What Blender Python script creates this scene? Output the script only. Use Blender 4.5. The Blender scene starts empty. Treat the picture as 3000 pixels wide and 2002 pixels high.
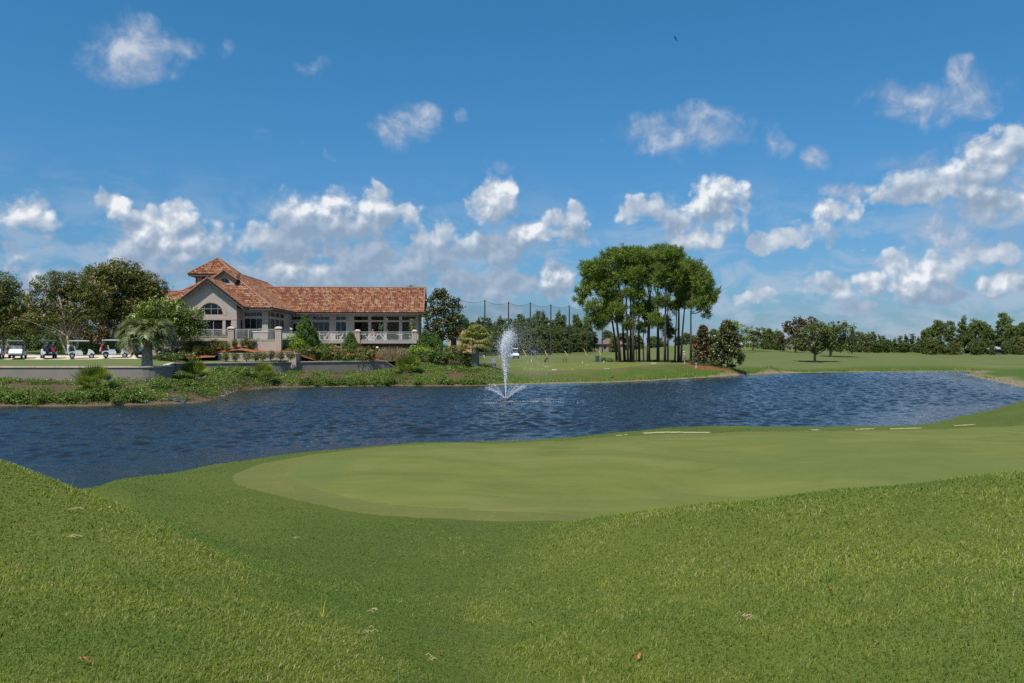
import bpy, math, random
import numpy as np
from mathutils import Vector, Matrix, noise as mnoise
PI = math.pi
S = bpy.context.scene
COL = S.collection
F = 2333.0; CX = 1500.0; HY = 1012.0; EYE = 4.0      # focal length in photo pixels, principal column, horizon row, eye height over the water
def ray(px, py, d):
    """world point seen at photo pixel (px,py) at forward distance d"""
    return ((px-CX)/F*d, d, EYE-(py-HY)/F*d)
def xat(px, d): return (px-CX)/F*d
def zat(py, d): return EYE-(py-HY)/F*d
def rng_of(seed): return np.random.default_rng(seed)

# ------------------------------------------------------------------ materials
def newmat(name):
    m = bpy.data.materials.new(name); m.use_nodes = True
    nt = m.node_tree; nt.nodes.clear()
    out = nt.nodes.new('ShaderNodeOutputMaterial')
    return m, nt, out
def nd(nt, typ, **kw):
    n = nt.nodes.new(typ)
    for k, v in kw.items():
        if k.startswith('i_'):
            key = k[2:]
            key = int(key) if key.isdigit() else key.replace('_', ' ')
            n.inputs[key].default_value = v
        else: setattr(n, k, v)
    return n
def lk(nt, a, b): nt.links.new(a, b)
def mth(nt, op, a, b=None, c=None, clamp=False):
    n = nt.nodes.new('ShaderNodeMath'); n.operation = op; n.use_clamp = clamp
    for i, v in enumerate((a, b, c)):
        if v is None: continue
        if isinstance(v, (int, float)): n.inputs[i].default_value = v
        else: nt.links.new(v, n.inputs[i])
    return n.outputs[0]
def vmt(nt, op, a, b=None, c=None):
    n = nt.nodes.new('ShaderNodeVectorMath'); n.operation = op
    for i, v in enumerate((a, b, c)):
        if v is None: continue
        if isinstance(v, (tuple, list)): n.inputs[i].default_value = v
        else: nt.links.new(v, n.inputs[i])
    return n.outputs['Value'] if op in ('DOT_PRODUCT', 'LENGTH') else n.outputs[0]
def mixc(nt, f, a, b, mode='MIX'):
    n = nt.nodes.new('ShaderNodeMix'); n.data_type = 'RGBA'; n.blend_type = mode
    for s, v in ((n.inputs[0], f), (n.inputs[6], a), (n.inputs[7], b)):
        if isinstance(v, (int, float)): s.default_value = v
        elif isinstance(v, (tuple, list)): s.default_value = (*v[:3], 1)
        else: nt.links.new(v, s)
    return n.outputs[2]
def ramp(nt, fac, stops, interp='LINEAR'):
    n = nt.nodes.new('ShaderNodeValToRGB'); n.color_ramp.interpolation = interp
    e = n.color_ramp.elements
    while len(e) < len(stops): e.new(0.5)
    for el, (p, c) in zip(e, stops):
        el.position = p; el.color = (*c, 1) if len(c) == 3 else c
    nt.links.new(fac, n.inputs[0]); return n.outputs[0]
def noise(nt, vec, scale, detail=3.0, rough=0.55, dist=0.0):
    n = nt.nodes.new('ShaderNodeTexNoise')
    n.inputs['Scale'].default_value = scale; n.inputs['Detail'].default_value = detail
    n.inputs['Roughness'].default_value = rough; n.inputs['Distortion'].default_value = dist
    if vec is not None: nt.links.new(vec, n.inputs['Vector'])
    return n.outputs['Fac']
def smooth(nt, v, lo, hi):
    n = nt.nodes.new('ShaderNodeMapRange'); n.interpolation_type = 'SMOOTHSTEP'
    nt.links.new(v, n.inputs[0])
    for k_, x_ in ((1, lo), (2, hi)):
        if isinstance(x_, (int, float)): n.inputs[k_].default_value = x_
        else: nt.links.new(x_, n.inputs[k_])
    return n.outputs[0]
def wpos(nt): return nd(nt, 'ShaderNodeNewGeometry').outputs['Position']
def plain(name, col, rough=0.6, metal=0.0, var=0.12, scale=3.0, bump=0.0, bscale=30.0, spec=0.5, dirt=None):
    """a surface with a little blotchy colour variation of its own and an optional fine bump"""
    m, nt, out = newmat(name)
    b = nd(nt, 'ShaderNodeBsdfPrincipled'); lk(nt, b.outputs[0], out.inputs[0])
    b.inputs['Roughness'].default_value = rough; b.inputs['Metallic'].default_value = metal
    b.inputs['Specular IOR Level'].default_value = spec
    tc = nd(nt, 'ShaderNodeTexCoord').outputs['Object']
    n = noise(nt, tc, scale, 5, .6)
    lo = tuple(c*(1-var) for c in col); hi = tuple(min(1, c*(1+var)) for c in col)
    c = ramp(nt, n, [(.3, lo), (.7, hi)])
    if dirt:
        n2 = noise(nt, tc, scale*.35, 6, .7, .4)
        c = mixc(nt, smooth(nt, n2, .52, .72), c, dirt)
    lk(nt, c, b.inputs['Base Color'])
    if bump:
        nb = noise(nt, tc, bscale, 3, .6)
        bp = nd(nt, 'ShaderNodeBump', i_Strength=bump, i_Distance=.02); lk(nt, nb, bp.inputs['Height']); lk(nt, bp.outputs[0], b.inputs['Normal'])
    return m
LEAFK = (1.45, 1.38, 1.0)
def leafmat(name, cols, rough=0.5, trans=0.35, big=0.25, bigscale=0.35, weights=None):
    """leaf: colour picked per leaf, whole sprays differ a little, some light passes through"""
    m, nt, out = newmat(name)
    g = nd(nt, 'ShaderNodeNewGeometry')
    cols = [(c_[0]*LEAFK[0], c_[1]*LEAFK[1], c_[2]*LEAFK[2]) for c_ in cols]; k = len(cols); pos = weights or [i/max(1, k-1) for i in range(k)]
    c = ramp(nt, g.outputs['Random Per Island'], list(zip(pos, cols)))
    oi = nd(nt, 'ShaderNodeTexCoord').outputs['Object']
    n = noise(nt, oi, bigscale, 3, .6)
    f = nd(nt, 'ShaderNodeMapRange'); lk(nt, n, f.inputs[0]); f.inputs[1].default_value = .3; f.inputs[2].default_value = .7
    f.inputs[3].default_value = 1-big; f.inputs[4].default_value = 1+big
    hs = nd(nt, 'ShaderNodeHueSaturation'); lk(nt, c, hs.inputs['Color']); lk(nt, f.outputs[0], hs.inputs['Value'])
    c = hs.outputs[0]
    b = nd(nt, 'ShaderNodeBsdfPrincipled', i_Roughness=rough); lk(nt, c, b.inputs['Base Color'])
    b.inputs['Specular IOR Level'].default_value = .35
    t = nd(nt, 'ShaderNodeBsdfTranslucent')
    tcol = mixc(nt, 1.0, c, (1.0, 1.25, .45), 'MULTIPLY'); lk(nt, tcol, t.inputs['Color'])
    mx = nd(nt, 'ShaderNodeMixShader', i_0=trans); lk(nt, b.outputs[0], mx.inputs[1]); lk(nt, t.outputs[0], mx.inputs[2])
    lk(nt, mx.outputs[0], out.inputs[0]); return m

# ------------------------------------------------------------------ mesh building
class MB:
    """collects vertices and faces of one mesh"""
    def __init__(s): s.V = []; s.F = []; s.n = 0; s.M = []
    def add(s, v, f, mi=0):
        v = np.asarray(v, float).reshape(-1, 3)
        if isinstance(f, np.ndarray): s.F.append(f.astype(np.int64)+s.n); s.M.append((len(f), mi))
        else:
            by = {}
            for q in f: by.setdefault(len(q), []).append(q)
            for k, a in by.items(): s.F.append(np.array(a, np.int64)+s.n); s.M.append((len(a), mi))
        s.V.append(v); s.n += len(v); return s
    def box(s, c, size, R=None, mi=0, taper=1.0):
        hx, hy, hz = [a/2 for a in size]
        v = np.array([(sx*hx*(taper if sz > 0 else 1), sy*hy*(taper if sz > 0 else 1), sz*hz) for sz in (-1, 1) for sy in (-1, 1) for sx in (-1, 1)])
        if R is not None: v = v@np.array(R.to_3x3()).T
        return s.add(v+np.array(c), [(0, 2, 3, 1), (4, 5, 7, 6), (0, 1, 5, 4), (2, 6, 7, 3), (0, 4, 6, 2), (1, 3, 7, 5)], mi)
    def bbox(s, lo, hi, mi=0):
        lo = np.array(lo); hi = np.array(hi); return s.box((lo+hi)/2, hi-lo, None, mi)
    def tube(s, pts, rad, n=8, mi=0, cap=True):
        pts = np.asarray(pts, float); k = len(pts)
        if np.isscalar(rad): rad = [rad]*k
        V = []; up = np.array((0, 0, 1.))
        for i in range(k):
            t = pts[min(i+1, k-1)]-pts[max(i-1, 0)]; t = t/(np.linalg.norm(t)+1e-9)
            a = np.cross(t, up if abs(t[2]) < .95 else np.array((1., 0, 0))); a /= np.linalg.norm(a)+1e-9
            b = np.cross(t, a)
            for j in range(n):
                w = 2*PI*j/n; V.append(pts[i]+rad[i]*(math.cos(w)*a+math.sin(w)*b))
        Fq = []
        for i in range(k-1):
            for j in range(n):
                j2 = (j+1) % n; Fq.append((i*n+j, i*n+j2, (i+1)*n+j2, (i+1)*n+j))
        if cap: Fq.append(tuple(range(n))[::-1]); Fq.append(tuple((k-1)*n+j for j in range(n)))
        return s.add(V, Fq, mi)
    def lathe(s, prof, n=16, c=(0, 0, 0), R=None, mi=0):
        V = []
        for r, z in prof:
            for j in range(n): V.append((r*math.cos(2*PI*j/n), r*math.sin(2*PI*j/n), z))
        k = len(prof); Fq = []
        for i in range(k-1):
            for j in range(n):
                j2 = (j+1) % n; Fq.append((i*n+j, i*n+j2, (i+1)*n+j2, (i+1)*n+j))
        Fq.append(tuple(range(n))[::-1]); Fq.append(tuple((k-1)*n+j for j in range(n)))
        V = np.array(V)
        if R is not None: V = V@np.array(R.to_3x3()).T
        return s.add(V+np.array(c), Fq, mi)
    def ell(s, c, r, n=12, m=8, R=None, mi=0):
        prof = [(max(1e-4, math.sin(PI*i/m)), -math.cos(PI*i/m)) for i in range(m+1)]
        V = []
        for a, z in prof:
            for j in range(n): V.append((a*math.cos(2*PI*j/n), a*math.sin(2*PI*j/n), z))
        Fq = [(i*n+j, i*n+(j+1) % n, (i+1)*n+(j+1) % n, (i+1)*n+j) for i in range(m) for j in range(n)]
        V = np.array(V)*np.array(r)
        if R is not None: V = V@np.array(R.to_3x3()).T
        return s.add(V+np.array(c), Fq, mi)
    def prism(s, poly, axis, a, b, mi=0):
        """2-D outline pushed along an axis from a to b; outline coordinates are the two other axes in order"""
        n = len(poly); V = []
        for t in (a, b):
            for p in poly:
                q = list(p); q.insert(axis, t); V.append(q)
        Fq = [tuple(range(n)), tuple(range(n, 2*n))[::-1]]+[(i, i+n, (i+1) % n+n, (i+1) % n) for i in range(n)]
        return s.add(V, Fq, mi)
    def quad(s, *p, mi=0): return s.add(p, [tuple(range(len(p)))], mi)
    def arrays(s): return np.concatenate(s.V), s.F
    def build(s, name, mat, parent=None, smooth=False, loc=None):
        me = bpy.data.meshes.new(name)
        V = np.concatenate(s.V).astype(np.float32)
        me.vertices.add(len(V)); me.vertices.foreach_set('co', V.ravel())
        sizes = np.concatenate([np.full(len(f), f.shape[1]) for f in s.F]); idx = np.concatenate([f.ravel() for f in s.F])
        me.loops.add(len(idx)); me.loops.foreach_set('vertex_index', idx.astype(np.int32))
        me.polygons.add(len(sizes)); st = np.concatenate([[0], np.cumsum(sizes)[:-1]])
        me.polygons.foreach_set('loop_start', st.astype(np.int32))
        try: me.polygons.foreach_set('loop_total', sizes.astype(np.int32))
        except Exception: pass
        mats = mat if isinstance(mat, (list, tuple)) else [mat]
        for m in mats: me.materials.append(m)
        if len(mats) > 1:
            me.polygons.foreach_set('material_index', np.concatenate([np.full(k, mi) for k, mi in s.M]).astype(np.int32))
        me.polygons.foreach_set('use_smooth', np.full(len(sizes), bool(smooth)))
        me.update(calc_edges=True); me.validate()
        o = bpy.data.objects.new(name, me); COL.objects.link(o)
        if parent is not None: o.parent = parent
        if loc is not None: o.location = loc
        return o
def tag(o, label=None, cat=None, group=None, kind=None):
    if label: o['label'] = label
    if cat: o['category'] = cat
    if group: o['group'] = group
    if kind: o['kind'] = kind
    return o
def thing(name, label, cat, loc=(0, 0, 0), rz=0.0, group=None):
    o = bpy.data.objects.new(name, None); COL.objects.link(o)
    o.location = loc; o.rotation_euler = (0, 0, rz); o.empty_display_size = .2
    return tag(o, label, cat, group)
def copy_thing(src, loc, rz=None, label=None, group=None, scale=None):
    """copies a thing with its parts and sub-parts; mesh data is shared"""
    r = src.copy(); COL.objects.link(r); r.location = loc
    if rz is not None: r.rotation_euler = (0, 0, rz)
    if scale is not None: r.scale = scale if hasattr(scale, '__len__') else (scale,)*3
    if label: r['label'] = label
    if group: r['group'] = group
    for ch in list(src.children):
        c = ch.copy(); COL.objects.link(c); c.parent = r
        for g in list(ch.children):
            d = g.copy(); COL.objects.link(d); d.parent = c
    return r

# ------------------------------------------------------------------ camera, sun, render settings
cam = bpy.data.cameras.new('camera'); camo = bpy.data.objects.new('camera', cam); COL.objects.link(camo)
camo.location = (0, 0, EYE); camo.rotation_euler = (PI/2, 0, 0)
cam.sensor_width = 36; cam.lens = 36*F/3000; cam.shift_y = (HY-1001)/3000; cam.clip_end = 6000; cam.clip_start = .1
S.camera = camo
SUN = Vector((-.28, -.42, .87)).normalized()
sl = bpy.data.lights.new('sun', 'SUN'); slo = bpy.data.objects.new('sun', sl); COL.objects.link(slo)
sl.energy = 4.7; sl.angle = math.radians(.53); sl.color = (1, .965, .90)
slo.rotation_euler = SUN.to_track_quat('Z', 'Y').to_euler(); slo.location = (-30, -30, 90)
S.view_settings.view_transform = 'Standard'; S.view_settings.look = 'None'; S.view_settings.gamma = 1; S.view_settings.exposure = .25
S.render.engine = 'CYCLES'
S.cycles.use_denoising = False
S.cycles.max_bounces = 6; S.cycles.diffuse_bounces = 3; S.cycles.glossy_bounces = 3; S.cycles.transmission_bounces = 4; S.cycles.transparent_max_bounces = 6
S.cycles.caustics_reflective = False; S.cycles.caustics_refractive = False
S.cycles.sample_clamp_indirect = 6

# ------------------------------------------------------------------ sky with cumulus
W = bpy.data.worlds.new('World'); S.world = W; W.use_nodes = True
nt = W.node_tree; nt.nodes.clear()
wout = nd(nt, 'ShaderNodeOutputWorld'); bg = nd(nt, 'ShaderNodeBackground'); lk(nt, bg.outputs[0], wout.inputs[0])
sky = nd(nt, 'ShaderNodeTexSky'); sky.sky_type = 'NISHITA'; sky.sun_disc = False
sky.sun_elevation = math.asin(SUN.z); sky.sun_rotation = math.atan2(SUN.x, SUN.y)
sky.air_density = 1.0; sky.dust_density = .6; sky.ozone_density = 2.6; sky.altitude = 0
SKYK = .0714
bg.inputs[1].default_value = SKYK
tcw = nd(nt, 'ShaderNodeTexCoord').outputs['Generated']
sx = nd(nt, 'ShaderNodeSeparateXYZ'); lk(nt, tcw, sx.inputs[0])
az = mth(nt, 'ARCTAN2', sx.outputs[0], sx.outputs[1])
el = mth(nt, 'ARCSINE', sx.outputs[2])
cb = nd(nt, 'ShaderNodeCombineXYZ'); lk(nt, az, cb.inputs[0]); lk(nt, el, cb.inputs[1]); P0 = cb.outputs[0]
FS = 1827.5
def sph(x, y):                       # where in the sky (azimuth, elevation) a cloud stands
    a = math.atan((x-1175)/FS); return a, math.atan((793-y)/math.hypot(FS, x-1175))
HARD = [(60,492,95,34),(262,477,42,32),(390,545,120,56),(420,487,42,36),(470,568,75,38),(330,580,90,30),(120,545,55,18,.2),(100,580,36,12,.2),
 (800,520,135,62),(775,468,68,32),(685,500,72,54),(868,495,58,48),(750,575,185,38),(925,487,18,24),(640,545,80,40),
 (1140,470,42,52),(1165,432,28,28),(1105,478,28,40),(1130,565,150,48),(1290,535,58,42),(1318,495,22,26),(1040,585,130,42),(1205,530,70,22),
 (670,612,100,34),(800,645,170,40),(960,640,120,44),(1110,655,190,36),(1270,640,55,38),(1240,668,60,30),(880,600,150,40),(1000,540,60,26),
 (1635,478,66,66),(1590,548,66,32),(1665,430,42,30),(1560,505,50,34),(1500,482,64,34),
 (1750,562,40,22),(1812,550,46,22),(1872,530,46,28),(1922,490,46,30),(1905,545,30,26),
 (2080,645,105,48),(2050,625,50,38),(2150,625,60,38),(2228,588,58,34),(2290,652,85,28),(1905,660,66,28),(2150,412,140,42),(2255,362,100,46),(2322,314,52,36),(2295,470,105,36),(2085,447,70,24),(1730,682,42,20),(2340,590,40,30),(2170,680,140,22),
 (1880,605,40,14,.0),(1960,575,40,14,.0),(100,660,60,40),(20,600,40,30),(30,560,30,16),(420,625,130,30),(520,600,60,40),(600,560,70,30,.6),(560,640,120,26,.6),(1000,690,220,26,.5),(480,680,160,26,.5),(1180,700,120,24,.5),(2000,700,120,20,.4)]
SOFT = [(300,122,104,64),(345,172,52,26),(400,110,60,22),(515,118,26,22,.35),(925,292,58,44),(970,262,34,24),(880,300,40,18),(1570,306,128,38),(1500,300,56,32),(1640,318,66,28),
 (1590,262,80,22),(1785,322,32,38,.55),(1874,362,34,24,.6),(2140,222,130,44),(2235,228,56,28),(2200,165,34,24),(2060,215,50,34),
 (2150,400,150,50,.6),(2255,350,105,50,.6),(2325,308,56,40,.5),(2080,440,80,28),(2300,470,120,42),(2340,420,60,50),(2190,530,120,40),(2330,545,70,40),(1960,430,50,14),(600,330,50,26,.0),(735,165,50,30,.0),(1130,365,60,20,.0),(760,350,110,20,-.1),(1050,270,30,20,.0)]
def chain(P, blobs, k):
    prev = None
    for (x, y, rx, ry, *w) in blobs:
        a, e = sph(x, y); ra = rx*1.16/FS*math.cos(a)**2; re = ry*1.16/FS*math.cos(a)
        q = vmt(nt, 'MULTIPLY_ADD', P, (1/ra, 1/re, 0), (-a/ra, -e/re, 0))
        d = mth(nt, 'SUBTRACT', w[0] if w else 1.0, vmt(nt, 'DOT_PRODUCT', q, q))
        if prev is None: prev = d
        else:
            n = nt.nodes.new('ShaderNodeMath'); n.operation = 'SMOOTH_MAX'; n.inputs[2].default_value = k
            nt.links.new(prev, n.inputs[0]); nt.links.new(d, n.inputs[1]); prev = n.outputs[0]
    return mth(nt, 'MAXIMUM', prev, -2.4)
def fbm(P, scale, detail=7, rough=.58, dist=.25):
    n = nd(nt, 'ShaderNodeTexNoise', noise_dimensions='2D'); n.inputs['Scale'].default_value = scale; n.inputs['Detail'].default_value = detail; n.inputs['Roughness'].default_value = rough; n.inputs['Distortion'].default_value = dist; lk(nt, P, n.inputs['Vector']); return n.outputs['Fac']
def puffs(P, scale):
    v = nd(nt, 'ShaderNodeTexVoronoi', voronoi_dimensions='2D', feature='SMOOTH_F1'); v.inputs['Scale'].default_value = scale; v.inputs['Detail'].default_value = 2.0; v.inputs['Roughness'].default_value = .55; v.inputs['Smoothness'].default_value = .35; lk(nt, P, v.inputs['Vector']); return v.outputs['Distance']
warp = nd(nt, 'ShaderNodeTexNoise', noise_dimensions='2D'); warp.inputs['Scale'].default_value = 30; warp.inputs['Detail'].default_value = 4; lk(nt, P0, warp.inputs['Vector'])
WV = vmt(nt, 'MULTIPLY', vmt(nt, 'SUBTRACT', warp.outputs['Color'], (.5, .5, .5)), (.034, .026, 0))
def grain(P):
    n = fbm(P, 26, 7, .6, .3); v = puffs(P, 29)
    return mth(nt, 'ADD', mth(nt, 'MULTIPLY_ADD', n, 2.4, -1.2), mth(nt, 'MULTIPLY_ADD', v, -1.25, 1.02))
PM = vmt(nt, 'ADD', P0, WV)
M0 = chain(PM, HARD, .22); M2 = chain(vmt(nt, 'ADD', PM, (-.010, .026, 0)), HARD, .22)
N0 = grain(P0); N1 = grain(vmt(nt, 'ADD', P0, (-.005, .009, 0)))
D0 = mth(nt, 'ADD', M0, N0)
BRIGHT = [(425,490,40,45),(395,545,95,40),(790,475,80,40),(1150,455,45,60),(1640,480,70,70),(1590,545,65,30),(2070,640,75,42),(2290,650,70,25),(690,612,60,26),(1275,632,40,26),(265,468,30,22),(700,470,45,28),(1215,535,36,20),(60,482,60,18),(1900,490,40,25),(2250,375,80,26),(2180,445,80,16),(2290,455,70,20)]
B = smooth(nt, chain(P0, BRIGHT, .3), -.9, .9)
soft = smooth(nt, noise(nt, P0, 9, 2), .35, .65)                    # some edges are crisp, some are wispy
base = smooth(nt, mth(nt, 'SUBTRACT', M2, M0), -.1, .9)              # little cloud lies sunwards of the tops, much of the undersides
aH = smooth(nt, mth(nt, 'SUBTRACT', D0, mth(nt, 'MULTIPLY', base, .10)), -.30, mth(nt, 'MULTIPLY_ADD', soft, .60, .50))
aH = mth(nt, 'POWER', aH, mth(nt, 'SUBTRACT', 1.75, mth(nt, 'MULTIPLY', B, .9)))
aH = mth(nt, 'MULTIPLY', aH, mth(nt, 'MULTIPLY_ADD', B, .10, .90))
dN = smooth(nt, mth(nt, 'SUBTRACT', N0, N1), -.95, 1.15)
cover = smooth(nt, M2, -.55, .75)                                    # how much cloud stands between here and the sun
lum = mth(nt, 'MULTIPLY_ADD', dN, .40, mth(nt, 'MULTIPLY_ADD', cover, -.34, .36))
lum = mth(nt, 'ADD', lum, mth(nt, 'MULTIPLY', B, mth(nt, 'MULTIPLY_ADD', dN, .30, .06)))
K = 1/(SKYK*1.19)
ccH = ramp(nt, lum, [(.12, (.27, .37, .50)), (.38, (.385, .475, .60)), (.62, (.56, .63, .72)), (.86, (.86, .89, .93))])
# thin, hazy clouds high up
M2 = chain(vmt(nt, 'MULTIPLY_ADD', vmt(nt, 'SUBTRACT', nd(nt, 'ShaderNodeTexNoise', i_Scale=16.0, i_Detail=4.0).outputs['Color'], (.5, .5, .5)), (.05, .045, 0), P0), SOFT, .3)
nS = fbm(P0, 20, 6, .55, .5); nS2 = fbm(P0, 60, 5, .55)
DS = mth(nt, 'ADD', M2, mth(nt, 'ADD', mth(nt, 'MULTIPLY_ADD', nS, 3.0, -1.5), mth(nt, 'MULTIPLY_ADD', nS2, 1.0, -.5)))
aS = mth(nt, 'MULTIPLY', smooth(nt, DS, -.45, 1.75), .86)
nS3 = fbm(vmt(nt, 'ADD', P0, (-.008, .014, 0)), 20, 6, .55, .5)
ccS = ramp(nt, mth(nt, 'MULTIPLY_ADD', mth(nt, 'ADD', mth(nt, 'SUBTRACT', nS, nS3), mth(nt, 'MULTIPLY_ADD', nS2, .5, -.25)), 1.7, mth(nt, 'MULTIPLY_ADD', smooth(nt, DS, .2, 2.6), .38, .26)), [(.15, (.30, .40, .56)), (.5, (.43, .50, .63)), (.95, (.62, .67, .76))])
# faint broken veil near the horizon, and scattered cumulus in the rest of the sky
veil = mth(nt, 'MULTIPLY', smooth(nt, fbm(vmt(nt, 'MULTIPLY', P0, (1, 2.2, 1)), 15, 8, .6, .3), .40, .68), smooth(nt, el, .23, .06))
aV = mth(nt, 'MULTIPLY', veil, .62)
rear = mth(nt, 'MULTIPLY', smooth(nt, fbm(tcw, 3.2, 7, .58, .2), .54, .68), smooth(nt, mth(nt, 'ABSOLUTE', az), .75, 1.0))
rear = mth(nt, 'MULTIPLY', rear, smooth(nt, el, .02, .10))
hs = nd(nt, 'ShaderNodeHueSaturation', i_Saturation=1.0); lk(nt, sky.outputs[0], hs.inputs['Color'])
tint = ramp(nt, mth(nt, 'MULTIPLY', el, 2.0), [(0, (.30, .44, .66)), (.07, (.245, .38, .56)), (.28, (.25, .458, .605)), (.474, (.225, .51, .668)), (.794, (.198, .567, .707))])
grade = mixc(nt, 1.0, hs.outputs[0], mixc(nt, 1.0, tint, (2, 2, 2), 'MULTIPLY'), 'MULTIPLY')
def scl(c): return mixc(nt, 1.0, c, (K, K, K), 'MULTIPLY')
bgc = mixc(nt, aV, grade, scl(nd(nt, 'ShaderNodeRGB').outputs[0]))
for n in nt.nodes:
    if n.type == 'RGB': n.outputs[0].default_value = (.44, .53, .66, 1)
bgc = mixc(nt, mth(nt, 'MULTIPLY', rear, .8), bgc, scl(mixc(nt, 0.0, (.72, .78, .87), (1, 1, 1))))
bgc = mixc(nt, aS, bgc, scl(ccS))
bgc = mixc(nt, aH, bgc, scl(ccH))
lk(nt, bgc, bg.inputs[0])
W.cycles.sampling_method = 'MANUAL'; W.cycles.sample_map_resolution = 512
# ------------------------------------------------------------------ the lie of the land
def tps_fit(ctrl, k=2.5, lam=1e-4):
    C = np.array([((px-CX)/F, d, (z if z is not None else EYE-(py-HY)/F*d)) for (px, py, d, z) in ctrl])
    A = np.arctan(C[:, 0])*k; L = np.log(C[:, 1]*np.hypot(1, C[:, 0])); X = np.c_[A, L]
    n = len(X); D2 = ((X[:, None]-X[None])**2).sum(-1); Kk = .5*D2*np.log(D2+1e-12)
    M = np.zeros((n+3, n+3)); M[:n, :n] = Kk+lam*np.eye(n); M[:n, n] = 1; M[:n, n+1:] = X; M[n, :n] = 1; M[n+1:, :n] = X.T
    w = np.linalg.solve(M, np.r_[C[:, 2], 0, 0, 0]); return X, w, k
def tps_eval(fit, x, y):
    X, w, k = fit; x = np.atleast_1d(np.asarray(x, float)); y = np.atleast_1d(np.asarray(y, float))
    a = np.clip(np.arctan2(x, y), -.95, .95)*k; l = np.log(np.clip(np.hypot(x, y), 2.2, 420)); out = np.empty(len(a))
    for s in range(0, len(a), 20000):
        q = np.c_[a[s:s+20000], l[s:s+20000]]; D2 = ((q[:, None]-X[None])**2).sum(-1)
        out[s:s+20000] = (.5*D2*np.log(D2+1e-12))@w[:-3]+w[-3]+q@w[-2:]
    return out
def c3(*a): return [(p[0], p[1], p[2], p[3] if len(p) > 3 else None) for p in a]
NEAR = c3((1450,2002,4.75),(1430,1850,6.1),(1420,1740,7.7),(1370,1640,9.7),(1290,1570,11.6),(1250,1545,12.6),
 (0,2002,3.3),(300,2002,3.4),(700,2002,3.8),(1050,2002,4.3),(0,1750,4.8),(300,1800,4.65),(600,1800,5.0),(0,1550,7.1),(300,1600,6.8),(600,1690,6.2),(900,1800,5.75),(1150,1850,5.7),
 (0,1366,10.6),(100,1393,10.2),(200,1424,9.8),(350,1480,9.0),(480,1540,8.3),(600,1600,7.7),(700,1652,7.15),(830,1725,6.5),(960,1795,5.95),
 (0,0,14,1.10),(0,0,19,.2),(200,0,12.5,1.25),(200,0,17,.45),(380,1462,13.4),(480,1505,12.2),(600,1560,11.0),(750,1600,10.2),(950,1660,9.0),(820,1660,8.9),(700,1610,9.6),
 (480,1440,15.6),(480,1392,20),(396,1386,21),(300,1422,17.0),(211,1418,20.0),(250,1442,14.8),(640,1480,13.6),(850,1530,12.4),(1000,1600,10.8),(1100,1690,8.8),
 (675,1395,18.6),(1500,1523,13.7),(1277,1300,24.2),(2000,1272,26.9),(2600,1262,28),(3000,1252,29),(1800,1370,19.6),(2500,1400,18.1),(3000,1380,19.1),(1000,1475,15.2),(1250,1516,13.9),(1000,1330,22),(1400,1400,18),
 (638,1349,23.0),(894,1321,24.6),(1085,1305,25.4),(1404,1292,26.2),(1774,1265,28.9),(1889,1247,30.6),(2170,1245,31.0),(2553,1241,32.5),(2655,1232,34.2),(2719,1213,37),(2809,1181,41),(2872,1164,44),(3000,1155,46),(2900,1200,37.5),(3000,1215,34.0),(2800,1225,33.5),
 (1700,2002,4.45),(2000,2002,4.1),(2300,2002,3.8),(3000,2002,3.3),(3000,1750,4.6),(2300,1800,4.85),(1900,1800,5.6),(1600,1800,6.4),(3000,1550,6.9),(2600,1600,6.6),(2200,1650,6.7),(1800,1700,7.5),(1500,1640,9.6),
 (3000,1396,10.4),(2700,1424,10.4),(2400,1451,10.4),(2100,1479,10.6),(1900,1499,10.8),(1750,1515,11.2),(1620,1542,11.6),(3000,0,13.6,.98),(2400,0,13.4,.97),(2100,0,13.2,.97),(1800,0,13.1,.98),(3300,0,14,1.0),
 (-1200,0,5,2.4),(-900,0,10,2.5),(-900,0,16,.8),(4200,0,5,2.4),(4200,0,10,2.5),(4200,0,16,1.2),(4200,0,40,1.5))
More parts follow.
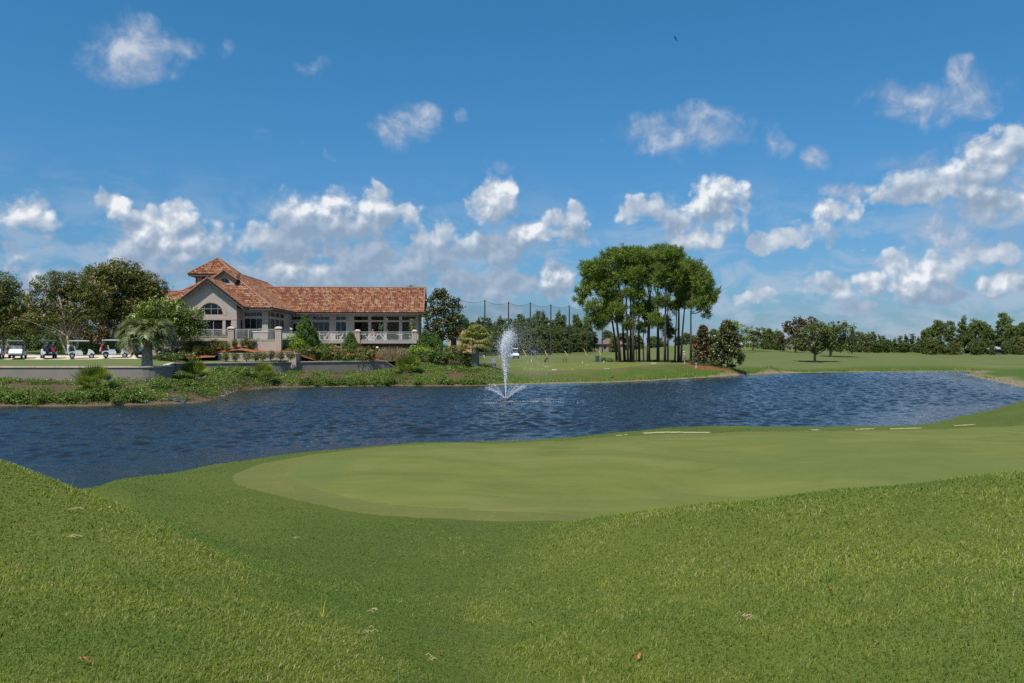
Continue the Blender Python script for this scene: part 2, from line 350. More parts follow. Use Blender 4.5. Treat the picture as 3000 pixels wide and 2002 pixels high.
FAR = c3((-900,0,55,.25),(0,0,52.8,.28),(300,0,53,.28),(480,0,54,.28),(600,0,56,.28),(655,0,60,.26),(690,0,68,.26),(830,0,76,.26),(1000,0,78.5,.26),(1150,0,80,.28),(1340,0,79.5,.28),(1430,0,81,.28),
 (-900,0,61,1.16),(0,0,61,1.18),(250,0,61,1.18),(480,0,61,1.16),(530,0,72,1.2),(700,0,77.5,1.23),(900,0,81.5,1.22),(1126,0,86.5,1.23),(1165,0,88.5,1.32),(650,0,72,1.0),(560,0,64,.8),
 (-900,0,90,1.2),(0,0,90,1.2),(300,0,90,1.2),(700,0,95,1.2),(1000,0,95,1.3),(-900,0,160,2.6),(0,0,160,2.6),(500,0,160,2.8),(1000,0,160,2.4),
 (1200,1066,90),(1300,1066,92),(1400,1074,91),(1300,1100,85),(1450,1082,90),(1250,0,101,2.5),(1330,0,104,2.3),(1385,1074,91.5),
 (1532,1118,85),(1787,1113,92.5),(1960,1106,96),(2043,1101,101),(2196,1091,112),(2298,1087,119),(2553,1083,125),(2853,1080.5,130),(2990,1085,118),
 (1500,1093,93),(1700,1088,97),(1850,1084,99),(1960,1075,103),(1550,1072,104),(1700,1064,122),(1850,1062,128),(1980,1065,120),(1450,1058,112),(1500,1052,140),(1650,1055,140),(1800,1056,140),(1950,1060,133),
 (2060,1070,112),(2130,1077,108),(2250,1075,114),(2000,1072,108),
 (1407,1043,196),(1500,1043,205),(1600,1039,228),(1720,1036,250),(1800,1040,230),(1900,1032,215),(1960,1020,225),(2060,1009,240),(2150,1008,245),(2230,1020,225),(2200,1040,170),(2000,1045,165),(2050,1025,205),
 (2300,1026,222),(2260,1055,150),(2387,1060,150),(2430,1046,180),(2380,1036,205),(2520,1034,225),(2600,1035,240),(2500,1060,148),(2700,1033,240),(2800,1037,235),(2900,1036,235),(3000,1034,240),
 (2550,1074,131),(2700,1074,131),(2850,1074,131),(2700,1055,160),(2900,1058,155),(3000,1050,180),(2950,1070,135),(3000,1093,95),(3000,1112,85),(2960,1105,100),(3150,1110,84),(3300,1100,80),(3800,0,80,1.2),(3800,0,140,1.0),(3800,0,240,1.6),
 (1400,0,300,1.8),(1700,0,320,2.2),(2000,0,320,3.1),(2300,0,320,3.2),(2700,0,320,1.9),(3000,0,320,1.9),(700,0,320,2.6),(0,0,320,2.8),(-900,0,320,2.8),(3800,0,320,2.0))
LAND = tps_fit(NEAR+FAR)
_far = [(-900,1191),(-300,1190),(0,1191),(191,1191),(421,1187),(574,1181),(625,1173),(645,1163),(651,1155),(689,1145),(817,1136),(970,1134),(1149,1131),(1340,1132),(1430,1130),(1532,1126),(1700,1122.5),(1787,1121),(1900,1116),(2043,1108),(2196,1098),(2298,1094),(2420,1091.5),(2553,1090),(2700,1089),(2853,1088),(2868,1089.5),(2828,1097),(2870,1107),(2936,1121),(2994,1134),(3030,1143),(3200,1165)]
_near = [(3300,55),(3100,50.5),(2980,49.5),(2872,48),(2800,44.5),(2719,40.5),(2655,37.5),(2553,35.5),(2170,34.5),(1889,34),(1774,32.5),(1404,30),(1085,28.8),(894,27.6),(638,26),(396,23.8),(300,22.8),(211,21.8),(100,20.8),(0,20.2),(-300,20.5),(-900,24),(-1600,34)]
POND = [(xat(p, 4*F/(y-HY)), 4*F/(y-HY)) for p, y in _far]+[(xat(p, d), d) for p, d in _near]
def dense(poly, step, amp, seed):
    r = random.Random(seed); out = []
    for i in range(len(poly)):
        a = Vector(poly[i]); b = Vector(poly[(i+1) % len(poly)]); L = (b-a).length; n = max(1, int(L/step)); nn = Vector((-(b-a).y, (b-a).x))/max(L, 1e-6)
        for j in range(n):
            p = a+(b-a)*j/n; k = amp*(mnoise.noise((p.x*.55, p.y*.55, seed))+.5*mnoise.noise((p.x*1.7, p.y*1.7, seed))) if amp else 0
            out.append(tuple(p+nn*k))
    return out
POND = dense(POND, 1.2, .42, 3)
def sdf(poly, x, y):
    """distance to an outline, negative inside"""
    P = np.array(poly); Q = np.roll(P, -1, 0); x = np.atleast_1d(x).astype(float); y = np.atleast_1d(y).astype(float)
    best = np.full(len(x), 1e9); ins = np.zeros(len(x), bool)
    for (ax, ay), (bx, by) in zip(P, Q):
        dx, dy = bx-ax, by-ay; t = np.clip(((x-ax)*dx+(y-ay)*dy)/(dx*dx+dy*dy+1e-12), 0, 1)
        best = np.minimum(best, (x-ax-t*dx)**2+(y-ay-t*dy)**2)
        if ay != by:
            c = ((ay > y) != (by > y)) & (x < (bx-ax)*(y-ay)/(by-ay)+ax); ins ^= c
    d = np.sqrt(best); return np.where(ins, -d, d)
def height(x, y, full=False):
    x = np.atleast_1d(np.asarray(x, float)); y = np.atleast_1d(np.asarray(y, float))
    z = tps_eval(LAND, x, y); r = np.hypot(x, y)
    z += .012*np.sin(2.3*x+1.1*y)*np.sin(1.7*y-.6*x)*(r < 60)+.05*np.sin(.31*x+.9)*np.sin(.23*y)*np.clip((r-12)/30, 0, 1)+.12*np.sin(.19*x+.5*np.sin(.05*y))*np.sin(.13*y+1.1)*np.clip((r-125)/25, 0, 1)
    near = (r < 60) & (y < 42+.35*np.maximum(x, 0)); back = np.clip((np.abs(np.arctan2(x, y))-1.1)/.4, 0, 1); z = z*(1-back)+2.4*back
    s = np.full(len(x), 50.); m = (y > 10) & (y < 190)
    s[m] = sdf(POND, x[m], y[m])
    w = np.where(near, 4.2, 1.3); t = np.clip(s/w, 0, 1); k = t*t*(3-2*t)
    k = np.where(near, k, np.sqrt(t)*.5+.5*k)
    zz = np.where(s > 0, np.maximum(z, .12)*k, np.maximum(-1.3, .45*s)-.02)
    return (zz, s) if full else zz
def hz(x, y): return float(height([x], [y])[0])

GREEN = [(xat(p, d), d) for p, d in [(672,18.4),(690,16.9),(760,15.7),(900,14.8),(1100,14.0),(1300,13.65),(1500,13.45),(1700,13.4),(2000,13.6),(2400,14.2),(3000,15.4),(3700,17.5),(4200,22),(4100,28),(3500,30.3),(3000,29.6),(2600,28.3),(2200,27.6),(1800,26.2),(1500,25.2),(1277,24.4),(1100,23.6),(950,22.6),(800,21.2),(710,19.8)]]
def smoothpoly(P, it=3):
    P = [Vector(p) for p in P]
    for _ in range(it):
        Q = []
        for i in range(len(P)): a, b = P[i], P[(i+1) % len(P)]; Q += [a*.75+b*.25, a*.25+b*.75]
        P = Q
    return [tuple(p) for p in P]
GREEN = smoothpoly(GREEN)
def inset(P, x, y): return -sdf(P, x, y)

CRL = [(-300,11.5),(0,10.6),(100,10.2),(200,9.8),(350,9.0),(480,8.3),(600,7.7),(700,7.15),(830,6.5),(960,5.95),(1070,5.4),(1150,4.9),(1200,4.2),(1230,3.0),(1250,1.2)]
CRR = [(1480,1.2),(1490,3.4),(1470,4.8),(1450,6.0),(1440,7.2),(1470,8.6),(1540,10.2),(1620,11.5),(1750,11.3),(1900,10.9),(2100,10.7),(2400,10.5),(2700,10.5),(3000,10.5),(3500,10.8)]
MOUNDL = [(xat(p, d), d) for p, d in CRL]+[(-1.5, .6), (-14, .6), (-14, 11)]
MOUNDR = [(xat(p, d), d) for p, d in CRR]+[(14, 10), (14, .6), (1.5, .6)]
def moundness(x, y):
    s = np.minimum(sdf(MOUNDL, x, y), sdf(MOUNDR, x, y)); t = np.clip(.5-s/.9, 0, 1); return t*t*(3-2*t)
# the ground, one sheet out to the horizon
def polar_grid(azs, rs, hfun):
    A, R = np.meshgrid(azs, rs); return (R*np.sin(A)).ravel(), (R*np.cos(A)).ravel()
az_in = np.linspace(-.76, .76, 640); az_out = np.linspace(.76, 2*PI-.76, 50)[1:-1]
AZ = np.r_[az_in, az_out]
RS = np.r_[[.05], np.geomspace(1.0, 14, 190), np.geomspace(14, 50, 190)[1:], np.geomspace(50, 170, 330)[1:], np.geomspace(170, 420, 90)[1:], [520, 700, 1000, 1500, 2300, 3500]]
gx, gy = polar_grid(AZ, RS, None)
gz, gs = height(gx, gy, True)
nA, nR = len(AZ), len(RS)
i = np.arange(nR-1)[:, None]*nA; j = np.arange(nA)[None]; j2 = (j+1) % nA
FQ = np.stack([i+j, i+j2, i+nA+j2, i+nA+j], -1).reshape(-1, 4)[:, ::-1]
mb = MB(); mb.add(np.c_[gx, gy, gz], FQ)

mg, nt, out = newmat('turf'); b = nd(nt, 'ShaderNodeBsdfPrincipled', i_Roughness=.9); b.inputs['Specular IOR Level'].default_value = .15; lk(nt, b.outputs[0], out.inputs[0])
P = wpos(nt)
def attr(nm): return nd(nt, 'ShaderNodeAttribute', attribute_name=nm).outputs['Fac']
n1 = noise(nt, P, .22, 5, .6); n2 = noise(nt, P, 1.6, 4, .6); n3 = noise(nt, P, 28, 4, .7); n4 = noise(nt, P, .055, 3, .5)
rough = ramp(nt, n3, [(.25, (.045, .068, .010)), (.5, (.092, .128, .020)), (.75, (.17, .19, .045))])
rough = mixc(nt, smooth(nt, n1, .35, .7), rough, mixc(nt, .6, rough, (.135, .165, .026)))
rough = mixc(nt, mth(nt, 'MULTIPLY', smooth(nt, n2, .56, .74), .35), rough, (.17, .15, .060))
nst = noise(nt, vmt(nt, 'MULTIPLY', P, (.06, .5, 1)), 1.0, 4, .6)                       # mower passes
fair = ramp(nt, nst, [(.3, (.110, .132, .034)), (.7, (.180, .195, .066))])
fair = mixc(nt, mth(nt, 'MULTIPLY', smooth(nt, n4, .45, .7), .5), fair, (.112, .155, .036))
fair = mixc(nt, mth(nt, 'MULTIPLY', smooth(nt, n1, .60, .75), .5), fair, (.21, .17, .075))
bank = ramp(nt, n2, [(.3, (.056, .108, .012)), (.7, (.090, .145, .020))])
bank = mixc(nt, mth(nt, 'MULTIPLY', smooth(nt, n1, .52, .66), .6), bank, (.15, .135, .032))
soil = ramp(nt, n3, [(.3, (.075, .047, .026)), (.7, (.18, .118, .068))])
soil = mixc(nt, smooth(nt, n2, .5, .7), soil, (.10, .085, .045))
sand = ramp(nt, n3, [(.3, (.16, .115, .062)), (.7, (.40, .32, .20))])
rough = mixc(nt, mth(nt, 'MULTIPLY', attr('mound'), .6), rough, (.165, .185, .030))
c = mixc(nt, attr('fairway'), rough, fair); c = mixc(nt, attr('bank'), c, bank); c = mixc(nt, attr('soil'), c, soil)
worn = mth(nt, 'MULTIPLY', attr('worn'), smooth(nt, noise(nt, P, .35, 5, .65), .42, .62)); c = mixc(nt, worn, c, (.155, .115, .048))
c = mixc(nt, attr('mulch'), c, ramp(nt, n3, [(.3, (.15, .055, .022)), (.7, (.30, .125, .055))]))
c = mixc(nt, mth(nt, 'MULTIPLY', attr('shore'), smooth(nt, noise(nt, P, .7, 5, .65), .28, .50)), c, sand)
lk(nt, mixc(nt, 1.0, c, (.76, .76, .76), 'MULTIPLY'), b.inputs['Base Color'])
bp = nd(nt, 'ShaderNodeBump', i_Strength=.7, i_Distance=.05); lk(nt, mth(nt, 'ADD', n3, n2), bp.inputs['Height']); lk(nt, bp.outputs[0], b.inputs['Normal'])
ground = mb.build('ground', mg, smooth=True); tag(ground, kind='structure')
def sst(v, a, b): t = np.clip((v-a)/(b-a), 0, 1); return t*t*(3-2*t)
gpx = CX+F*gx/np.maximum(gy, 1); gr = np.hypot(gx, gy)
farside = sst(gy-(.35*np.maximum(gx, 0)), 44, 52)
leftbank = farside*(1-sst(gpx, 1405, 1490))*(gy < 130)
nearm = gr < 20; mnd = np.zeros(len(gx)); mnd[nearm] = moundness(gx[nearm], gy[nearm])
masks = {
 'mound': mnd,
 'fairway': farside*sst(gs, 3.5, 12)*sst(gpx, 1380, 1440),
 'bank': farside*(1-sst(gs, 5, 13))*sst(gpx, 1400, 1500),
 'soil': leftbank*(1-sst(gy, 96, 100)),
 'worn': farside*sst(gs, 3, 9)*(1-sst(gs, 22, 40))*sst(gpx, 1450, 1500)*(1-sst(gpx, 2050, 2150)),
 'shore': farside*(1-sst(gs, .4, np.where(gpx > 2850, 3.0, 1.0)))*sst(gs, -1.5, -.2)*np.where(gpx > 1430, 1, .25),
 'mulch': np.maximum(1-sst(np.hypot((gx-xat(2125, 108))/5.2, (gy-107.5)/3.2), .8, 1.0), np.maximum(1-sst(np.hypot((gx-xat(2062, 111))/3.6, (gy-110.5)/2.4), .8, 1.0), 1-sst(np.hypot((gx-xat(1765, 129))/5.5, (gy-128.5)/1.6), .7, 1.0)))}
for k, v in masks.items():
    a = ground.data.attributes.new(k, 'FLOAT', 'POINT'); a.data.foreach_set('value', v.astype(np.float32))

def drape(name, poly, mat, lift, hfun, step=.4, extra=None):
    """a thin sheet lying on the land inside an outline"""
    P = np.array(poly); x0, y0 = P.min(0); x1, y1 = P.max(0); nx = int((x1-x0)/step)+2; ny = int((y1-y0)/step)+2
    X, Y = np.meshgrid(np.linspace(x0, x1, nx), np.linspace(y0, y1, ny)); X = X.ravel(); Y = Y.ravel(); s = sdf(poly, X, Y)
    near = np.abs(s) < step*1.0
    # pull the outermost vertices onto the outline
    e = step*.25; gxx = (sdf(poly, X+e, Y)-sdf(poly, X-e, Y))/(2*e); gyy = (sdf(poly, X, Y+e)-sdf(poly, X, Y-e))/(2*e)
    out_ = s > 0; mv = out_ & (s < step*1.5); X = np.where(mv, X-gxx*s, X); Y = np.where(mv, Y-gyy*s, Y)
    ok = s < step*1.48
    i = np.arange(ny-1)[:, None]*nx; j = np.arange(nx-1)[None]; Q = np.stack([i+j, i+j+1, i+nx+j+1, i+nx+j], -1).reshape(-1, 4)
    Q = Q[ok[Q].all(1) & (s[Q] < 0).any(1)]
    u = np.unique(Q); mp = np.full(len(X), -1); mp[u] = np.arange(len(u)); X, Y = X[u], Y[u]; lf = np.where(s[u] > 0, -.004, lift)   # the rim dips into the soil
    m = MB(); m.add(np.c_[X, Y, hfun(X, Y)+lf], mp[Q]); o = m.build(name, mat); tag(o, kind='structure'); return o
mgr, nt, out = newmat('cut_green'); b = nd(nt, 'ShaderNodeBsdfPrincipled', i_Roughness=.85); b.inputs['Specular IOR Level'].default_value = .2; lk(nt, b.outputs[0], out.inputs[0])
P = wpos(nt); n1 = noise(nt, vmt(nt, 'MULTIPLY', P, (.45, 1, 1)), .8, 5, .65, .6); n2 = noise(nt, P, 60, 4, .7); n3 = noise(nt, P, .16, 4, .6, .5); n5 = noise(nt, vmt(nt, 'MULTIPLY', P, (.25, 1, 1)), 3.5, 4, .65)
c = ramp(nt, n1, [(.30, (.100, .130, .019)), (.5, (.158, .177, .031)), (.70, (.208, .208, .052))])
c = mixc(nt, mth(nt, 'MULTIPLY', smooth(nt, n3, .48, .66), .75), c, (.112, .152, .034))
c = mixc(nt, mth(nt, 'MULTIPLY', smooth(nt, n5, .56, .70), .45), c, (.20, .20, .068))
c = mixc(nt, .35, c, ramp(nt, n2, [(.3, (.055, .09, .02)), (.7, (.27, .265, .06))]))
lk(nt, mixc(nt, 1.0, c, (.76, .76, .76), 'MULTIPLY'), b.inputs['Base Color'])
bp = nd(nt, 'ShaderNodeBump', i_Strength=.35, i_Distance=.012); lk(nt, n2, bp.inputs['Height']); lk(nt, bp.outputs[0], b.inputs['Normal'])
mco, nt, out = newmat('collar'); b = nd(nt, 'ShaderNodeBsdfPrincipled', i_Roughness=.9); b.inputs['Specular IOR Level'].default_value = .15; lk(nt, b.outputs[0], out.inputs[0])
P = wpos(nt); n1 = noise(nt, P, .9, 5, .65, .5); n2 = noise(nt, P, 45, 4, .7); n3 = noise(nt, P, 5, 4, .6)
c = ramp(nt, n1, [(.30, (.112, .142, .023)), (.55, (.148, .168, .030)), (.76, (.190, .186, .048))])
c = mixc(nt, .4, c, ramp(nt, n2, [(.3, (.05, .07, .016)), (.7, (.28, .25, .10))]))
c = mixc(nt, mth(nt, 'MULTIPLY', smooth(nt, n3, .60, .74), .35), c, (.33, .27, .12))
lk(nt, mixc(nt, 1.0, c, (.76, .76, .76), 'MULTIPLY'), b.inputs['Base Color']); bp = nd(nt, 'ShaderNodeBump', i_Strength=.5, i_Distance=.02); lk(nt, n2, bp.inputs['Height']); lk(nt, bp.outputs[0], b.inputs['Normal'])
drape('green_collar', GREEN, mco, .006, height, .2)
Pg = np.array(GREEN); cen = Pg.mean(0)
INNER = [tuple(cen+(p-cen)*(1-1.15/np.hypot(*(p-cen)))) for p in Pg]
drape('putting_green', INNER, mgr, .013, height, .2)
PRAC = smoothpoly([(xat(p, d), d) for p, d in [(1490,97),(1600,98),(1750,99.5),(1880,102.5),(1960,107),(2010,115),(1985,122),(1900,127),(1780,128),(1650,124),(1540,117),(1480,107)]])
drape('practice_green', PRAC, mgr, .03, height, .5)

msand = plain('bare_sand', (.33, .275, .15), .95, var=.2, scale=6)
for k_, (p0, p1, d_, w_) in enumerate([(1880, 2082, 27.2, .34), (2372, 2402, 28.2, .22), (2500, 2560, 28.7, .18), (2600, 2702, 29.0, .26), (1800, 1838, 26.6, .12), (2790, 2860, 29.9, .14)]):
    n_ = 16; up = [(xat(p0+(p1-p0)*q/n_, d_+.9*(p0-1880)*0+.35*q/n_), d_+.35*q/n_+w_*.5*math.sin(PI*q/n_)**.6*(.6+.4*math.sin(q*2.3+k_))) for q in range(n_+1)]; lo_ = [(x_, y_-w_*(.5+.5*math.sin(PI*q/n_)**.6*(.6+.4*math.cos(q*1.7+k_)))*.9) for q, (x_, y_) in enumerate(up)]
    drape('sand', up+lo_[::-1], msand, .016, height, .09)
# ------------------------------------------------------------------ water
mw, nt, out = newmat('pond_water'); b = nd(nt, 'ShaderNodeBsdfPrincipled', i_Roughness=.05, i_IOR=1.33); lk(nt, b.outputs[0], out.inputs[0])
b.inputs['Base Color'].default_value = (.014, .019, .025, 1)
P = wpos(nt); w2 = noise(nt, vmt(nt, 'MULTIPLY', P, (1.0, 1.9, 1)), 5.5, 3, .6, .3)
bp = nd(nt, 'ShaderNodeBump', i_Distance=.035, i_Strength=.8); lk(nt, w2, bp.inputs['Height']); lk(nt, bp.outputs[0], b.inputs['Normal'])
wa = np.linspace(-.72, .72, 760); wr = np.r_[np.geomspace(15, 60, 560), np.geomspace(60, 175, 620)[1:]]
wx, wy = polar_grid(wa, wr, None); rw = rng_of(21); wh = np.zeros(len(wx))
gust = .80+.20*np.clip(.5+.9*np.sin(.05*wx+.07*wy+.8*np.sin(.031*wy))*np.sin(.043*wx-.09*wy+1.3), 0, 1)
calm = np.clip((sdf(POND, wx, wy)*-1-.3)/6, .25, 1)
for k in range(52):
    lam = .32*(3.9**rw.random()); th = PI/2+.25+rw.normal()*.55; kk = 2*PI/lam; amp = .0145*lam**1.0*(.6+.8*rw.random())/1.9; wh += amp*np.sin(kk*(wx*math.cos(th)+wy*math.sin(th))+rw.uniform(0, 6.28)+1.2*np.sin(.11*wx+rw.uniform(0, 6))+.9*np.sin(.17*wy+rw.uniform(0, 6)))
wh *= gust*calm
i = np.arange(len(wr)-1)[:, None]*len(wa); j = np.arange(len(wa)-1)[None]; WF = np.stack([i+j, i+j+1, i+len(wa)+j+1, i+len(wa)+j], -1).reshape(-1, 4)
keep = sdf(POND, wx, wy) < 1.6; WF = WF[keep[WF].any(1)]; u_ = np.unique(WF); mp = np.full(len(wx), -1); mp[u_] = np.arange(len(u_))
m = MB(); m.add(np.c_[wx[u_], wy[u_], wh[u_]], mp[WF]); wat = m.build('water', mw, smooth=True); tag(wat, kind='structure')
# ------------------------------------------------------------------ upper lawn, path, mulch bed, retaining walls
TERR = tps_fit(c3((-900,1076,62.6),(0,1076,62.6),(250,1076,62.6),(470,1075.5,62.8),(505,1069,73),(510,1066.5,76.5),(600,1065,78),(700,1063.5,79.8),(900,1061.5,83.8),(1126,1058.8,88.6),
 (-900,1052,79),(0,1052,79),(250,1052,79),(430,1052,79),(-900,1040,84),(0,1040,84),(430,1040,84),(-900,0,96,3.2),(0,0,96,3.25),(300,0,100,3.3),(500,0,100,3.4),(-900,0,112,3.4),(500,0,112,3.4),(800,0,112,3.0),(800,0,100,2.8),
 (560,0,80.5,2.5),(650,1057,82),(868,1057,82.3),(1000,0,95,2.3),(1180,0,95,2.25),(1230,0,102,2.35),(1230,0,112,2.4)))
def tz(x, y): return tps_eval(TERR, x, y)
def tz1(x, y): return float(tz([x], [y])[0])
WALLP = [(xat(p, d), d) for p, d in [(-500,62.0),(0,62.0),(250,62.0),(386,62.1)]]
e = Vector((xat(386, 62.1), 62.1)); cc = Vector((e.x+.4, 62.1+2.0))
for k in range(1, 8):
    a = -PI/2+k/7*math.radians(86); WALLP.append((cc.x+2.0*math.cos(a), cc.y+2.0*math.sin(a)))
LASTC = WALLP[-1]
WALLQ = [(xat(491, 68.5), 68.5), (xat(506,74.5), 74.5), (xat(513,76.2), 76.2), (xat(560,77.2), 77.2), (xat(700,79.4), 79.4), (xat(900,83.4), 83.4), (xat(1126,88.2), 88.2)]
TPOLY = [(p[0], p[1]+.12) for p in WALLP]+[(WALLQ[0][0]-.1, WALLQ[0][1]), (WALLQ[1][0]-.1, WALLQ[1][1]+.05)]+[(p[0], p[1]+.12) for p in WALLQ[2:]]+[(xat(1150,89.2), 89.2), (xat(1180,95), 95), (xat(1228,101), 101), (xat(1235,112), 112), (xat(-500,112), 112)]
ml, nt, out = newmat('upper_turf'); b = nd(nt, 'ShaderNodeBsdfPrincipled', i_Roughness=.9); b.inputs['Specular IOR Level'].default_value = .15; lk(nt, b.outputs[0], out.inputs[0])
P = wpos(nt); n1 = noise(nt, vmt(nt, 'MULTIPLY', P, (.12, .8, 1)), 1, 4, .6); n3 = noise(nt, P, 20, 3, .7); n4 = noise(nt, P, .3, 4, .6)
c = ramp(nt, n1, [(.35, (.118, .158, .042)), (.65, (.165, .195, .062))]); c = mixc(nt, .3, c, ramp(nt, n3, [(.3, (.06, .09, .02)), (.7, (.24, .26, .10))]))
c = mixc(nt, mth(nt, 'MULTIPLY', smooth(nt, n4, .56, .7), .4), c, (.21, .17, .08)); lk(nt, mixc(nt, 1.0, c, (.78, .78, .78), 'MULTIPLY'), b.inputs['Base Color'])
drape('upper_lawn', TPOLY, ml, 0, tz, .55)
mpath = plain('path_concrete', (.56, .46, .36), .85, var=.14, scale=1.2, dirt=(.40, .30, .22))
PATH = [(xat(p, d), d) for p, d in [(-500,78.6),(0,78.4),(200,78.2),(380,78.3),(450,79.0),(455,81.5),(420,84.3),(200,85.0),(-500,85.2)]]
drape('path', PATH, mpath, .03, tz, .5)
mmul, nt, out = newmat('mulch'); b = nd(nt, 'ShaderNodeBsdfPrincipled', i_Roughness=.95); b.inputs['Specular IOR Level'].default_value = .1; lk(nt, b.outputs[0], out.inputs[0])
P = wpos(nt); n3 = noise(nt, P, 14, 5, .75); n1 = noise(nt, P, .7, 4, .6)
c = ramp(nt, n3, [(.28, (.085, .030, .013)), (.5, (.27, .10, .045)), (.72, (.46, .21, .10))]); c = mixc(nt, mth(nt, 'MULTIPLY', smooth(nt, n1, .5, .7), .5), c, (.17, .085, .045)); lk(nt, c, b.inputs['Base Color'])
bp = nd(nt, 'ShaderNodeBump', i_Strength=.8, i_Distance=.06); lk(nt, n3, bp.inputs['Height']); lk(nt, bp.outputs[0], b.inputs['Normal'])
MUL = tps_fit(c3((480,1051,79.5),(500,1051,79.3),(560,1042,81),(600,1050,80.2),(640,1036,82.7),(760,1036,82.9),(868,1036,83.0),(540,1010,86),(600,1008,85),(690,1010,84.6),(750,1020,84.8),(810,1027,85.2),(870,1030,85.8),(900,1031,89),(950,1022,93),(1050,1022,96),(1100,1030,96),
 (1000,1040,91),(1105,1056,90),(930,1056,85.5),(880,1042,84.2),(480,0,90,3.5),(540,0,92,4.1),(870,0,97,3.6),(1115,0,98,3.2)))
def mz(x, y): return tps_eval(MUL, x, y)
MPOLY = [(xat(p, d), d) for p, d in [(478,79.3),(560,79.6),(630,81.2),(638,82.7),(868,82.9),(876,83.6),(935,85.4),(1000,86.9),(1112,89.4),(1130,98),(870,98),(690,90),(540,91),(470,88)]]
drape('mulch_bed', MPOLY, mmul, .02, mz, .4)
def gz1(x, y):
    """whatever surface lies on top here"""
    z = hz(x, y)
    if sdf(TPOLY, x, y)[0] < .2: z = max(z, tz1(x, y))
    if sdf(MPOLY, x, y)[0] < 0: z = max(z, float(mz([x], [y])[0]))
    return z
mstuc = plain('stucco_wall', (.235, .205, .172), .9, var=.09, scale=.9, bump=.25, bscale=40, spec=.2, dirt=(.175, .155, .135))
mcap = plain('wall_cap', (.52, .41, .33), .85, var=.15, scale=2, dirt=(.33, .25, .20))
def offs(path, o):
    P = [Vector(p) for p in path]; R = []
    for i, p in enumerate(P):
        t = (P[min(i+1, len(P)-1)]-P[max(i-1, 0)]).normalized(); R.append(p+Vector((-t.y, t.x))*o)
    return R
def wallmesh(path, zb, zt, o0, o1):
    A = offs(path, o0); B = offs(path, o1); m = MB(); n = len(path); V = []
    zb = zb if hasattr(zb, '__len__') else [zb]*n; zt = zt if hasattr(zt, '__len__') else [zt]*n
    for i in range(n): V += [(A[i].x, A[i].y, zb[i]), (A[i].x, A[i].y, zt[i]), (B[i].x, B[i].y, zt[i]), (B[i].x, B[i].y, zb[i])]
    Fq = []
    for i in range(n-1):
        for k in range(4): Fq.append((4*i+k, 4*i+(k+1) % 4, 4*i+4+(k+1) % 4, 4*i+4+k))
    Fq += [(3, 2, 1, 0), (4*n-4, 4*n-3, 4*n-2, 4*n-1)]
    return m.add(V, Fq)
def rwall(label, path, zt):
    o = thing('retaining_wall', label, 'wall', (path[0][0], path[0][1], 0)); L = [(p[0]-path[0][0], p[1]-path[0][1]) for p in path]
    n = len(path); zt = zt if hasattr(zt, '__len__') else [zt]*n
    wallmesh(L, .4, [z-.10 for z in zt], 0, .30).build('wall', mstuc, o)
    wallmesh(L, [z-.10 for z in zt], zt, -.07, .36).build('cap', mcap, o)
rwall('long tan stucco retaining wall with a rounded corner below the golf carts', WALLP, 2.36)
Q = WALLQ[2:]+[(xat(1165,89.3), 89.3)]
rwall('lower retaining wall in shade with sloping end below the clubhouse hedges', Q, [2.32]*(len(Q)-1)+[1.42])
rwall('short return of retaining wall beside the shaggy palm', [(WALLP[-1][0], WALLP[-1][1]+.05)]+WALLQ[:2]+[(WALLQ[2][0], WALLQ[2][1]-.05)], 2.34)

# ------------------------------------------------------------------ clubhouse
TH = math.radians(3.7); CT, ST = math.cos(TH), math.sin(TH); OX, OY, FL = -28.2, 92.0, 4.62
def BU(px, w): k = (px-CX)/F; return (k*(OY+w*CT)-OX+w*ST)/(CT-k*ST)
def BZ(px, py, w): return EYE-(py-HY)/F*(OY+BU(px, w)*ST+w*CT)
def W2(u, w): return (OX+u*CT-w*ST, OY+u*ST+w*CT)
house = thing('clubhouse', 'tan stucco clubhouse with terracotta tile roof, corner tower and long glazed wing', 'clubhouse', (OX, OY, 0), TH)
mwall = plain('house_stucco', (.39, .335, .285), .9, var=.06, scale=.8, bump=.15, bscale=40, spec=.2, dirt=(.35, .30, .255))
mtrim = plain('house_trim', (.40, .315, .25), .85, var=.06, scale=1.5)
mfas = plain('fascia', (.115, .105, .098), .75, var=.1, scale=2)
mframe = plain('window_frame', (.34, .335, .32), .6, var=.05)
mglass = plain('window_glass', (.010, .012, .014), .04, var=.2, scale=.6, spec=.5)
mdark = plain('interior_dark', (.028, .026, .024), .9, var=.2)
mtile, nt, out = newmat('roof_tile'); b = nd(nt, 'ShaderNodeBsdfPrincipled', i_Roughness=.8); b.inputs['Specular IOR Level'].default_value = .2; lk(nt, b.outputs[0], out.inputs[0])
g = nd(nt, 'ShaderNodeNewGeometry'); tco = nd(nt, 'ShaderNodeTexCoord').outputs['Object']
c = ramp(nt, g.outputs['Random Per Island'], [(0, (.165, .060, .038)), (.25, (.225, .082, .048)), (.5, (.270, .112, .060)), (.68, (.320, .155, .076)), (.90, (.365, .200, .100)), (.935, (.33, .215, .155)), (1, (.38, .275, .215))])
c = mixc(nt, mth(nt, 'MULTIPLY', smooth(nt, noise(nt, tco, 1.1, 5, .65), .5, .75), .12), c, (.20, .10, .075)); lk(nt, c, b.inputs['Base Color'])
mridge = plain('ridge_tile', (.27, .118, .064), .8, var=.25, scale=3)
munder = plain('roof_underlay', (.10, .05, .035), .9)
PROF = [(0, 0), (.10, .050), (.27, .078), (.45, .060), (.58, .014), (.80, -.006), (1, 0)]
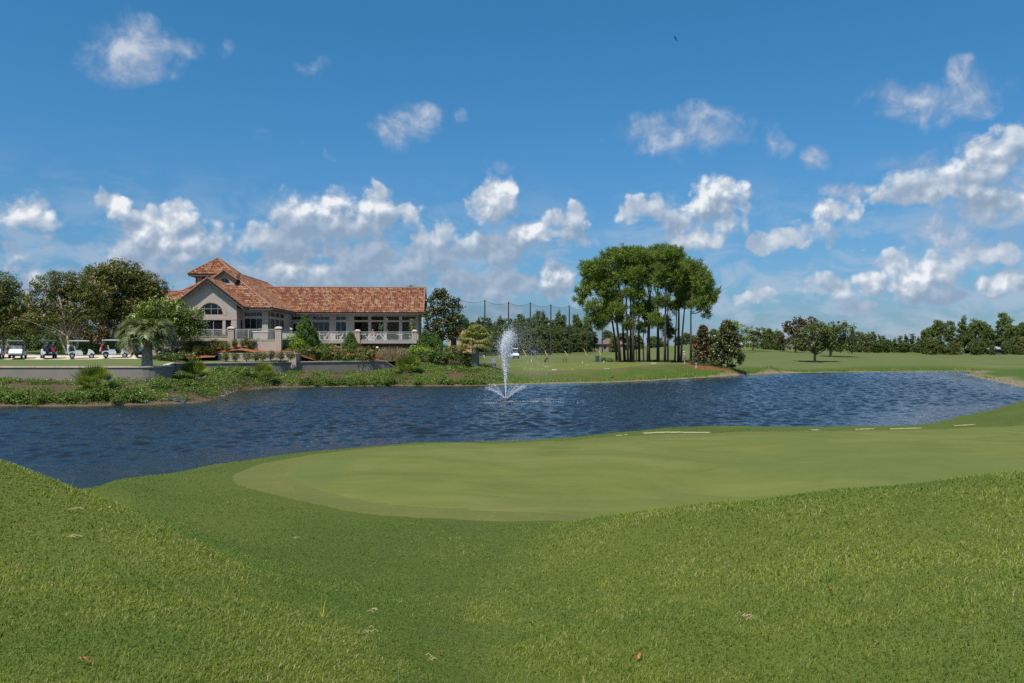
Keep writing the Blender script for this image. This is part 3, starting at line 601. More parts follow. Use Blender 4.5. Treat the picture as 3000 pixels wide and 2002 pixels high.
def tiles(poly, up, name='roof', rot=0):
    """one roof slope laid with barrel tiles; poly starts with the two eave corners; points are (u,w,z)"""
    P = np.array(poly, float); ex = P[1]-P[0]; ex /= np.linalg.norm(ex); ey = np.array(up, float); ey -= ex*np.dot(ex, ey); ey /= np.linalg.norm(ey); n = np.cross(ex, ey)
    if n[2] < 0: n = -n
    q = np.c_[(P-P[0])@ex, (P-P[0])@ey]; r = rng_of(len(P)*7+int(abs(q[:, 0]).sum()*10))
    m = MB(); tw, th = .305, .40; x0, x1 = q[:, 0].min(), q[:, 0].max(); y1 = q[:, 1].max()
    nx, ny = int((x1-x0)/tw)+2, int(y1/th)+2
    cxs = x0+(np.arange(nx)+.5)*tw; cys = (np.arange(ny)+.5)*th; X, Y = np.meshgrid(cxs, cys); X, Y = X.ravel(), Y.ravel()
    s = sdf([tuple(a) for a in q], X, Y); k = s < .03; X, Y = X[k], Y[k]
    pv = np.array([a for a, _ in PROF]); ph = np.array([h for _, h in PROF]); npf = len(pv)
    jit = r.normal(0, .006, (len(X), 2))
    V = []
    lo_y = Y-th*.56; hi_y = Y+th*.52
    for yy, lift in ((lo_y, -.01), (lo_y, .085), (hi_y, .006)):
        uu = (X-tw/2)[:, None]+pv[None]*tw*1.02+jit[:, :1]; hh = ph[None]*(0.0 if lift < 0 else 1)+lift+jit[:, 1:]*.6
        V.append(P[0]+uu[..., None]*ex+yy[:, None, None]*ey+hh[..., None]*n)
    V = np.stack(V, 1).reshape(-1, 3)
    base = (np.arange(len(X))*3*npf)[:, None, None]; a = np.arange(npf-1)[None, None]; row = (np.arange(2)*npf)[None, :, None]
    Fq = np.stack([base+row+a, base+row+a+1, base+row+a+1+npf, base+row+a+npf], -1).reshape(-1, 4)
    m.add(V, Fq); o = m.build(name, mtile, house)
    u = MB(); u.add(P-n*.03, [tuple(range(len(P)))]); u.build('underlay', munder, o)
    return o
def ridgecap(parent, *pts, r=.13):
    m = MB()
    for a, b_ in zip(pts[:-1], pts[1:]):
        a = np.array(a); b_ = np.array(b_); L = np.linalg.norm(b_-a); k = max(1, int(L/.42))
        for i in range(k): p, q = a+(b_-a)*i/k, a+(b_-a)*(i+1.12)/k; m.tube([p+(0, 0, .02), q+(0, 0, .045)], [r*.86, r], 7)
    m.build('ridge_cap', mridge, parent)
TA = .69; EZ = 8.30
def wallstrip(m, fn, us, z0, ztop, holes, t=.24):
    """a wall standing along u with openings; fn(u,w,z) gives the point; holes are (ua, ub, zlo, zhi) with numbers or functions of u"""
    ev = lambda f, u: f(u) if callable(f) else f
    us = sorted(set(list(us)+[h[0] for h in holes]+[h[1] for h in holes]))
    def quad(p): m.add(p, [(0, 1, 2, 3)])
    for a, b_ in zip(us[:-1], us[1:]):
        if b_-a < 1e-5: continue
        mid = (a+b_)/2; hs_ = sorted([h for h in holes if h[0]-1e-6 <= mid <= h[1]+1e-6], key=lambda h: ev(h[2], mid))
        la, lb = z0, z0
        for h in hs_+[None]:
            if h: ha, hb = ev(h[2], a), ev(h[2], b_)
            else: ha, hb = ev(ztop, a), ev(ztop, b_)
            if max(ha-la, hb-lb) > 1e-4:
                quad([fn(a, 0, la), fn(b_, 0, lb), fn(b_, 0, hb), fn(a, 0, ha)]); quad([fn(b_, t, lb), fn(a, t, la), fn(a, t, ha), fn(b_, t, hb)])
            if h:
                quad([fn(a, 0, ha), fn(b_, 0, hb), fn(b_, t, hb), fn(a, t, ha)])
                la, lb = ev(h[3], a), ev(h[3], b_)
                quad([fn(a, t, la), fn(b_, t, lb), fn(b_, 0, lb), fn(a, 0, la)])
    for h in holes:
        for u in (h[0], h[1]):
            a, b_ = ev(h[2], u), ev(h[3], u)
            if b_-a > 1e-3: quad([fn(u, 0, a), fn(u, t, a), fn(u, t, b_), fn(u, 0, b_)])
    for u in (us[0], us[-1]):
        quad([fn(u, 0, z0), fn(u, t, z0), fn(u, t, ev(ztop, u)), fn(u, 0, ev(ztop, u))])
def window(fn, ua, ub, za, zb, cols, rows, name='window', glass=None):
    m = MB(); fr = .05
    def bar(u0, u1, z0, z1):
        c = [fn(u, w, z) for w in (.07, .13) for z in (z0, z1) for u in (u0, u1)]
        m.add(c, [(0, 1, 3, 2), (4, 6, 7, 5), (0, 4, 5, 1), (2, 3, 7, 6), (0, 2, 6, 4), (1, 5, 7, 3)])
    bar(ua, ua+fr, za, zb); bar(ub-fr, ub, za, zb); bar(ua+fr, ub-fr, za, za+fr); bar(ua+fr, ub-fr, zb-fr, zb)
    for k in range(1, cols): u = ua+(ub-ua)*k/cols; bar(u-.022, u+.022, za+fr, zb-fr)
    for k in range(1, rows): z = za+(zb-za)*k/rows; bar(ua+fr, ub-fr, z-.021, z+.021)
    o = m.build(name, mframe, house)
    p = MB(); p.add([fn(ua, .11, za), fn(ub, .11, za), fn(ub, .11, zb), fn(ua, .11, zb)], [(0, 1, 2, 3)]); p.build('pane', glass or mglass, o); return o
front = lambda w0: (lambda u, w, z: (u, w0+w, z))
side = lambda u0: (lambda u, w, z: (u0-w, u, z))       # wall running back, seen from the right
# walls of the main block
wz = lambda y, w, px=700: BZ(px, y, w)
GU, GW, GH = -6.1, -1.8, 3.05
gt = lambda u: min(EZ+3.2*(1-abs(u-GU)/4.05)-.12, 11.4)
acx = BU(618, GW); arad = 1.36; acz = wz(923.5, GW)
arch = lambda u: acz+math.sqrt(max(0, arad**2-(u-acx)**2))
lz0, lz1 = wz(993, GW), wz(938, GW)
gl = [(BU(603-34+.5, GW)-0.0, BU(652.5, GW), lz0, lz1), (BU(660.3, GW), BU(677.5, GW), lz0, lz1)]
gl.append((2*acx-BU(677.5, GW), 2*acx-BU(660.3, GW), lz0, lz1))
m = MB(); aus = [acx+arad*math.cos(PI*k/20) for k in range(21)]
wallstrip(m, front(GW), [GU-GH, GU, GU+GH]+aus, FL-1.2, gt, gl+[(acx-arad, acx+arad, acz, arch)])
bz0, bz1, bc0, bc1 = wz(993, 0, 740), wz(933, 0, 740), wz(927, 0, 740), wz(914.5, 0, 740)
bays = [(BU(715.3, 0), BU(768.5, 0), bz0, bz1), (BU(715.3, 0), BU(768.5, 0), bc0, bc1)]
dz1 = wz(937, 0, 700)
wallstrip(m, front(0), [GU+GH, 0], FL-1.2, EZ-.1, bays+[(BU(697, 0), BU(710.5, 0), FL, dz1)])
wallstrip(m, side(GU+GH), [GW+.24, 0], FL-1.2, EZ-.1, [])
sw = []
def BWs(px):                       # where along the side wall (u=0) a photo column falls
    k = (px-CX)/F; return (OX-k*OY)/(k*CT+ST)
for a, b_ in ((786, 791.5), (793.3, 805.5), (807.5, 819), (821, 832.3)): sw += [(BWs(a), BWs(b_), FL+.15, 7.12), (BWs(a), BWs(b_), 7.36, 7.92)]
wallstrip(m, side(0), [.26, 12.8], FL-1.2, EZ-.1, sw)
wallstrip(m, lambda u, w, z: (-12.6+w, u, z), [0, 32.6], FL-1.2, EZ-.1, [])
wallstrip(m, front(0), [-12.6, GU-GH], FL-1.2, EZ-.1, [])
wallstrip(m, lambda u, w, z: (u, 32.6-w, z), [-12.6, 0], FL-1.2, EZ-.1, [])
# long wing
RW = 12.8; y2z = lambda y: BZ(950, y, RW); UE = BU(1226, RW)
c0, c1, l1 = y2z(938), y2z(927.3), y2z(943.5)
ww = [(BU(916, RW), BU(965, RW), FL+.1, l1), (BU(983, RW), BU(1014, RW), FL+.1, l1), (BU(916, RW), BU(965, RW), c0, c1), (BU(983, RW), BU(1014, RW), c0, c1), (BU(854.5, RW), BU(902, RW), c0, c1), (BU(857, RW), BU(884, RW), FL, y2z(948.5))]
op = [(1037.4, 1078.5), (1087.5, 1123.7), (1132.3, 1169), (1178, 1218)]
oph = [(BU(a, RW), BU(b_, RW), za, zb) for a, b_ in op for za, zb in ((FL, l1), (c0, c1))]
wallstrip(m, front(RW), [.05, UE], FL-.6, EZ-.1, ww+oph)
wallstrip(m, lambda u, w, z: (UE-w, u, z), [RW+.26, 21.3], FL-.6, EZ-.1, [(a, a+1.35, za, zb) for a in (13.6, 15.5, 17.4, 19.3) for za, zb in ((FL, l1), (c0, c1))])
m.add([(UE-.2, RW-.5, EZ-.2), (UE-.2, 22, EZ-.2), (UE-.2, 17.06, 11.75)], [(0, 1, 2)])
wallstrip(m, lambda u, w, z: (u, 21.3-w, z), [.05, UE-.26], FL-.6, EZ-.1, [(BU(1090, RW), BU(1104, RW), FL, l1), (BU(1112, RW), BU(1120, RW), FL, c1), (BU(1186, RW), UE-.8, FL+.1, c1)])
m.build('wall', mwall, house)
m = MB(); m.bbox((.1, RW+.3, FL-.15), (UE-.3, 21, FL)); m.bbox((.1, RW+.3, EZ-.25), (UE-.3, 21, EZ-.12)); m.bbox((BU(1030, RW), RW+.3, FL), (BU(1036, RW), 20.9, EZ-.26)); m.build('veranda_floor', mdark, house)
m = MB(); m.bbox((BU(1062, RW)+.3, 18.6, FL), (BU(1078, RW)+.3, 18.9, FL+2.3)); m.build('bar_cabinet', mtrim, house)
# trim bands and arch surround
m = MB()
def band(u0, u1, w, za, zb): m.bbox((u0, w-.03, za), (u1, w+.001, zb))
bza, bzb = wz(935.5, GW), wz(927.5, GW)
band(GU-GH-.02, GU+GH+.03, GW, lz1+.02, acz-.03)
band(GU+GH, bays[0][0]-.03, 0, bz1+.03, bc0-.03); band(bays[0][1]+.03, .0, 0, bz1+.03, bc0-.03)
m.bbox((-.001, .05, 7.15), (.03, 12.7, 7.33))
for a, b_ in zip([.1]+[BU(x, RW) for x in (902.5, 965.5, 1014.5, 1037.4)], [BU(x, RW) for x in (854, 915.5, 982.5, 1037.4, 1226)]): band(a, b_, RW, l1+.02, c0-.02)
nA_ = 24; V = []
for k in range(nA_+1):
    a = PI*k/nA_
    for r_ in (arad+.02, arad+.40):
        for w in (GW-.05, GW+.02): V.append((acx+r_*math.cos(a), w, acz+r_*math.sin(a)))
m.add(V, [(4*k+p, 4*k+q, 4*k+4+q, 4*k+4+p) for k in range(nA_) for p, q in ((0, 2), (2, 3), (3, 1), (1, 0))])
m.build('trim_band', mtrim, house)
# windows
for h in gl: window(front(GW), h[0], h[1], h[2], h[3], 3 if h[1]-h[0] > 1.5 else 1, 2)
m = MB()
def abar(u0, u1, z0, z1): m.bbox((u0, GW+.07, z0), (u1, GW+.13, z1))
for k in range(16):
    a0, a1 = PI*k/16, PI*(k+1)/16; p = [(acx+r_*math.cos(a), GW+w, acz+r_*math.sin(a)) for r_ in (arad-.055, arad) for a in (a0, a1) for w in (.07, .13)]
    m.add(p, [(0, 1, 3, 2), (4, 6, 7, 5), (0, 4, 5, 1), (0, 2, 6, 4)])
abar(acx-arad, acx+arad, acz, acz+.05); abar(acx-arad*.88, acx+arad*.88, acz+.68, acz+.72)
for s_ in (-.74, 0, .74): abar(acx+s_-.02, acx+s_+.02, acz+.05, acz+math.sqrt(arad**2-s_**2)-.03)
o = m.build('arched_window', mframe, house)
p = MB(); p.add([(acx+arad*math.cos(PI*k/20), GW+.11, acz+arad*math.sin(PI*k/20)) for k in range(21)], [tuple(range(21))]); p.build('pane', mglass, o)
for h, (c_, r_) in zip(bays, ((3, 2), (3, 1))): window(front(0), *h, c_, r_)
window(front(0), BU(697, 0), BU(710.5, 0), FL, dz1, 1, 1, 'door')
for i_, h in enumerate(sw): window(side(0), *h, 1 if i_ < 2 else 2, 2 if i_ % 2 == 0 else 1)
for h, (c_, r_) in zip(ww, ((3, 2), (2, 2), (3, 1), (2, 1), (3, 1), (1, 1))): window(front(RW), *h, c_, r_, 'door' if h is ww[-1] else 'window')
# dark rooms behind the glass
m = MB()
m.bbox((-12.3, .45, FL-.1), (-.3, 12, EZ-.3)); m.bbox((GU-GH+.3, GW+.35, FL-.1), (GU+GH-.3, .3, EZ-.3)); m.bbox((.3, RW+.4, FL-.1), (BU(1030, RW), 20.9, EZ-.3)); m.build('interior', mdark, house)
# roofs
PK = (-6.33, 6.2, 13.15); PB = (-6.33, 26.3, 13.15); EL, ER, EF, EB = -13.36, .70, -.80, 33.3
r1 = tiles([(EL, EF, EZ), (ER, EF, EZ), PK], (0, 1, TA)); ridgecap(r1, (ER, EF, EZ+.03), PK); ridgecap(r1, (EL, EF, EZ+.03), PK)
r2 = tiles([(ER, EB, EZ), (ER, EF, EZ), PK, PB], (-1, 0, TA)); ridgecap(r2, PK, PB, (ER, EB, EZ))
tiles([(EL, EF, EZ), (EL, EB, EZ), PB, PK], (1, 0, TA))
tiles([(EL, EB, EZ), (ER, EB, EZ), PB], (0, -1, TA))
GA = (GU, -2.4, 11.5); GB = (GU, 3.84, 11.5)
r3 = tiles([(GU+4.05, -.8, EZ), (GU+4.05, -2.4, EZ), GA, GB], (-1, 0, .79)); ridgecap(r3, GA, GB)
ridgecap(r3, (GU+4.05, -2.38, EZ+.03), (GU, -2.38, 11.53)); ridgecap(r3, (GU-4.05, -2.38, EZ+.03), (GU, -2.38, 11.53))
tiles([(GU-4.05, -2.4, EZ), (GU-4.05, -.8, EZ), GB, GA], (1, 0, .79))
RZ, RR, RE = 11.9, 17.06, 17.35
r4 = tiles([(ER, 11.6, EZ), (RE, 11.6, EZ), (RE, RR, RZ), (-4.5, RR, RZ)], (0, 1, .66)); ridgecap(r4, (-4.5, RR, RZ), (RE, RR, RZ)); ridgecap(r4, (RE-.02, 11.6, EZ+.03), (RE-.02, RR, RZ+.03))
tiles([(ER, 22.52, EZ), (RE, 22.52, EZ), (RE, RR, RZ), (-4.5, RR, RZ)], (0, -1, .66))
# dormer
DU, DW, DH, DEZ, DAZ = -5.82, 3.2, 1.5, 11.78, 12.87
dorm = MB(); dz = lambda u: DAZ-.12-(DAZ-DEZ)*abs(u-DU)/DH; dr = .62; dcz = 11.36
wallstrip(dorm, front(DW), [DU-1.2, DU, DU+1.2]+[DU+dr*math.cos(PI*k/12) for k in range(13)], 10.9, dz, [(DU-dr, DU+dr, dcz, lambda u: dcz+math.sqrt(max(0, dr*dr-(u-DU)**2)))])
dorm.add([(DU-1.2, DW, 10.9), (DU-1.2, DW+2.2, 12.2), (DU-1.2, DW+2.2, 12.9), (DU-1.2, DW, 12.0)], [(0, 1, 2, 3)]); dorm.add([(DU+1.2, DW, 10.9), (DU+1.2, DW+2.2, 12.2), (DU+1.2, DW+2.2, 12.9), (DU+1.2, DW, 12.0)], [(0, 1, 2, 3)])
dm = dorm.build('dormer', mtrim, house)
m = MB(); m.add([(DU+dr*math.cos(PI*k/12), DW+.12, dcz+dr*math.sin(PI*k/12)) for k in range(13)], [tuple(range(13))]); m.build('pane', mglass, dm)
m = MB(); m.bbox((DU-.02, DW+.06, dcz), (DU+.02, DW+.11, dcz+dr)); m.bbox((DU-dr, DW+.06, dcz), (DU+dr, DW+.11, dcz+.04)); m.build('mullion', mframe, dm)
r5 = tiles([(DU+DH, DW+1.6, DEZ), (DU+DH, DW-.35, DEZ), (DU, DW-.35, DAZ), (DU, 5.9, DAZ)], (-1, 0, .73)); ridgecap(r5, (DU, DW-.35, DAZ), (DU, 5.9, DAZ)); ridgecap(r5, (DU+DH, DW-.33, DEZ+.02), (DU, DW-.33, DAZ+.02), (DU-DH, DW-.33, DEZ+.02), r=.10)
tiles([(DU-DH, DW-.35, DEZ), (DU-DH, DW+1.6, DEZ), (DU, 5.9, DAZ), (DU, DW-.35, DAZ)], (1, 0, .73))
# tower
T0, T1, TW0, TW1, TZ = -11.5, -5.9, 7.4, 13.0, 12.85; TP = (-8.7, 10.2, 15.08)
tw = MB(); lat = (BU(592, 8.1), BU(634, 8.1), 11.55, 12.62)
wallstrip(tw, front(8.1), [-10.8, -6.6], 8.2, TZ-.05, [lat]); wallstrip(tw, lambda u, w, z: (-10.8+w, u, z), [8.1, 12.3], 8.2, TZ-.05, [(9.2, 11.2, 11.55, 12.62)]); wallstrip(tw, side(-6.6), [8.1, 12.3], 8.2, TZ-.05, [(9.2, 11.2, 11.55, 12.62)]); wallstrip(tw, lambda u, w, z: (u, 12.3-w, z), [-10.8, -6.6], 8.2, TZ-.05, [(-9.7, -7.7, 11.55, 12.62)])
two = tw.build('tower', mwall, house)
m = MB()
for k in range(1, 9): u = lat[0]+(lat[1]-lat[0])*k/9; m.bbox((u-.035, 8.14, lat[2]), (u+.035, 8.18, lat[3]))
for k in range(1, 6): z = lat[2]+(lat[3]-lat[2])*k/6; m.bbox((lat[0], 8.185, z-.035), (lat[1], 8.21, z+.035))
m.build('lattice', mfas, two)
r6 = tiles([(T0, TW0, TZ), (T1, TW0, TZ), TP], (0, 1, .8)); ridgecap(r6, (T0, TW0, TZ), TP); ridgecap(r6, (T1, TW0, TZ), TP, (T1, TW1, TZ))
tiles([(T1, TW1, TZ), (T1, TW0, TZ), TP], (-1, 0, .8)); tiles([(T0, TW0, TZ), (T0, TW1, TZ), TP], (1, 0, .8)); tiles([(T0, TW1, TZ), (T1, TW1, TZ), TP], (0, -1, .8))
# lower wing behind the flowering trees
m = MB(); wallstrip(m, front(6), [-18.5, -12.7], FL-1.2, EZ-.1, [(-17.5+2.6*k, -16+2.6*k, 5.4, 7.4) for k in range(2)]); m.bbox((-18.4, 6.3, FL-1), (-12.8, 12, EZ-.4)); m.build('wall', mwall, house)
r7 = tiles([(-19, 5.2, EZ), (-12.9, 5.2, EZ), (-12.0, 9, 10.75), (-19, 9, 10.75)], (0, 1, .64)); ridgecap(r7, (-19, 9, 10.75), (-10, 9, 10.75)); tiles([(-19, 12.8, EZ), (-12.9, 12.8, EZ), (-12.0, 9, 10.75), (-19, 9, 10.75)], (0, -1, .64))
# fascias and soffits
m = MB()
def fas(a, b_, z=EZ, h=.24):
    a = Vector((*a, 0)); b_ = Vector((*b_, 0)); d = (b_-a).normalized(); n_ = Vector((-d.y, d.x, 0))*.035
    p = [(a-n_), (b_-n_), (b_+n_), (a+n_)]; m.add([(q.x, q.y, z-h) for q in p]+[(q.x, q.y, z-.035) for q in p], [(0, 1, 2, 3), (4, 5, 6, 7), (0, 1, 5, 4), (1, 2, 6, 5), (2, 3, 7, 6), (3, 0, 4, 7)])
fas((GU+4.1, EF+.06), (ER-.06, EF+.06)); fas((ER-.06, EF), (ER-.06, 11.6)); fas((ER, 11.66), (RE-.06, 11.66)); fas((GU+4.0, -2.36), (GU+4.0, -.8)); fas((GU-4.0, -2.36), (GU-4.0, -.8)); fas((EL+.06, EF+.06), (GU-4.1, EF+.06)); fas((EL+.06, EF), (EL+.06, EB)); fas((RE-.06, 22.46), (ER, 22.46))
for (a, b_) in (((T0+.05, TW0+.05), (T1-.05, TW0+.05)), ((T1-.05, TW0+.05), (T1-.05, TW1-.05)), ((T0+.05, TW0+.05), (T0+.05, TW1-.05))): fas(a, b_, TZ, .26)
def sof(a, b_, z): m.bbox((a[0], a[1], z-.04), (b_[0], b_[1], z))
sof((GU+4.1, EF+.1), (ER-.1, -.01), EZ-.20); sof((.01, 0), (ER-.1, 11.7), EZ-.20); sof((.01, 11.71), (RE-.1, RW-.01), EZ-.20); sof((UE+.01, RW), (RE-.1, 21.3), EZ-.20); sof((T0+.1, TW0+.1), (T1-.1, 8.09), TZ-.22); sof((T0+.1, 8.1), (-10.81, 12.3), TZ-.22)
for s_ in (1, -1):                                        # raking boards of the gables
    a = Vector((GU+s_*4.05, 0, EZ)); b_ = Vector((GU, 0, 11.5)); V = []
    for w in (-2.36, -2.30):
        for q in (a, b_):
            for dz_ in (-.07, -.36): V.append((q.x, w, q.z+dz_))
    m.add(V, [(0, 1, 3, 2), (4, 5, 7, 6), (0, 2, 6, 4), (1, 3, 7, 5)])
    V = [(GU+s_*4.05, -2.3, EZ-.12), (GU, -2.3, 11.38), (GU, GW, 11.38), (GU+s_*4.05, GW, EZ-.12)]; m.add(V, [(0, 1, 2, 3)])
    V = [(DU+s_*DH, DW-.30, DEZ-.05), (DU, DW-.30, DAZ-.05), (DU, DW-.30, DAZ-.24), (DU+s_*DH, DW-.30, DEZ-.24)]; m.add(V, [(0, 1, 2, 3)])
for q, w0, w1 in ((RE-.05, 11.6, RR), (RE-.05, 22.52, RR)):
    V = [(q, w0, EZ-.05), (q, w1, RZ-.05), (q, w1, RZ-.34), (q, w0, EZ-.34)]; m.add(V, [(0, 1, 2, 3)])
    V = [(q, w0, EZ-.1), (q, w1, RZ-.1), (UE-.2, w1, RZ-.1), (UE-.2, w0, EZ-.1)]; m.add(V, [(0, 1, 2, 3)])
m.build('fascia', mfas, house)
# lamps
def emis(name, col, st):
    mm, nt, out = newmat(name); e_ = nd(nt, 'ShaderNodeEmission', i_Strength=st); e_.inputs[0].default_value = (*col, 1); lk(nt, e_.outputs[0], out.inputs[0]); return mm
mlamp = emis('lamp_glow', (1, .55, .18), 6)
for (px, py, w, nm) in ((847, 923, RW-.35, 'wall_lamp'), (631, 915, -.9, 'ceiling_lamp')):
    m = MB(); m.ell((BU(px, w), w, BZ(px, py, w)), (.10, .10, .12), 8, 6); m.build(nm, mlamp, house)

# ------------------------------------------------------------------ patio, deck, piers, railings
mpier = plain('pier_stucco', (.42, .335, .27), .9, var=.08, scale=1.2, bump=.15, spec=.2, dirt=(.33, .265, .215))
mconc = plain('deck_concrete', (.33, .30, .275), .9, var=.1, scale=1, dirt=(.25, .225, .20))
mrail = plain('railing_paint', (.50, .505, .44), .5, var=.04)
PW = -7.75; A0, A1, B0, B1 = BU(667, PW-.3), BU(684.5, PW-.3), BU(807, PW-.3), BU(823.5, PW-.3); DKW = 5.0
pat = thing('patio', 'tan stucco patio terrace with pale coping in front of the gabled wing', 'patio', (OX, OY, 0), TH)
m = MB(); m.bbox((-13, PW+.05, FL-.18), (B1-.05, GW-.02, FL)); m.build('floor', mconc, pat)
m = MB(); m.bbox((A1+.02, PW+.02, 2.6), (B0-.02, PW+.30, FL-.19)); m.bbox((-13, PW+.32, 2.9), (A0-.02, PW+.60, FL+.16)); m.bbox((B1-.34, PW+.64, 2.6), (B1-.06, DKW, FL-.19)); m.build('wall', mpier, pat)
deck = thing('deck', 'raised concrete deck with open dark space beneath along the long wing', 'deck', (OX, OY, 0), TH)
m = MB(); U0, U1 = B1-.02, BU(1220, DKW); m.bbox((U0, DKW-.15, FL-.40), (U1, RW-.02, FL)); m.build('slab', mconc, deck)
m = MB(); m.bbox((U0, DKW+1.3, 1.5), (U1-.4, DKW+1.6, FL-.41)); m.build('wall', mstuc, deck)
m = MB(); m.bbox((BU(1105, DKW), DKW+.6, 1.4), (BU(1200, DKW), DKW+.9, BZ(1150, 1021, DKW))); m.build('low_wall', mstuc, deck)
m = MB(); m.bbox((BU(1098.5, DKW), DKW+1.05, FL-1.03), (BU(1106, DKW), DKW+1.29, FL-.78)); fix = m.build('floodlight', plain('lamp_case', (.55, .5, .36), .5), deck)
m = MB(); m.bbox((BU(1099.2, DKW), DKW+1.03, FL-.92), (BU(1105.3, DKW), DKW+1.045, FL-.80)); m.build('lens', emis('flood_lens', (1, .85, .5), 1.1), fix)
def pier(u, w, zb, zt, s_, label):
    p = W2(u, w); o = thing('pier', label, 'pier', (p[0], p[1], zb), TH, 'stucco piers between the railings')
    m = MB(); m.bbox((-s_/2, -s_/2, 0), (s_/2, s_/2, zt-zb-.24)); m.build('shaft', mpier, o)
    m = MB(); m.bbox((-s_/2-.02, -s_/2-.02, zt-zb-.46), (s_/2+.02, s_/2+.02, zt-zb-.40)); m.box((0, 0, zt-zb-.17), (s_+.14, s_+.14, .13), None, 0, .97); m.box((0, 0, zt-zb-.05), (s_+.08, s_+.08, .11), None, 0, .55); m.build('cap', mcap, o)
pier((A0+A1)/2, PW, 2.7, BZ(676, 957.5, PW), .62, 'wide stucco pier with flat cap between the two patio railings')
pier((B0+B1)/2, PW, 2.5, BZ(815, 957.5, PW), .60, 'stucco pier at the patio corner beside the yellow-green shrub')
pier(BU(849, DKW-.6), DKW-.6, 3.0, BZ(849, 961, DKW-.6), .52, 'stucco pier standing back between patio and deck, left of the tall cypress')
pier(BU(1048, DKW), DKW, FL-.40, BZ(1048, 966, DKW), .56, 'stucco pier in the middle of the deck railing above the small cypress')
pier(BU(1214.5, DKW), DKW, FL-.40, BZ(1214, 966.5, DKW), .52, 'stucco pier at the open end of the deck railing')
def railing(a, b_, zb, h, label, nposts):
    """a and b are (u,w) on the house grid"""
    pa, pb = Vector(W2(*a)), Vector(W2(*b_)); d = pb-pa; L = d.length; o = thing('railing', label, 'railing', (pa.x, pa.y, zb), math.atan2(d.y, d.x), 'pale metal railings of the patio and deck')
    m = MB(); m.bbox((0, -.03, h-.05), (L, .03, h)); m.build('top_rail', mrail, o)
    m = MB(); m.bbox((0, -.018, h-.20), (L, .018, h-.165)); m.bbox((0, -.018, .08), (L, .018, .115)); m.build('mid_rail', mrail, o)
    m = MB(); n = int(L/.125)
    for k in range(n): x = (k+.5)*L/n; m.bbox((x-.011, -.011, .116), (x+.011, .011, h-.201))
    m.build('baluster_infill', mrail, o)
    for k in range(nposts+1):
        x = .03+(L-.06)*k/nposts; m = MB(); m.bbox((x-.028, -.035, 0), (x+.028, .035, h+.01)); m.build('post', mrail, o)
railing((A1+.03, PW), (B0-.03, PW), FL-.19, BZ(740, 964.8, PW)-FL+.19, 'front patio railing between the two wide stucco piers', 3)
railing((-13, PW+.46), (A0-.03, PW+.46), FL+.16, .88, 'patio railing half hidden by the white-flowered tree', 6)
railing((B1-.2, PW+.35), (B1-.2, DKW-.9), FL-.19, 1.14, 'railing running back from the patio corner to the deck', 8)
railing((BU(857, DKW-.3), DKW-.3), (BU(1041, DKW), DKW-.02), FL, 1.04, 'deck railing left of the middle pier, in front of white chairs', 7)
railing((BU(1055, DKW), DKW), (BU(1208, DKW), DKW), FL, 1.04, 'deck railing right of the middle pier, in front of the open veranda', 4)
pl = thing('planter_wall', 'low tan planter wall behind a row of small shrubs', 'wall', (xat(638, 82.3), 82.3, 0), .015)
Lp = xat(868, 82.5)-xat(638, 82.3); m = MB(); m.bbox((0, 0, 1.6), (Lp, .3, 3.12)); m.bbox((Lp-.3, .301, 1.6), (Lp, 4.5, 3.12)); m.build('wall', mpier, pl); m = MB(); m.bbox((-.04, -.04, 3.12), (Lp+.04, .34, 3.19)); m.build('cap', mcap, pl)
# a counter on the patio
ct = thing('outdoor_counter', 'tan stucco counter with a white top behind the patio railing', 'counter', (*W2(BU(765, -4), -4), FL), TH)
m = MB(); m.bbox((-.78, -.35, 0), (.78, .35, .86)); m.build('base', mpier, ct); m = MB(); m.bbox((-.86, -.42, .86), (.86, .42, .93)); m.build('top', plain('white_top', (.75, .75, .73), .4), ct)
# ------------------------------------------------------------------ foliage
def unit(a): return a/(np.linalg.norm(a, axis=-1, keepdims=True)+1e-9)
def leafquads(P, L, W, r, up=.35, out=None, lv=.3, along=None, aw=0.0):
    """leaf blades at the points P; they face up/outwards a little more often than not"""
    n = len(P); nn = r.normal(size=(n, 3)); nn[:, 2] = np.abs(nn[:, 2])*.8+up
    if out is not None: nn += out*.6
    nn = unit(nn); a = r.normal(size=(n, 3))
    if along is not None: a = a*(1-aw)+along*aw*1.6
    a = unit(a-nn*(a*nn).sum(1, keepdims=True)); b = np.cross(nn, a)
    l = (L*(1+lv*r.uniform(-1, 1, n)))[:, None]; w = (W*(1+lv*r.uniform(-1, 1, n)))[:, None]
    V = np.stack([P-a*l*.5, P+b*w*.5-a*l*.05, P+a*l*.5, P-b*w*.5-a*l*.05], 1).reshape(-1, 3)
    return V, np.arange(4*n).reshape(-1, 4)
def clumped(lobes, rc, dens, r, shell=(.74, 1.03), inner=.25):
    """clump centres spread over the skins of ellipsoid lobes (cx,cy,cz,rx,ry,rz)"""
    C = []; N = []
    for (cx, cy, cz, rx, ry, rz) in lobes:
        area = 4*PI*((rx*ry)**1.6/3+(rx*rz)**1.6/3+(ry*rz)**1.6/3)**(1/1.6); k = max(4, int(dens*area/(rc*rc*PI)))
        d = unit(r.normal(size=(k, 3))); f = np.where(r.random(k) < inner, r.uniform(.25, .75, k), r.uniform(*shell, k))[:, None]
        C.append(np.array((cx, cy, cz))+d*f*np.array((rx, ry, rz))); N.append(d)
    return np.concatenate(C), np.concatenate(N)
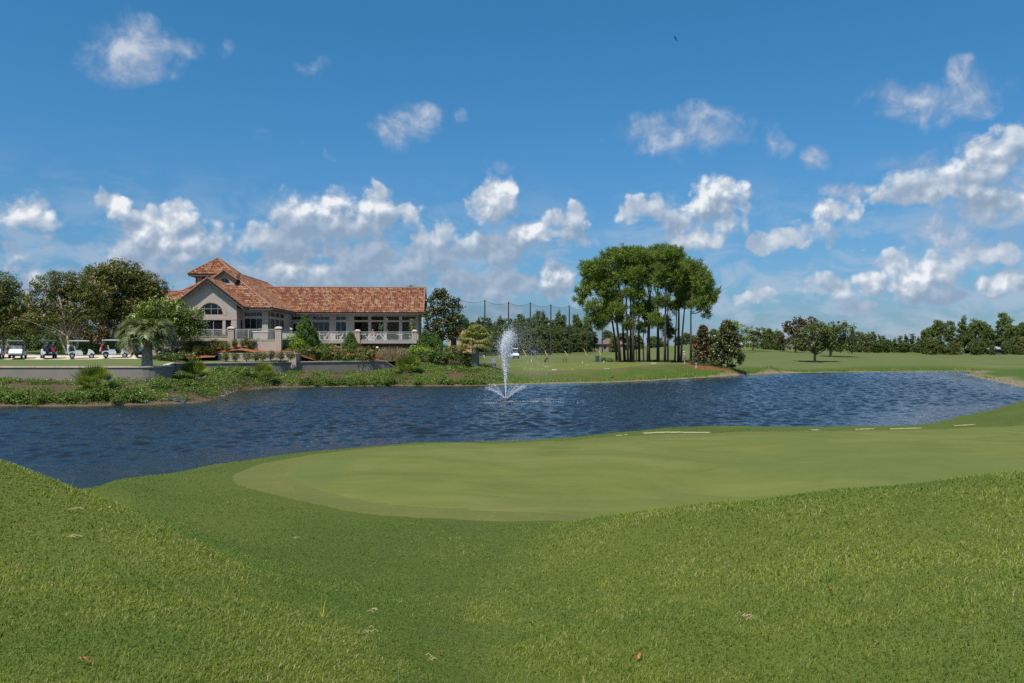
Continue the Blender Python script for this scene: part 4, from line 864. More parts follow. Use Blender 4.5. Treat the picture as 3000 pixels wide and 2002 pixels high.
def clumpleaves(C, N, rc, per, L, W, r, flat=.75, up=.35, rv=.45):
    k = len(C); R = rc*(1+rv*r.uniform(-1, 1, k)); d = unit(r.normal(size=(k, per, 3))); f = r.random((k, per, 1))**.5
    off = d*f*R[:, None, None]; off[..., 2] *= flat
    P = (C[:, None]+off).reshape(-1, 3); return leafquads(P, L, W, r, up, (d*.7+N[:, None]*.3).reshape(-1, 3))
def needles(C, N, rc, per, L, W, r, up=.5):
    """tufts of stiff needles radiating from shoot ends"""
    k = len(C); base = unit(N*.5+np.array((0, 0, up))+r.normal(size=(k, 3))*.35)
    d = unit(base[:, None]*.55+r.normal(size=(k, per, 3))*.75); o = r.normal(size=(k, per, 3))*rc*.35
    p0 = (C[:, None]+o); l = L*r.uniform(.7, 1.2, (k, per, 1)); p1 = p0+d*l; s_ = unit(np.cross(d, r.normal(size=d.shape)))*W*.5
    V = np.stack([p0-s_, p0+s_, p1+s_*.55, p1-s_*.55], 2).reshape(-1, 3); return V, np.arange(len(V)).reshape(-1, 4)
def limb(m, a, b_, r0, r1, r, bend=.12, n=5, sides=6):
    a = np.array(a, float); b_ = np.array(b_, float); L = np.linalg.norm(b_-a); off = r.normal(size=3)*L*bend; pts = []
    for i in range(n+1):
        t = i/n; pts.append(a+(b_-a)*t+off*math.sin(PI*t)*(1-.3*t)+np.array((0, 0, L*.06*math.sin(PI*t))))
    m.tube(pts, [r0+(r1-r0)*(i/n)**.8 for i in range(n+1)], sides)
BARK = plain('bark_grey', (.20, .165, .13), .9, var=.3, scale=4, bump=.6, bscale=14, spec=.1)
BARKP = plain('bark_pale', (.34, .27, .21), .85, var=.25, scale=3, bump=.3, bscale=10, spec=.1)
BARKD = plain('bark_pine', (.085, .066, .055), .95, var=.35, scale=5, bump=.8, bscale=9, spec=.1)
def ptsl(lobes_px, d, base):
    """lobes given as photo pixels (px,py,rx,ry[,dy]) at distance d, relative to a base point"""
    out = []
    for l in lobes_px:
        px, py, rx, ry = l[:4]; dy = l[4] if len(l) > 4 else 0; k = d/F
        out.append(((px-CX)*k-base[0], dy, EYE-(py-HY)*k-base[2], rx*k, max(rx, ry)*k*.85, ry*k))
    return out
def broadleaf(name, label, cat, bpx, d, lobes, mat, rc=.55, dens=1.0, per=34, L=.2, W=.1, trunk=None, bark=BARK, seed=1, group=None, flowers=None, base_z=None, up=.35, inner=.25, limbs=14, r0=.16, flat=.75, stems=1, spread=.5):
    r = rng_of(seed); x = xat(bpx, d); z = base_z if base_z is not None else gz1(x, d); base = (x, d, z); o = thing(name, label, cat, base, 0, group)
    lb = ptsl(lobes, d, base); C, N = clumped(lb, rc, dens, r, inner=inner); m = MB(); v, f = clumpleaves(C, N, rc, per, L, W, r, flat, up); m.add(v, f); m.build('crown', mat, o)
    if flowers:
        fm, share, fl = flowers; top = C[:, 2]+.4*N[:, 2]; k = r.random(len(C)) < share; k &= N[:, 2] > -.3; Cf = C[k]+N[k]*rc*.75+np.array((0, 0, rc*.35))
        m = MB(); v, f = clumpleaves(Cf, N[k], rc*.42, 11, fl, fl*.75, r, 1.2, .2); m.add(v, f); m.build('blossom', fm, o)
    m = MB(); th = trunk or .3*max(l[2]+l[5] for l in lb)
    mean = np.mean(C, 0); order = r.permutation(len(C))
    for s_ in range(stems):
        a = 2*PI*s_/max(1, stems)+.4; foot = np.array((math.cos(a)*r0*1.1*(stems > 1), math.sin(a)*r0*1.1*(stems > 1), -.25))
        top = np.array((math.cos(a)*spread*(stems > 1)+mean[0]*.25, math.sin(a)*spread*(stems > 1), th)); limb(m, foot, top, r0*(1 if stems == 1 else .7), r0*.62*(1 if stems == 1 else .7), r, .05, 5, 8)
        for q in range(limbs//stems):
            c = C[order[(s_*limbs+q*3) % len(C)]]; c = c*.92+top*.08; midp = top+(c-top)*.5; midp[2] += .15*abs(c[2]-top[2]); st = top*r.uniform(.72, 1.0); st[:2] = foot[:2]+(top[:2]-foot[:2])*(st[2]+.25)/(top[2]+.25)
            limb(m, st, c, r0*.42, r0*.09, r, .10, 5, 5)
            for _ in range(2):
                e_ = C[order[r.integers(len(C))]]
                if np.linalg.norm(e_-c) < 3.2: limb(m, st+(c-st)*.55, e_, r0*.18, r0*.06, r, .1, 4, 4)
    m.build('trunk', bark, o, smooth=True); return o
LF_CRAPE = leafmat('leaf_crape', [(0.037, 0.051, 0.013), (0.062, 0.083, 0.020), (0.098, 0.113, 0.029), (0.138, 0.113, 0.037)], .5, .25)
LF_LIGHT = leafmat('leaf_light', [(.055, .080, .014), (.085, .122, .020), (.135, .165, .034)], .5, .3)
LF_PINK = leafmat('petal_pink', [(.34, .17, .22), (.52, .27, .34), (.60, .38, .42)], .7, .3)
LF_WHITE = leafmat('petal_white', [(.46, .46, .30), (.70, .70, .52)], .7, .3)
LF_MAG = leafmat('leaf_magnolia', [(0.018, 0.033, 0.011), (0.034, 0.053, 0.015), (0.063, 0.079, 0.026), (0.115, 0.110, 0.044), (0.230, 0.094, 0.033)], .36, .08, weights=[0, .45, .8, .9, 1])
LF_MAGR = leafmat('leaf_magnolia_rusty', [(.014, .024, .010), (.026, .040, .014), (.050, .045, .018), (.14, .055, .022), (.22, .085, .03)], .38, .08, weights=[0, .45, .66, .85, 1])
LF_RED = leafmat('leaf_bronze', [(.020, .026, .012), (.045, .038, .018), (.085, .048, .026), (.10, .085, .035)], .4, .12)
LF_OAK = leafmat('leaf_oak', [(0.039, 0.055, 0.015), (0.065, 0.086, 0.024), (0.111, 0.127, 0.042)], .5, .22)
LF_PINE = leafmat('needle_pine', [(.058, .088, .018), (.096, .136, .028), (.160, .205, .048)], .5, .3, big=.35, bigscale=.28)
LF_PINEY = leafmat('needle_yellow', [(.075, .105, .014), (.125, .165, .022), (.18, .21, .035)], .5, .3)
LF_WOOD = leafmat('leaf_wood', [(0.038, 0.059, 0.014), (0.065, 0.094, 0.022), (0.105, 0.136, 0.034)], .55, .25, big=.35, bigscale=.25)
LF_WOOD2 = leafmat('leaf_wood_olive', [(0.054, 0.068, 0.018), (0.090, 0.105, 0.029), (0.132, 0.138, 0.042)], .55, .25, big=.3, bigscale=.3)
LF_HEDGE = leafmat('leaf_hedge', [(0.027, 0.050, 0.011), (0.050, 0.086, 0.018), (0.100, 0.138, 0.029)], .42, .2)
LF_DEEP = leafmat('leaf_deep', [(.020, .034, .010), (.034, .055, .014), (.060, .085, .022)], .5, .2)
LF_LIME = leafmat('leaf_lime', [(.10, .155, .012), (.165, .235, .022), (.24, .30, .04)], .5, .35)
LF_CYP = leafmat('leaf_cypress', [(.030, .062, .010), (.052, .095, .016), (.090, .135, .026)], .6, .2)
LF_ROSE = leafmat('leaf_rose', [(.055, .075, .018), (.095, .115, .028), (.16, .15, .05), (.22, .075, .045)], .5, .25, weights=[0, .5, .86, 1])
LF_GREY = leafmat('leaf_greygreen', [(.065, .080, .038), (.11, .125, .062), (.17, .17, .10)], .6, .25)
LF_TWIG = leafmat('twig_dry', [(.12, .085, .062), (.20, .15, .11), (.28, .22, .17)], .9, .05)
LF_COVER = leafmat('leaf_cover', [(.045, .082, .014), (.078, .128, .020), (.125, .175, .034), (.20, .19, .07)], .55, .3, big=.35, bigscale=.5, weights=[0, .5, .92, 1])
LF_PINDO = leafmat('frond_pindo', [(.080, .104, .048), (.125, .150, .078), (.20, .22, .12)], .4, .25)
LF_SABAL = leafmat('frond_sabal', [(0.106, 0.126, 0.041), (0.175, 0.192, 0.066), (0.325, 0.300, 0.120)], .4, .25)
LF_DRY = leafmat('frond_dry', [(.30, .19, .075), (.42, .28, .12)], .7, .3)
LF_PALMETTO = leafmat('frond_palmetto', [(0.066, 0.094, 0.020), (0.120, 0.149, 0.033), (0.216, 0.220, 0.066)], .35, .25)

# the flowering trees on the left
FLP = (LF_PINK, .22, .12)
broadleaf('crape_myrtle', 'dark crape myrtle with pink blooms cut by the frame edge behind the green-shirted man', 'tree', 8, 88, [(0,850,58,52),(48,900,42,46),(-30,920,60,50),(30,955,48,32),(62,940,30,28,1)], LF_CRAPE, seed=11, flowers=FLP, limbs=12, r0=.2, stems=3, dens=3.0, L=.23, W=.12)
broadleaf('crape_myrtle', 'crape myrtle with pale branching trunk and open crown behind the middle golf carts', 'tree', 206, 87, [(160,830,62,34),(215,845,60,44),(118,880,42,34),(265,860,40,40),(140,925,62,30),(235,925,44,34,-1),(95,950,42,26),(290,910,30,30),(180,880,46,36)], LF_CRAPE, seed=12, flowers=(LF_PINK, .22, .13), limbs=30, r0=.24, stems=4, spread=.9, trunk=2.1, bark=BARKP, dens=2.0, inner=.1, per=34, L=.22, W=.11)
broadleaf('crape_myrtle', 'tallest crape myrtle, broad pink-flecked crown next to the tower', 'tree', 336, 92, [(300,815,62,40),(355,800,70,38),(400,825,60,38),(330,860,80,46),(425,865,52,40),(270,850,52,44),(455,845,34,26),(375,905,62,36),(300,915,44,34),(465,880,28,18)], LF_CRAPE, seed=13, flowers=FLP, limbs=22, r0=.26, stems=3, spread=.8, trunk=2.6, dens=3.0, L=.23, W=.12)
broadleaf('crape_myrtle', 'light green crape myrtle with creamy white blooms and dark forked trunk beside the shaggy palm', 'tree', 484, 81, [(470,905,58,26),(520,915,50,34),(425,930,42,28),(560,940,38,34),(500,955,58,28),(575,962,28,22),(455,960,40,26),(545,975,30,18)], LF_LIGHT, seed=14, flowers=(LF_WHITE, .32, .12), limbs=14, r0=.20, stems=3, spread=.9, trunk=1.7, dens=2.6, L=.21, W=.11)
broadleaf('magnolia', 'dark glossy magnolia with rusty leaves standing behind the crape trunks', 'tree', 290, 97, [(285,965,42,34),(255,985,36,28),(325,985,38,28),(290,1000,52,22)], LF_MAGR, seed=15, L=.24, W=.12, limbs=8)
for i_, (px, py, rx, ry, d, mt, lab) in enumerate([(30,1000,60,30,98,LF_HEDGE,'dark evergreen shrub bank behind the walking man'),(105,990,55,36,98,LF_HEDGE,'dark evergreen shrub behind the gap between two front carts'),(180,990,46,42,99,LF_CRAPE,'dusky shrub behind the pale branching trunk'),(245,1020,36,14,90,LF_LIGHT,'yellowish shrub by the foot of the rusty magnolia'),(176,1022,20,20,88,LF_LIME,'bright grassy shrub beside the pale crape trunk'),(300,1024,44,18,90,LF_HEDGE,'low green shrub behind the cart with red bag'),(365,1030,30,16,90,LF_HEDGE,'low shrub at the nose of the cart with red bag'),(400,985,52,40,97,LF_CRAPE,'dark shrub mass behind the shaggy palm'),(470,1000,40,28,97,LF_HEDGE,'dark shrub behind the forked trunk'),(235,990,30,34,101,LF_CRAPE,'shaded shrub between pale trunk and rusty magnolia'),(340,985,34,34,101,LF_CRAPE,'shaded shrub between the two tall crape trunks')]):
    broadleaf('shrub', lab, 'shrub', px, d, [(px,py,rx,ry),(px-rx*.5,py+ry*.4,rx*.6,ry*.6),(px+rx*.5,py+ry*.4,rx*.6,ry*.6)], mt, rc=.42, per=30, L=.17, W=.085, seed=30+i_, limbs=5, r0=.05, trunk=.4, inner=.1)

for i_, (px, lobes, d, lab) in enumerate([(15,[(10,930,60,60),(20,980,70,44)],106,'big dark evergreen filling the far left behind the carts'),(110,[(105,940,56,46),(100,990,60,36)],108,'dark evergreen behind the gap between the two leftmost crape myrtles'),(200,[(195,935,52,40),(205,985,60,40)],107,'dark evergreen behind the pale branching trunk'),(290,[(290,930,56,44),(290,985,60,36)],109,'dark evergreen behind the rusty magnolia'),(390,[(385,935,54,46),(390,985,66,38)],107,'dark evergreen behind the tallest crape myrtle'),(475,[(470,950,44,34),(470,990,54,34)],104,'dark evergreen behind the white-flowered tree')]):
    broadleaf('evergreen_tree', lab, 'tree', px, d, lobes, LF_DEEP, rc=.6, dens=1.6, per=30, L=.3, W=.15, seed=50+i_, limbs=8, r0=.2, inner=.1)
# ------------------------------------------------------------------ palms
def frond(mb_l, mb_s, base, azm, e0, length, droop, r, n=26, ll=.5, lw=.035, vee=.5):
    base = np.array(base, float); h = np.array((math.cos(azm), math.sin(azm), 0)); p = base.copy(); e_ = e0; pts = [p.copy()]; seg = length/n; dirs = []
    for i in range(n):
        d = h*math.cos(e_)+np.array((0, 0, math.sin(e_))); p = p+d*seg; pts.append(p.copy()); dirs.append(d); e_ -= droop/n*(.5+1.2*i/n)
    mb_s.tube(pts[::3], [.022*(1-.8*i/(len(pts[::3])-1))+.004 for i in range(len(pts[::3]))], 4)
    side = np.array((-math.sin(azm), math.cos(azm), 0)); V = []
    for i in range(int(n*.22), n):
        t = i/n; d = dirs[i]; up = np.cross(side, d); up = up if up[2] > 0 else -up; L = ll*(.45+1.1*math.sin(PI*min(1, (t-.15)/.85*.92+.08)))*r.uniform(.85, 1.15)
        for s_ in (-1, 1):
            for k in (0, .5):
                q = pts[i]+d*seg*k; a = unit(side*s_*.85+d*.75+up*vee*r.uniform(.8, 1.05)+r.normal(size=3)*.035); mid = q+a*L*.55; tip = q+a*L+np.array((0, 0, -.20*L)); w = unit(np.cross(a, up))*lw*.5
                V += [q-w*.6, q+w*.6, mid+w, mid-w, mid-w, mid+w, tip+w*.15, tip-w*.15]
    mb_l.add(np.array(V), np.arange(len(V)).reshape(-1, 4))
def fan(mb_l, mb_s, base, d, pet, R, r, nseg=24, lw=.05, spread=2.0, droop=.25):
    base = np.array(base, float); d = unit(np.array(d, float)); hub = base+d*pet+np.array((0, 0, -.06*pet)); mb_s.tube([base, base+d*pet*.5+np.array((0, 0, .03*pet)), hub], [.02, .015, .012], 4)
    s_ = np.cross(d, (0, 0, 1.)); s_ = unit(s_ if np.linalg.norm(s_) > .1 else np.array((1., 0, 0))); nrm = unit(np.cross(s_, d)); V = []
    for i in range(nseg):
        a = -spread+2*spread*i/(nseg-1); e_ = unit(d*math.cos(a)+s_*math.sin(a)+nrm*.18*math.cos(a)); L = R*(.72+.28*math.cos(a*.8))*r.uniform(.88, 1.08)
        mid = hub+e_*L*.6; tip = hub+e_*L+np.array((0, 0, -droop*L)); w = unit(np.cross(e_, nrm)+r.normal(size=3)*.05)*lw*.5
        V += [hub-w*.35, hub+w*.35, mid+w, mid-w, mid-w, mid+w, tip+w*.2, tip-w*.2]
    mb_l.add(np.array(V), np.arange(len(V)).reshape(-1, 4))
def boots(m, r0, r1, h, n, r, size):
    """old leaf bases in a criss-cross over a palm trunk"""
    for i in range(n):
        t = (i+.5)/n; a = i*2.39996; rr = r0+(r1-r0)*t; z = t*h; c = np.array((math.cos(a)*rr, math.sin(a)*rr, z)); R_ = Matrix.Rotation(a, 4, 'Z') @ Matrix.Rotation(math.radians(20), 4, 'Y')
        m.box(c, (size*.5, size*.75, size*1.25), R_, 0, .55)
mboot = plain('palm_boot', (.40, .36, .31), .9, var=.5, scale=5, bump=.5, bscale=18, spec=.1)
pd = 63.6; pxx = xat(431, pd); pz = tz1(pxx, pd); palm = thing('pindo_palm', 'shaggy grey-green feather palm with stout criss-cross trunk at the end of the wall', 'palm', (pxx, pd, pz))
r = rng_of(5); m = MB(); H = 2.35; m.lathe([(.41, -.2), (.42, .1), (.38, .5), (.36, 1.2), (.35, 1.8), (.28, H)], 14); boots(m, .40, .32, H, 210, r, .13); m.build('trunk', mboot, palm)
ml_, ms_ = MB(), MB()
for i in range(44):
    t = i/44; a = i*2.39996+r.normal()*.1; e0 = 1.42-1.05*t+r.normal()*.08; base = (math.cos(a)*.20, math.sin(a)*.20, H+.12-.35*t)
    frond(ml_, ms_, base, a, e0, r.uniform(2.1, 2.6), r.uniform(1.9, 2.5), r, 24, .62, .050, .38)
ml_.build('crown', LF_PINDO, palm); ms_.build('frond_stem', plain('frond_stem', (.20, .20, .11), .6), palm)
ml_, ms_ = MB(), MB()
for i in range(16): a = i*2.39996; frond(ml_, ms_, (math.cos(a)*.3, math.sin(a)*.3, H-.15), a, .1, 1.1, 1.3, r, 16, .3, .035, .2)
ml_.add(*[ms_.arrays()[0], ms_.F[0]]) if False else None; ml_.build('dead_frond', LF_DRY, palm)
sd = 90.5; sxx = xat(1393, sd); sz_ = gz1(sxx, sd); sab = thing('cabbage_palm', 'fan palm with tan seed plumes and rough trunk near the utility box', 'palm', (sxx, sd, sz_))
m = MB(); H = 2.95; m.lathe([(.46, -.3), (.43, .3), (.36, 1.2), (.35, 2.2), (.30, H)], 12); boots(m, .40, .34, H, 130, r, .15); m.build('trunk', plain('palm_trunk', (.27, .23, .18), .95, var=.45, scale=4, bump=.6, bscale=12, spec=.1), sab)
ml_, ms_ = MB(), MB()
for i in range(62):
    t = i/62; a = i*2.39996+r.normal()*.15; e0 = 1.42-1.72*t+r.normal()*.1; d = np.array((math.cos(a)*math.cos(e0), math.sin(a)*math.cos(e0), math.sin(e0)))
    fan(ml_, ms_, (math.cos(a)*.15, math.sin(a)*.15, H+.2-.4*t), d, r.uniform(.9, 1.2), r.uniform(1.0, 1.25), r, 20, .085, 1.6, .40)
ml_.build('crown', LF_SABAL, sab); ms_.build('frond_stem', plain('frond_stem_green', (.14, .15, .06), .6), sab)
m = MB()
for (a, e0, L_) in ((-2.4, .75, 1.5), (-1.5, .1, 1.1), (-.5, .2, 1.4), (-.15, -.2, 1.7), (1.5, .2, 1.2), (3.0, -.1, 1.2)):
    c0_ = np.array((math.cos(a)*.3, math.sin(a)*.3, H)); e_ = c0_+L_*np.array((math.cos(a)*math.cos(e0), math.sin(a)*math.cos(e0), math.sin(e0))); k = 260; t = r.random(k)**.7
    P_ = c0_+(e_-c0_)*t[:, None]+r.normal(size=(k, 3))*.11+np.array((0, 0, -.25))*(t**2)[:, None]; v, f = leafquads(P_, .15, .035, r, .1); m.add(v, f)
m.build('seed_plume', LF_DRY, sab)
def palmetto(label, px, d, w, h, seed, n=24, mat=LF_PALMETTO, up0=1.45):
    r = rng_of(seed); x = xat(px, d); o = thing('palmetto', label, 'palm shrub', (x, d, gz1(x, d)-.05)); ml_, ms_ = MB(), MB()
    for i in range(n):
        t = i/n; a = i*2.39996+r.normal()*.2; e0 = up0-1.35*t+r.normal()*.12; d_ = np.array((math.cos(a)*math.cos(e0), math.sin(a)*math.cos(e0), math.sin(e0))); q = .55+.45*(1-abs(t-.5))
        fan(ml_, ms_, (math.cos(a)*.12, math.sin(a)*.12, h*.22*(1-t)), d_*1, (h*.42*math.sin(max(0, e0))+w*.22*math.cos(e0))*q+.1, (h*.54)*r.uniform(.85, 1.15), r, 14, .095, 1.25, .06)
    ml_.build('frond', mat, o); ms_.build('stalk', plain('palmetto_stalk', (.12, .13, .05), .6), o); return o
palmetto('dark green palmetto clump in front of the long rounded wall', 277, 57, 2.4, 1.75, 71, 26)
palmetto('spiky yellow-green palmetto below the corner of the two walls', 567, 66, 2.1, 1.95, 72, 18, up0=1.5)
palmetto('palmetto with silvery upright fronds among lush green cover', 772, 76, 1.8, 1.75, 73, 18)
palmetto('round palmetto bush on the bank by the sloping wall end', 1194, 85, 2.1, 2.0, 74, 28)

# ------------------------------------------------------------------ shrubs, hedges and conifers round the house
def cone_tree(name, label, cat, px, d, base_y, top_y, w_px, mat, seed, L=.22, W=.05, group=None, pw=1.0, n=900, trunkh=.4, jag=.25, base_z=None, bark=BARK, dens_leaf=16, rc=.22, upright=.8, kind='spray', skew=0):
    r = rng_of(seed); x = xat(px, d); zb = zat(base_y, d) if base_z is None else base_z; H = (base_y-top_y)/F*d; Rr = w_px/2/F*d; o = thing(name, label, cat, (x, d, zb), 0, group)
    t = r.random(n)**.75; a = r.random(n)*2*PI; prof = Rr*np.clip(1-t, 0, 1)**pw*(1+jag*np.sin(a*3+t*17+seed)*.6+jag*r.normal(size=n)*.35); rad = prof*np.where(r.random(n) < .75, r.uniform(.75, 1.05, n), r.uniform(.2, .8, n))
    C = np.c_[np.cos(a)*rad+skew*t*H, np.sin(a)*rad, trunkh+t*(H-trunkh)]; N = np.c_[np.cos(a), np.sin(a), np.full(n, .35)]
    m = MB()
    if kind == 'spray':
        k, per = n, dens_leaf; P_ = (C[:, None]+r.normal(size=(k, per, 3))*rc*.5).reshape(-1, 3); al = np.repeat(unit(N*.4+np.array((0, 0, 1.))), per, 0); v, f = leafquads(P_, L, W, r, .0, np.repeat(N, per, 0), along=al, aw=upright)
    else: v, f = clumpleaves(C, N, rc, dens_leaf, L, W, r, .8, .3)
    m.add(v, f); m.build('crown', mat, o); m = MB(); m.tube([(0, 0, -.3), (0, 0, H*.5), (skew*H*.9, 0, H*.92)], [max(.05, H*.022), H*.012, .015], 7); m.build('trunk', bark, o); return o
cone_tree('cypress', 'tall pointed green cypress in front of the deck', 'cypress', 893, 88, 1030, 928, 72, LF_CYP, 81, pw=.72, n=1300)
cone_tree('cypress', 'second cypress leader, shorter, leaning against the tall pointed one', 'cypress', 915, 89, 1028, 962, 46, LF_CYP, 82, pw=.7, n=600)
cone_tree('cypress', 'small pointed cypress below the middle deck pier', 'cypress', 1027, 93, 1032, 979, 48, LF_CYP, 83, pw=.75, n=700)
cone_tree('cypress', 'bright cypress at the open end of the deck', 'cypress', 1245, 95, 1035, 975, 52, LF_CYP, 84, pw=.75, n=800)
cone_tree('cypress', 'cypress next to the bright one, nearer the glossy magnolia', 'cypress', 1275, 96, 1035, 980, 48, LF_CYP, 85, pw=.75, n=800)
def bush(name, label, cat, lobes, d, mat, seed, group=None, L=.15, W=.075, rc=.32, dens=1.1, per=28, stems=4, inner=.15, up=.35):
    return broadleaf(name, label, cat, lobes[0][0], d, lobes, mat, rc=rc, dens=dens, per=per, L=L, W=W, seed=seed, limbs=8, r0=.035, stems=stems, spread=.25, trunk=.3, group=group, inner=inner, up=up)
bush('shrub', 'lime green arching shrub at the patio corner beneath the tall cypress', 'shrub', [(855,1003,24,22),(835,1012,20,18),(878,1010,20,20),(858,1025,28,14)], 86, LF_LIME, 91, L=.17)
bush('shrub', 'small light green shrub right of the tall cypress', 'shrub', [(952,1008,16,12),(965,1014,14,9),(940,1014,13,10)], 92, LF_LIGHT, 92)
bush('shrub', 'low grassy shrub on the mulch below the lime green shrub', 'shrub', [(835,1029,26,6),(812,1030,12,5),(862,1030,14,5)], 85, LF_GREY, 93, rc=.2)
HEDGE = [('dark clipped hedge in tree shade right of the palm trunk', [(520,1045,40,12),(480,1047,28,11),(560,1046,22,11)], 79.0, LF_HEDGE),
 ('dark hedge block behind the planter wall end', [(905,1037,34,23),(885,1044,18,15),(940,1036,26,23)], 85.6, LF_HEDGE),
 ('dense hedge below the deck, between planter wall and small cypress', [(975,1034,38,25),(1010,1036,30,23),(960,1050,40,12),(990,1050,40,10)], 86.6, LF_HEDGE),
 ('tall glossy hedge block ending beside the bare twiggy hedge', [(1050,1033,38,26),(1085,1037,24,24),(1060,1050,42,12)], 87.6, LF_HEDGE),
 ('yellow-green topped hedge right of the bare twiggy hedge', [(1215,1028,38,14),(1245,1032,30,14),(1190,1040,28,16)], 93, LF_LIME),
 ('mid green hedge beneath the yellow-green one', [(1230,1046,46,17),(1200,1050,28,14),(1275,1046,34,20)], 91.5, LF_HEDGE),
 ('large dark hedge mass left of the fan palm', [(1310,1034,44,24),(1350,1036,36,26),(1290,1048,40,18),(1370,1052,22,18)], 91.5, LF_HEDGE)]
for i_, (lab, lobes, d, mt) in enumerate(HEDGE): bush('hedge', lab, 'hedge', lobes, d, mt, 100+i_, L=.17, W=.09, rc=.36, dens=1.25)
r = rng_of(8); x = xat(1150, 91); tw_ = thing('bare_hedge', 'bare leafless twiggy hedge below the open end of the deck', 'hedge', (x, 91, gz1(x, 91)-.1)); m = MB()
for i in range(620):
    p0 = np.array((r.uniform(-1.95, 1.95), r.uniform(-.5, .5), 0)); h_ = r.uniform(.9, 1.85)*(1-.14*abs(p0[0])/2); p1 = p0+np.array((r.normal()*.35, r.normal()*.3, h_)); limb(m, p0, p1, .016, .006, r, .08, 3, 3)
m.build('twigs', LF_TWIG, tw_)
# rows of rose bushes on the mulch
def rose(px, d, h, w, seed, mat, name, lab, grp, n=9, blossom=False, zoff=0):
    r = rng_of(seed); x = xat(px, d); o = thing(name, lab, 'shrub', (x, d, gz1(x, d)+zoff), 0, grp); m = MB(); ms = MB()
    for i in range(n):
        a = r.random()*2*PI; e_ = np.array((math.cos(a)*w*r.uniform(.2, .55), math.sin(a)*w*r.uniform(.2, .55), h*r.uniform(.6, 1.0))); ms.tube([(0, 0, -.05), e_*np.array((.5, .5, .6)), e_], [.016, .011, .006], 4)
        for q in range(3):
            c = e_*np.array((1, 1, .55+.22*q))+r.normal(size=3)*.05; P_ = c+r.normal(size=(34, 3))*np.array((.11, .11, .12)); v, f = leafquads(P_, .11, .06, r); m.add(v, f)
    m.build('foliage', mat, o); ms.build('stems', BARK, o); return o
protoA = [rose(600, 84, .95, .62, 200+i, LF_ROSE, 'rose_bush', 'leggy rose bush with reddish tips on the sloping mulch bed', 'rose bushes on the mulch bed') for i in range(3)]
protoB = [rose(800, 81.2, .85, .6, 210+i, LF_GREY, 'small_shrub', 'sparse grey-green shrub in front of the low planter wall', 'shrubs along the planter wall') for i in range(3)]
r = rng_of(77)
ROSES = [(556,1012),(575,1016),(593,1008),(612,1014),(632,1010),(655,1008),(548,1026),(566,1030),(585,1027),(604,1031),(626,1030),(648,1029),(664,1030),(690,1024),(712,1020),(727,1023),(744,1022),(760,1021),(785,1024),(540,1040),(600,1042),(578,1043),(620,1041)]
def mulch_at(px, py):
    for d in np.arange(79.5, 97, .15):
        x = xat(px, d); z = float(mz([x], [d])[0])
        if HY+(EYE-z)*F/d <= py: return d
    return 90
for i_, (px, py) in enumerate(ROSES):
    d = mulch_at(px, py); x = xat(px, d); z = float(mz([x], [d])[0]); q = protoA[i_ % 3]
    if i_ < 3: q.location = (x, d, z)
    else: copy_thing(q, (x, d, z), r.uniform(0, 6.3), scale=r.uniform(.8, 1.2))
for i_, px in enumerate([662,690,722,748,771,792,822,852]):
    d = 81.0+.6*(px-660)/200; x = xat(px, d); z = max(hz(x, d), tz1(x, d)); q = protoB[i_ % 3]
    if i_ < 3: q.location = (x, d, z)
    else: copy_thing(q, (x, d, z), r.uniform(0, 6.3), scale=r.uniform(.85, 1.15))
# ------------------------------------------------------------------ big trees: pines in the middle, magnolias, oaks, woods
def pine(label, px, d, base_y, trunk_px, lobes, seed, r0=.2, mat=LF_PINE, rc=.44, dens=1.45, per=27, L=.54, W=.075, group=None, limbs=12, lean=None, name='pine_tree'):
    """trunk_px: photo pixels of points up the stem; lobes: crown masses as photo pixels"""
    r = rng_of(seed); x = xat(px, d); z = zat(base_y, d); o = thing(name, label, 'pine tree', (x, d, z), 0, group); lb = ptsl(lobes, d, (x, d, z))
    C, N = clumped(lb, rc, dens, r, (.62, 1.04), .3); C += r.normal(size=C.shape)*.15
    m = MB(); v, f = needles(C, N, rc, per, L, W, r, .75); m.add(v, f); m.build('crown', mat, o)
    k = d/F; st = [(0, 0, -.4)]+[((qx-CX)*k-x, 0, EYE-(qy-HY)*k-z) for qx, qy in trunk_px]
    m = MB(); n = len(st); m.tube(st, [r0*(1.12 if i == 0 else 1-.62*i/(n-1)) for i in range(n)], 9); top = np.array(st[-1]); prev = np.array(st[-2])
    for q in range(limbs):
        c = C[r.integers(len(C))]; t = r.uniform(.0, 1); s_ = prev+(top-prev)*t; 
        if s_[2] > c[2]+.6: s_ = prev.copy()
        limb(m, s_, c, r0*.26, r0*.07, r, .12, 5, 5)
    m.build('trunk', BARKD, o, smooth=True); return o
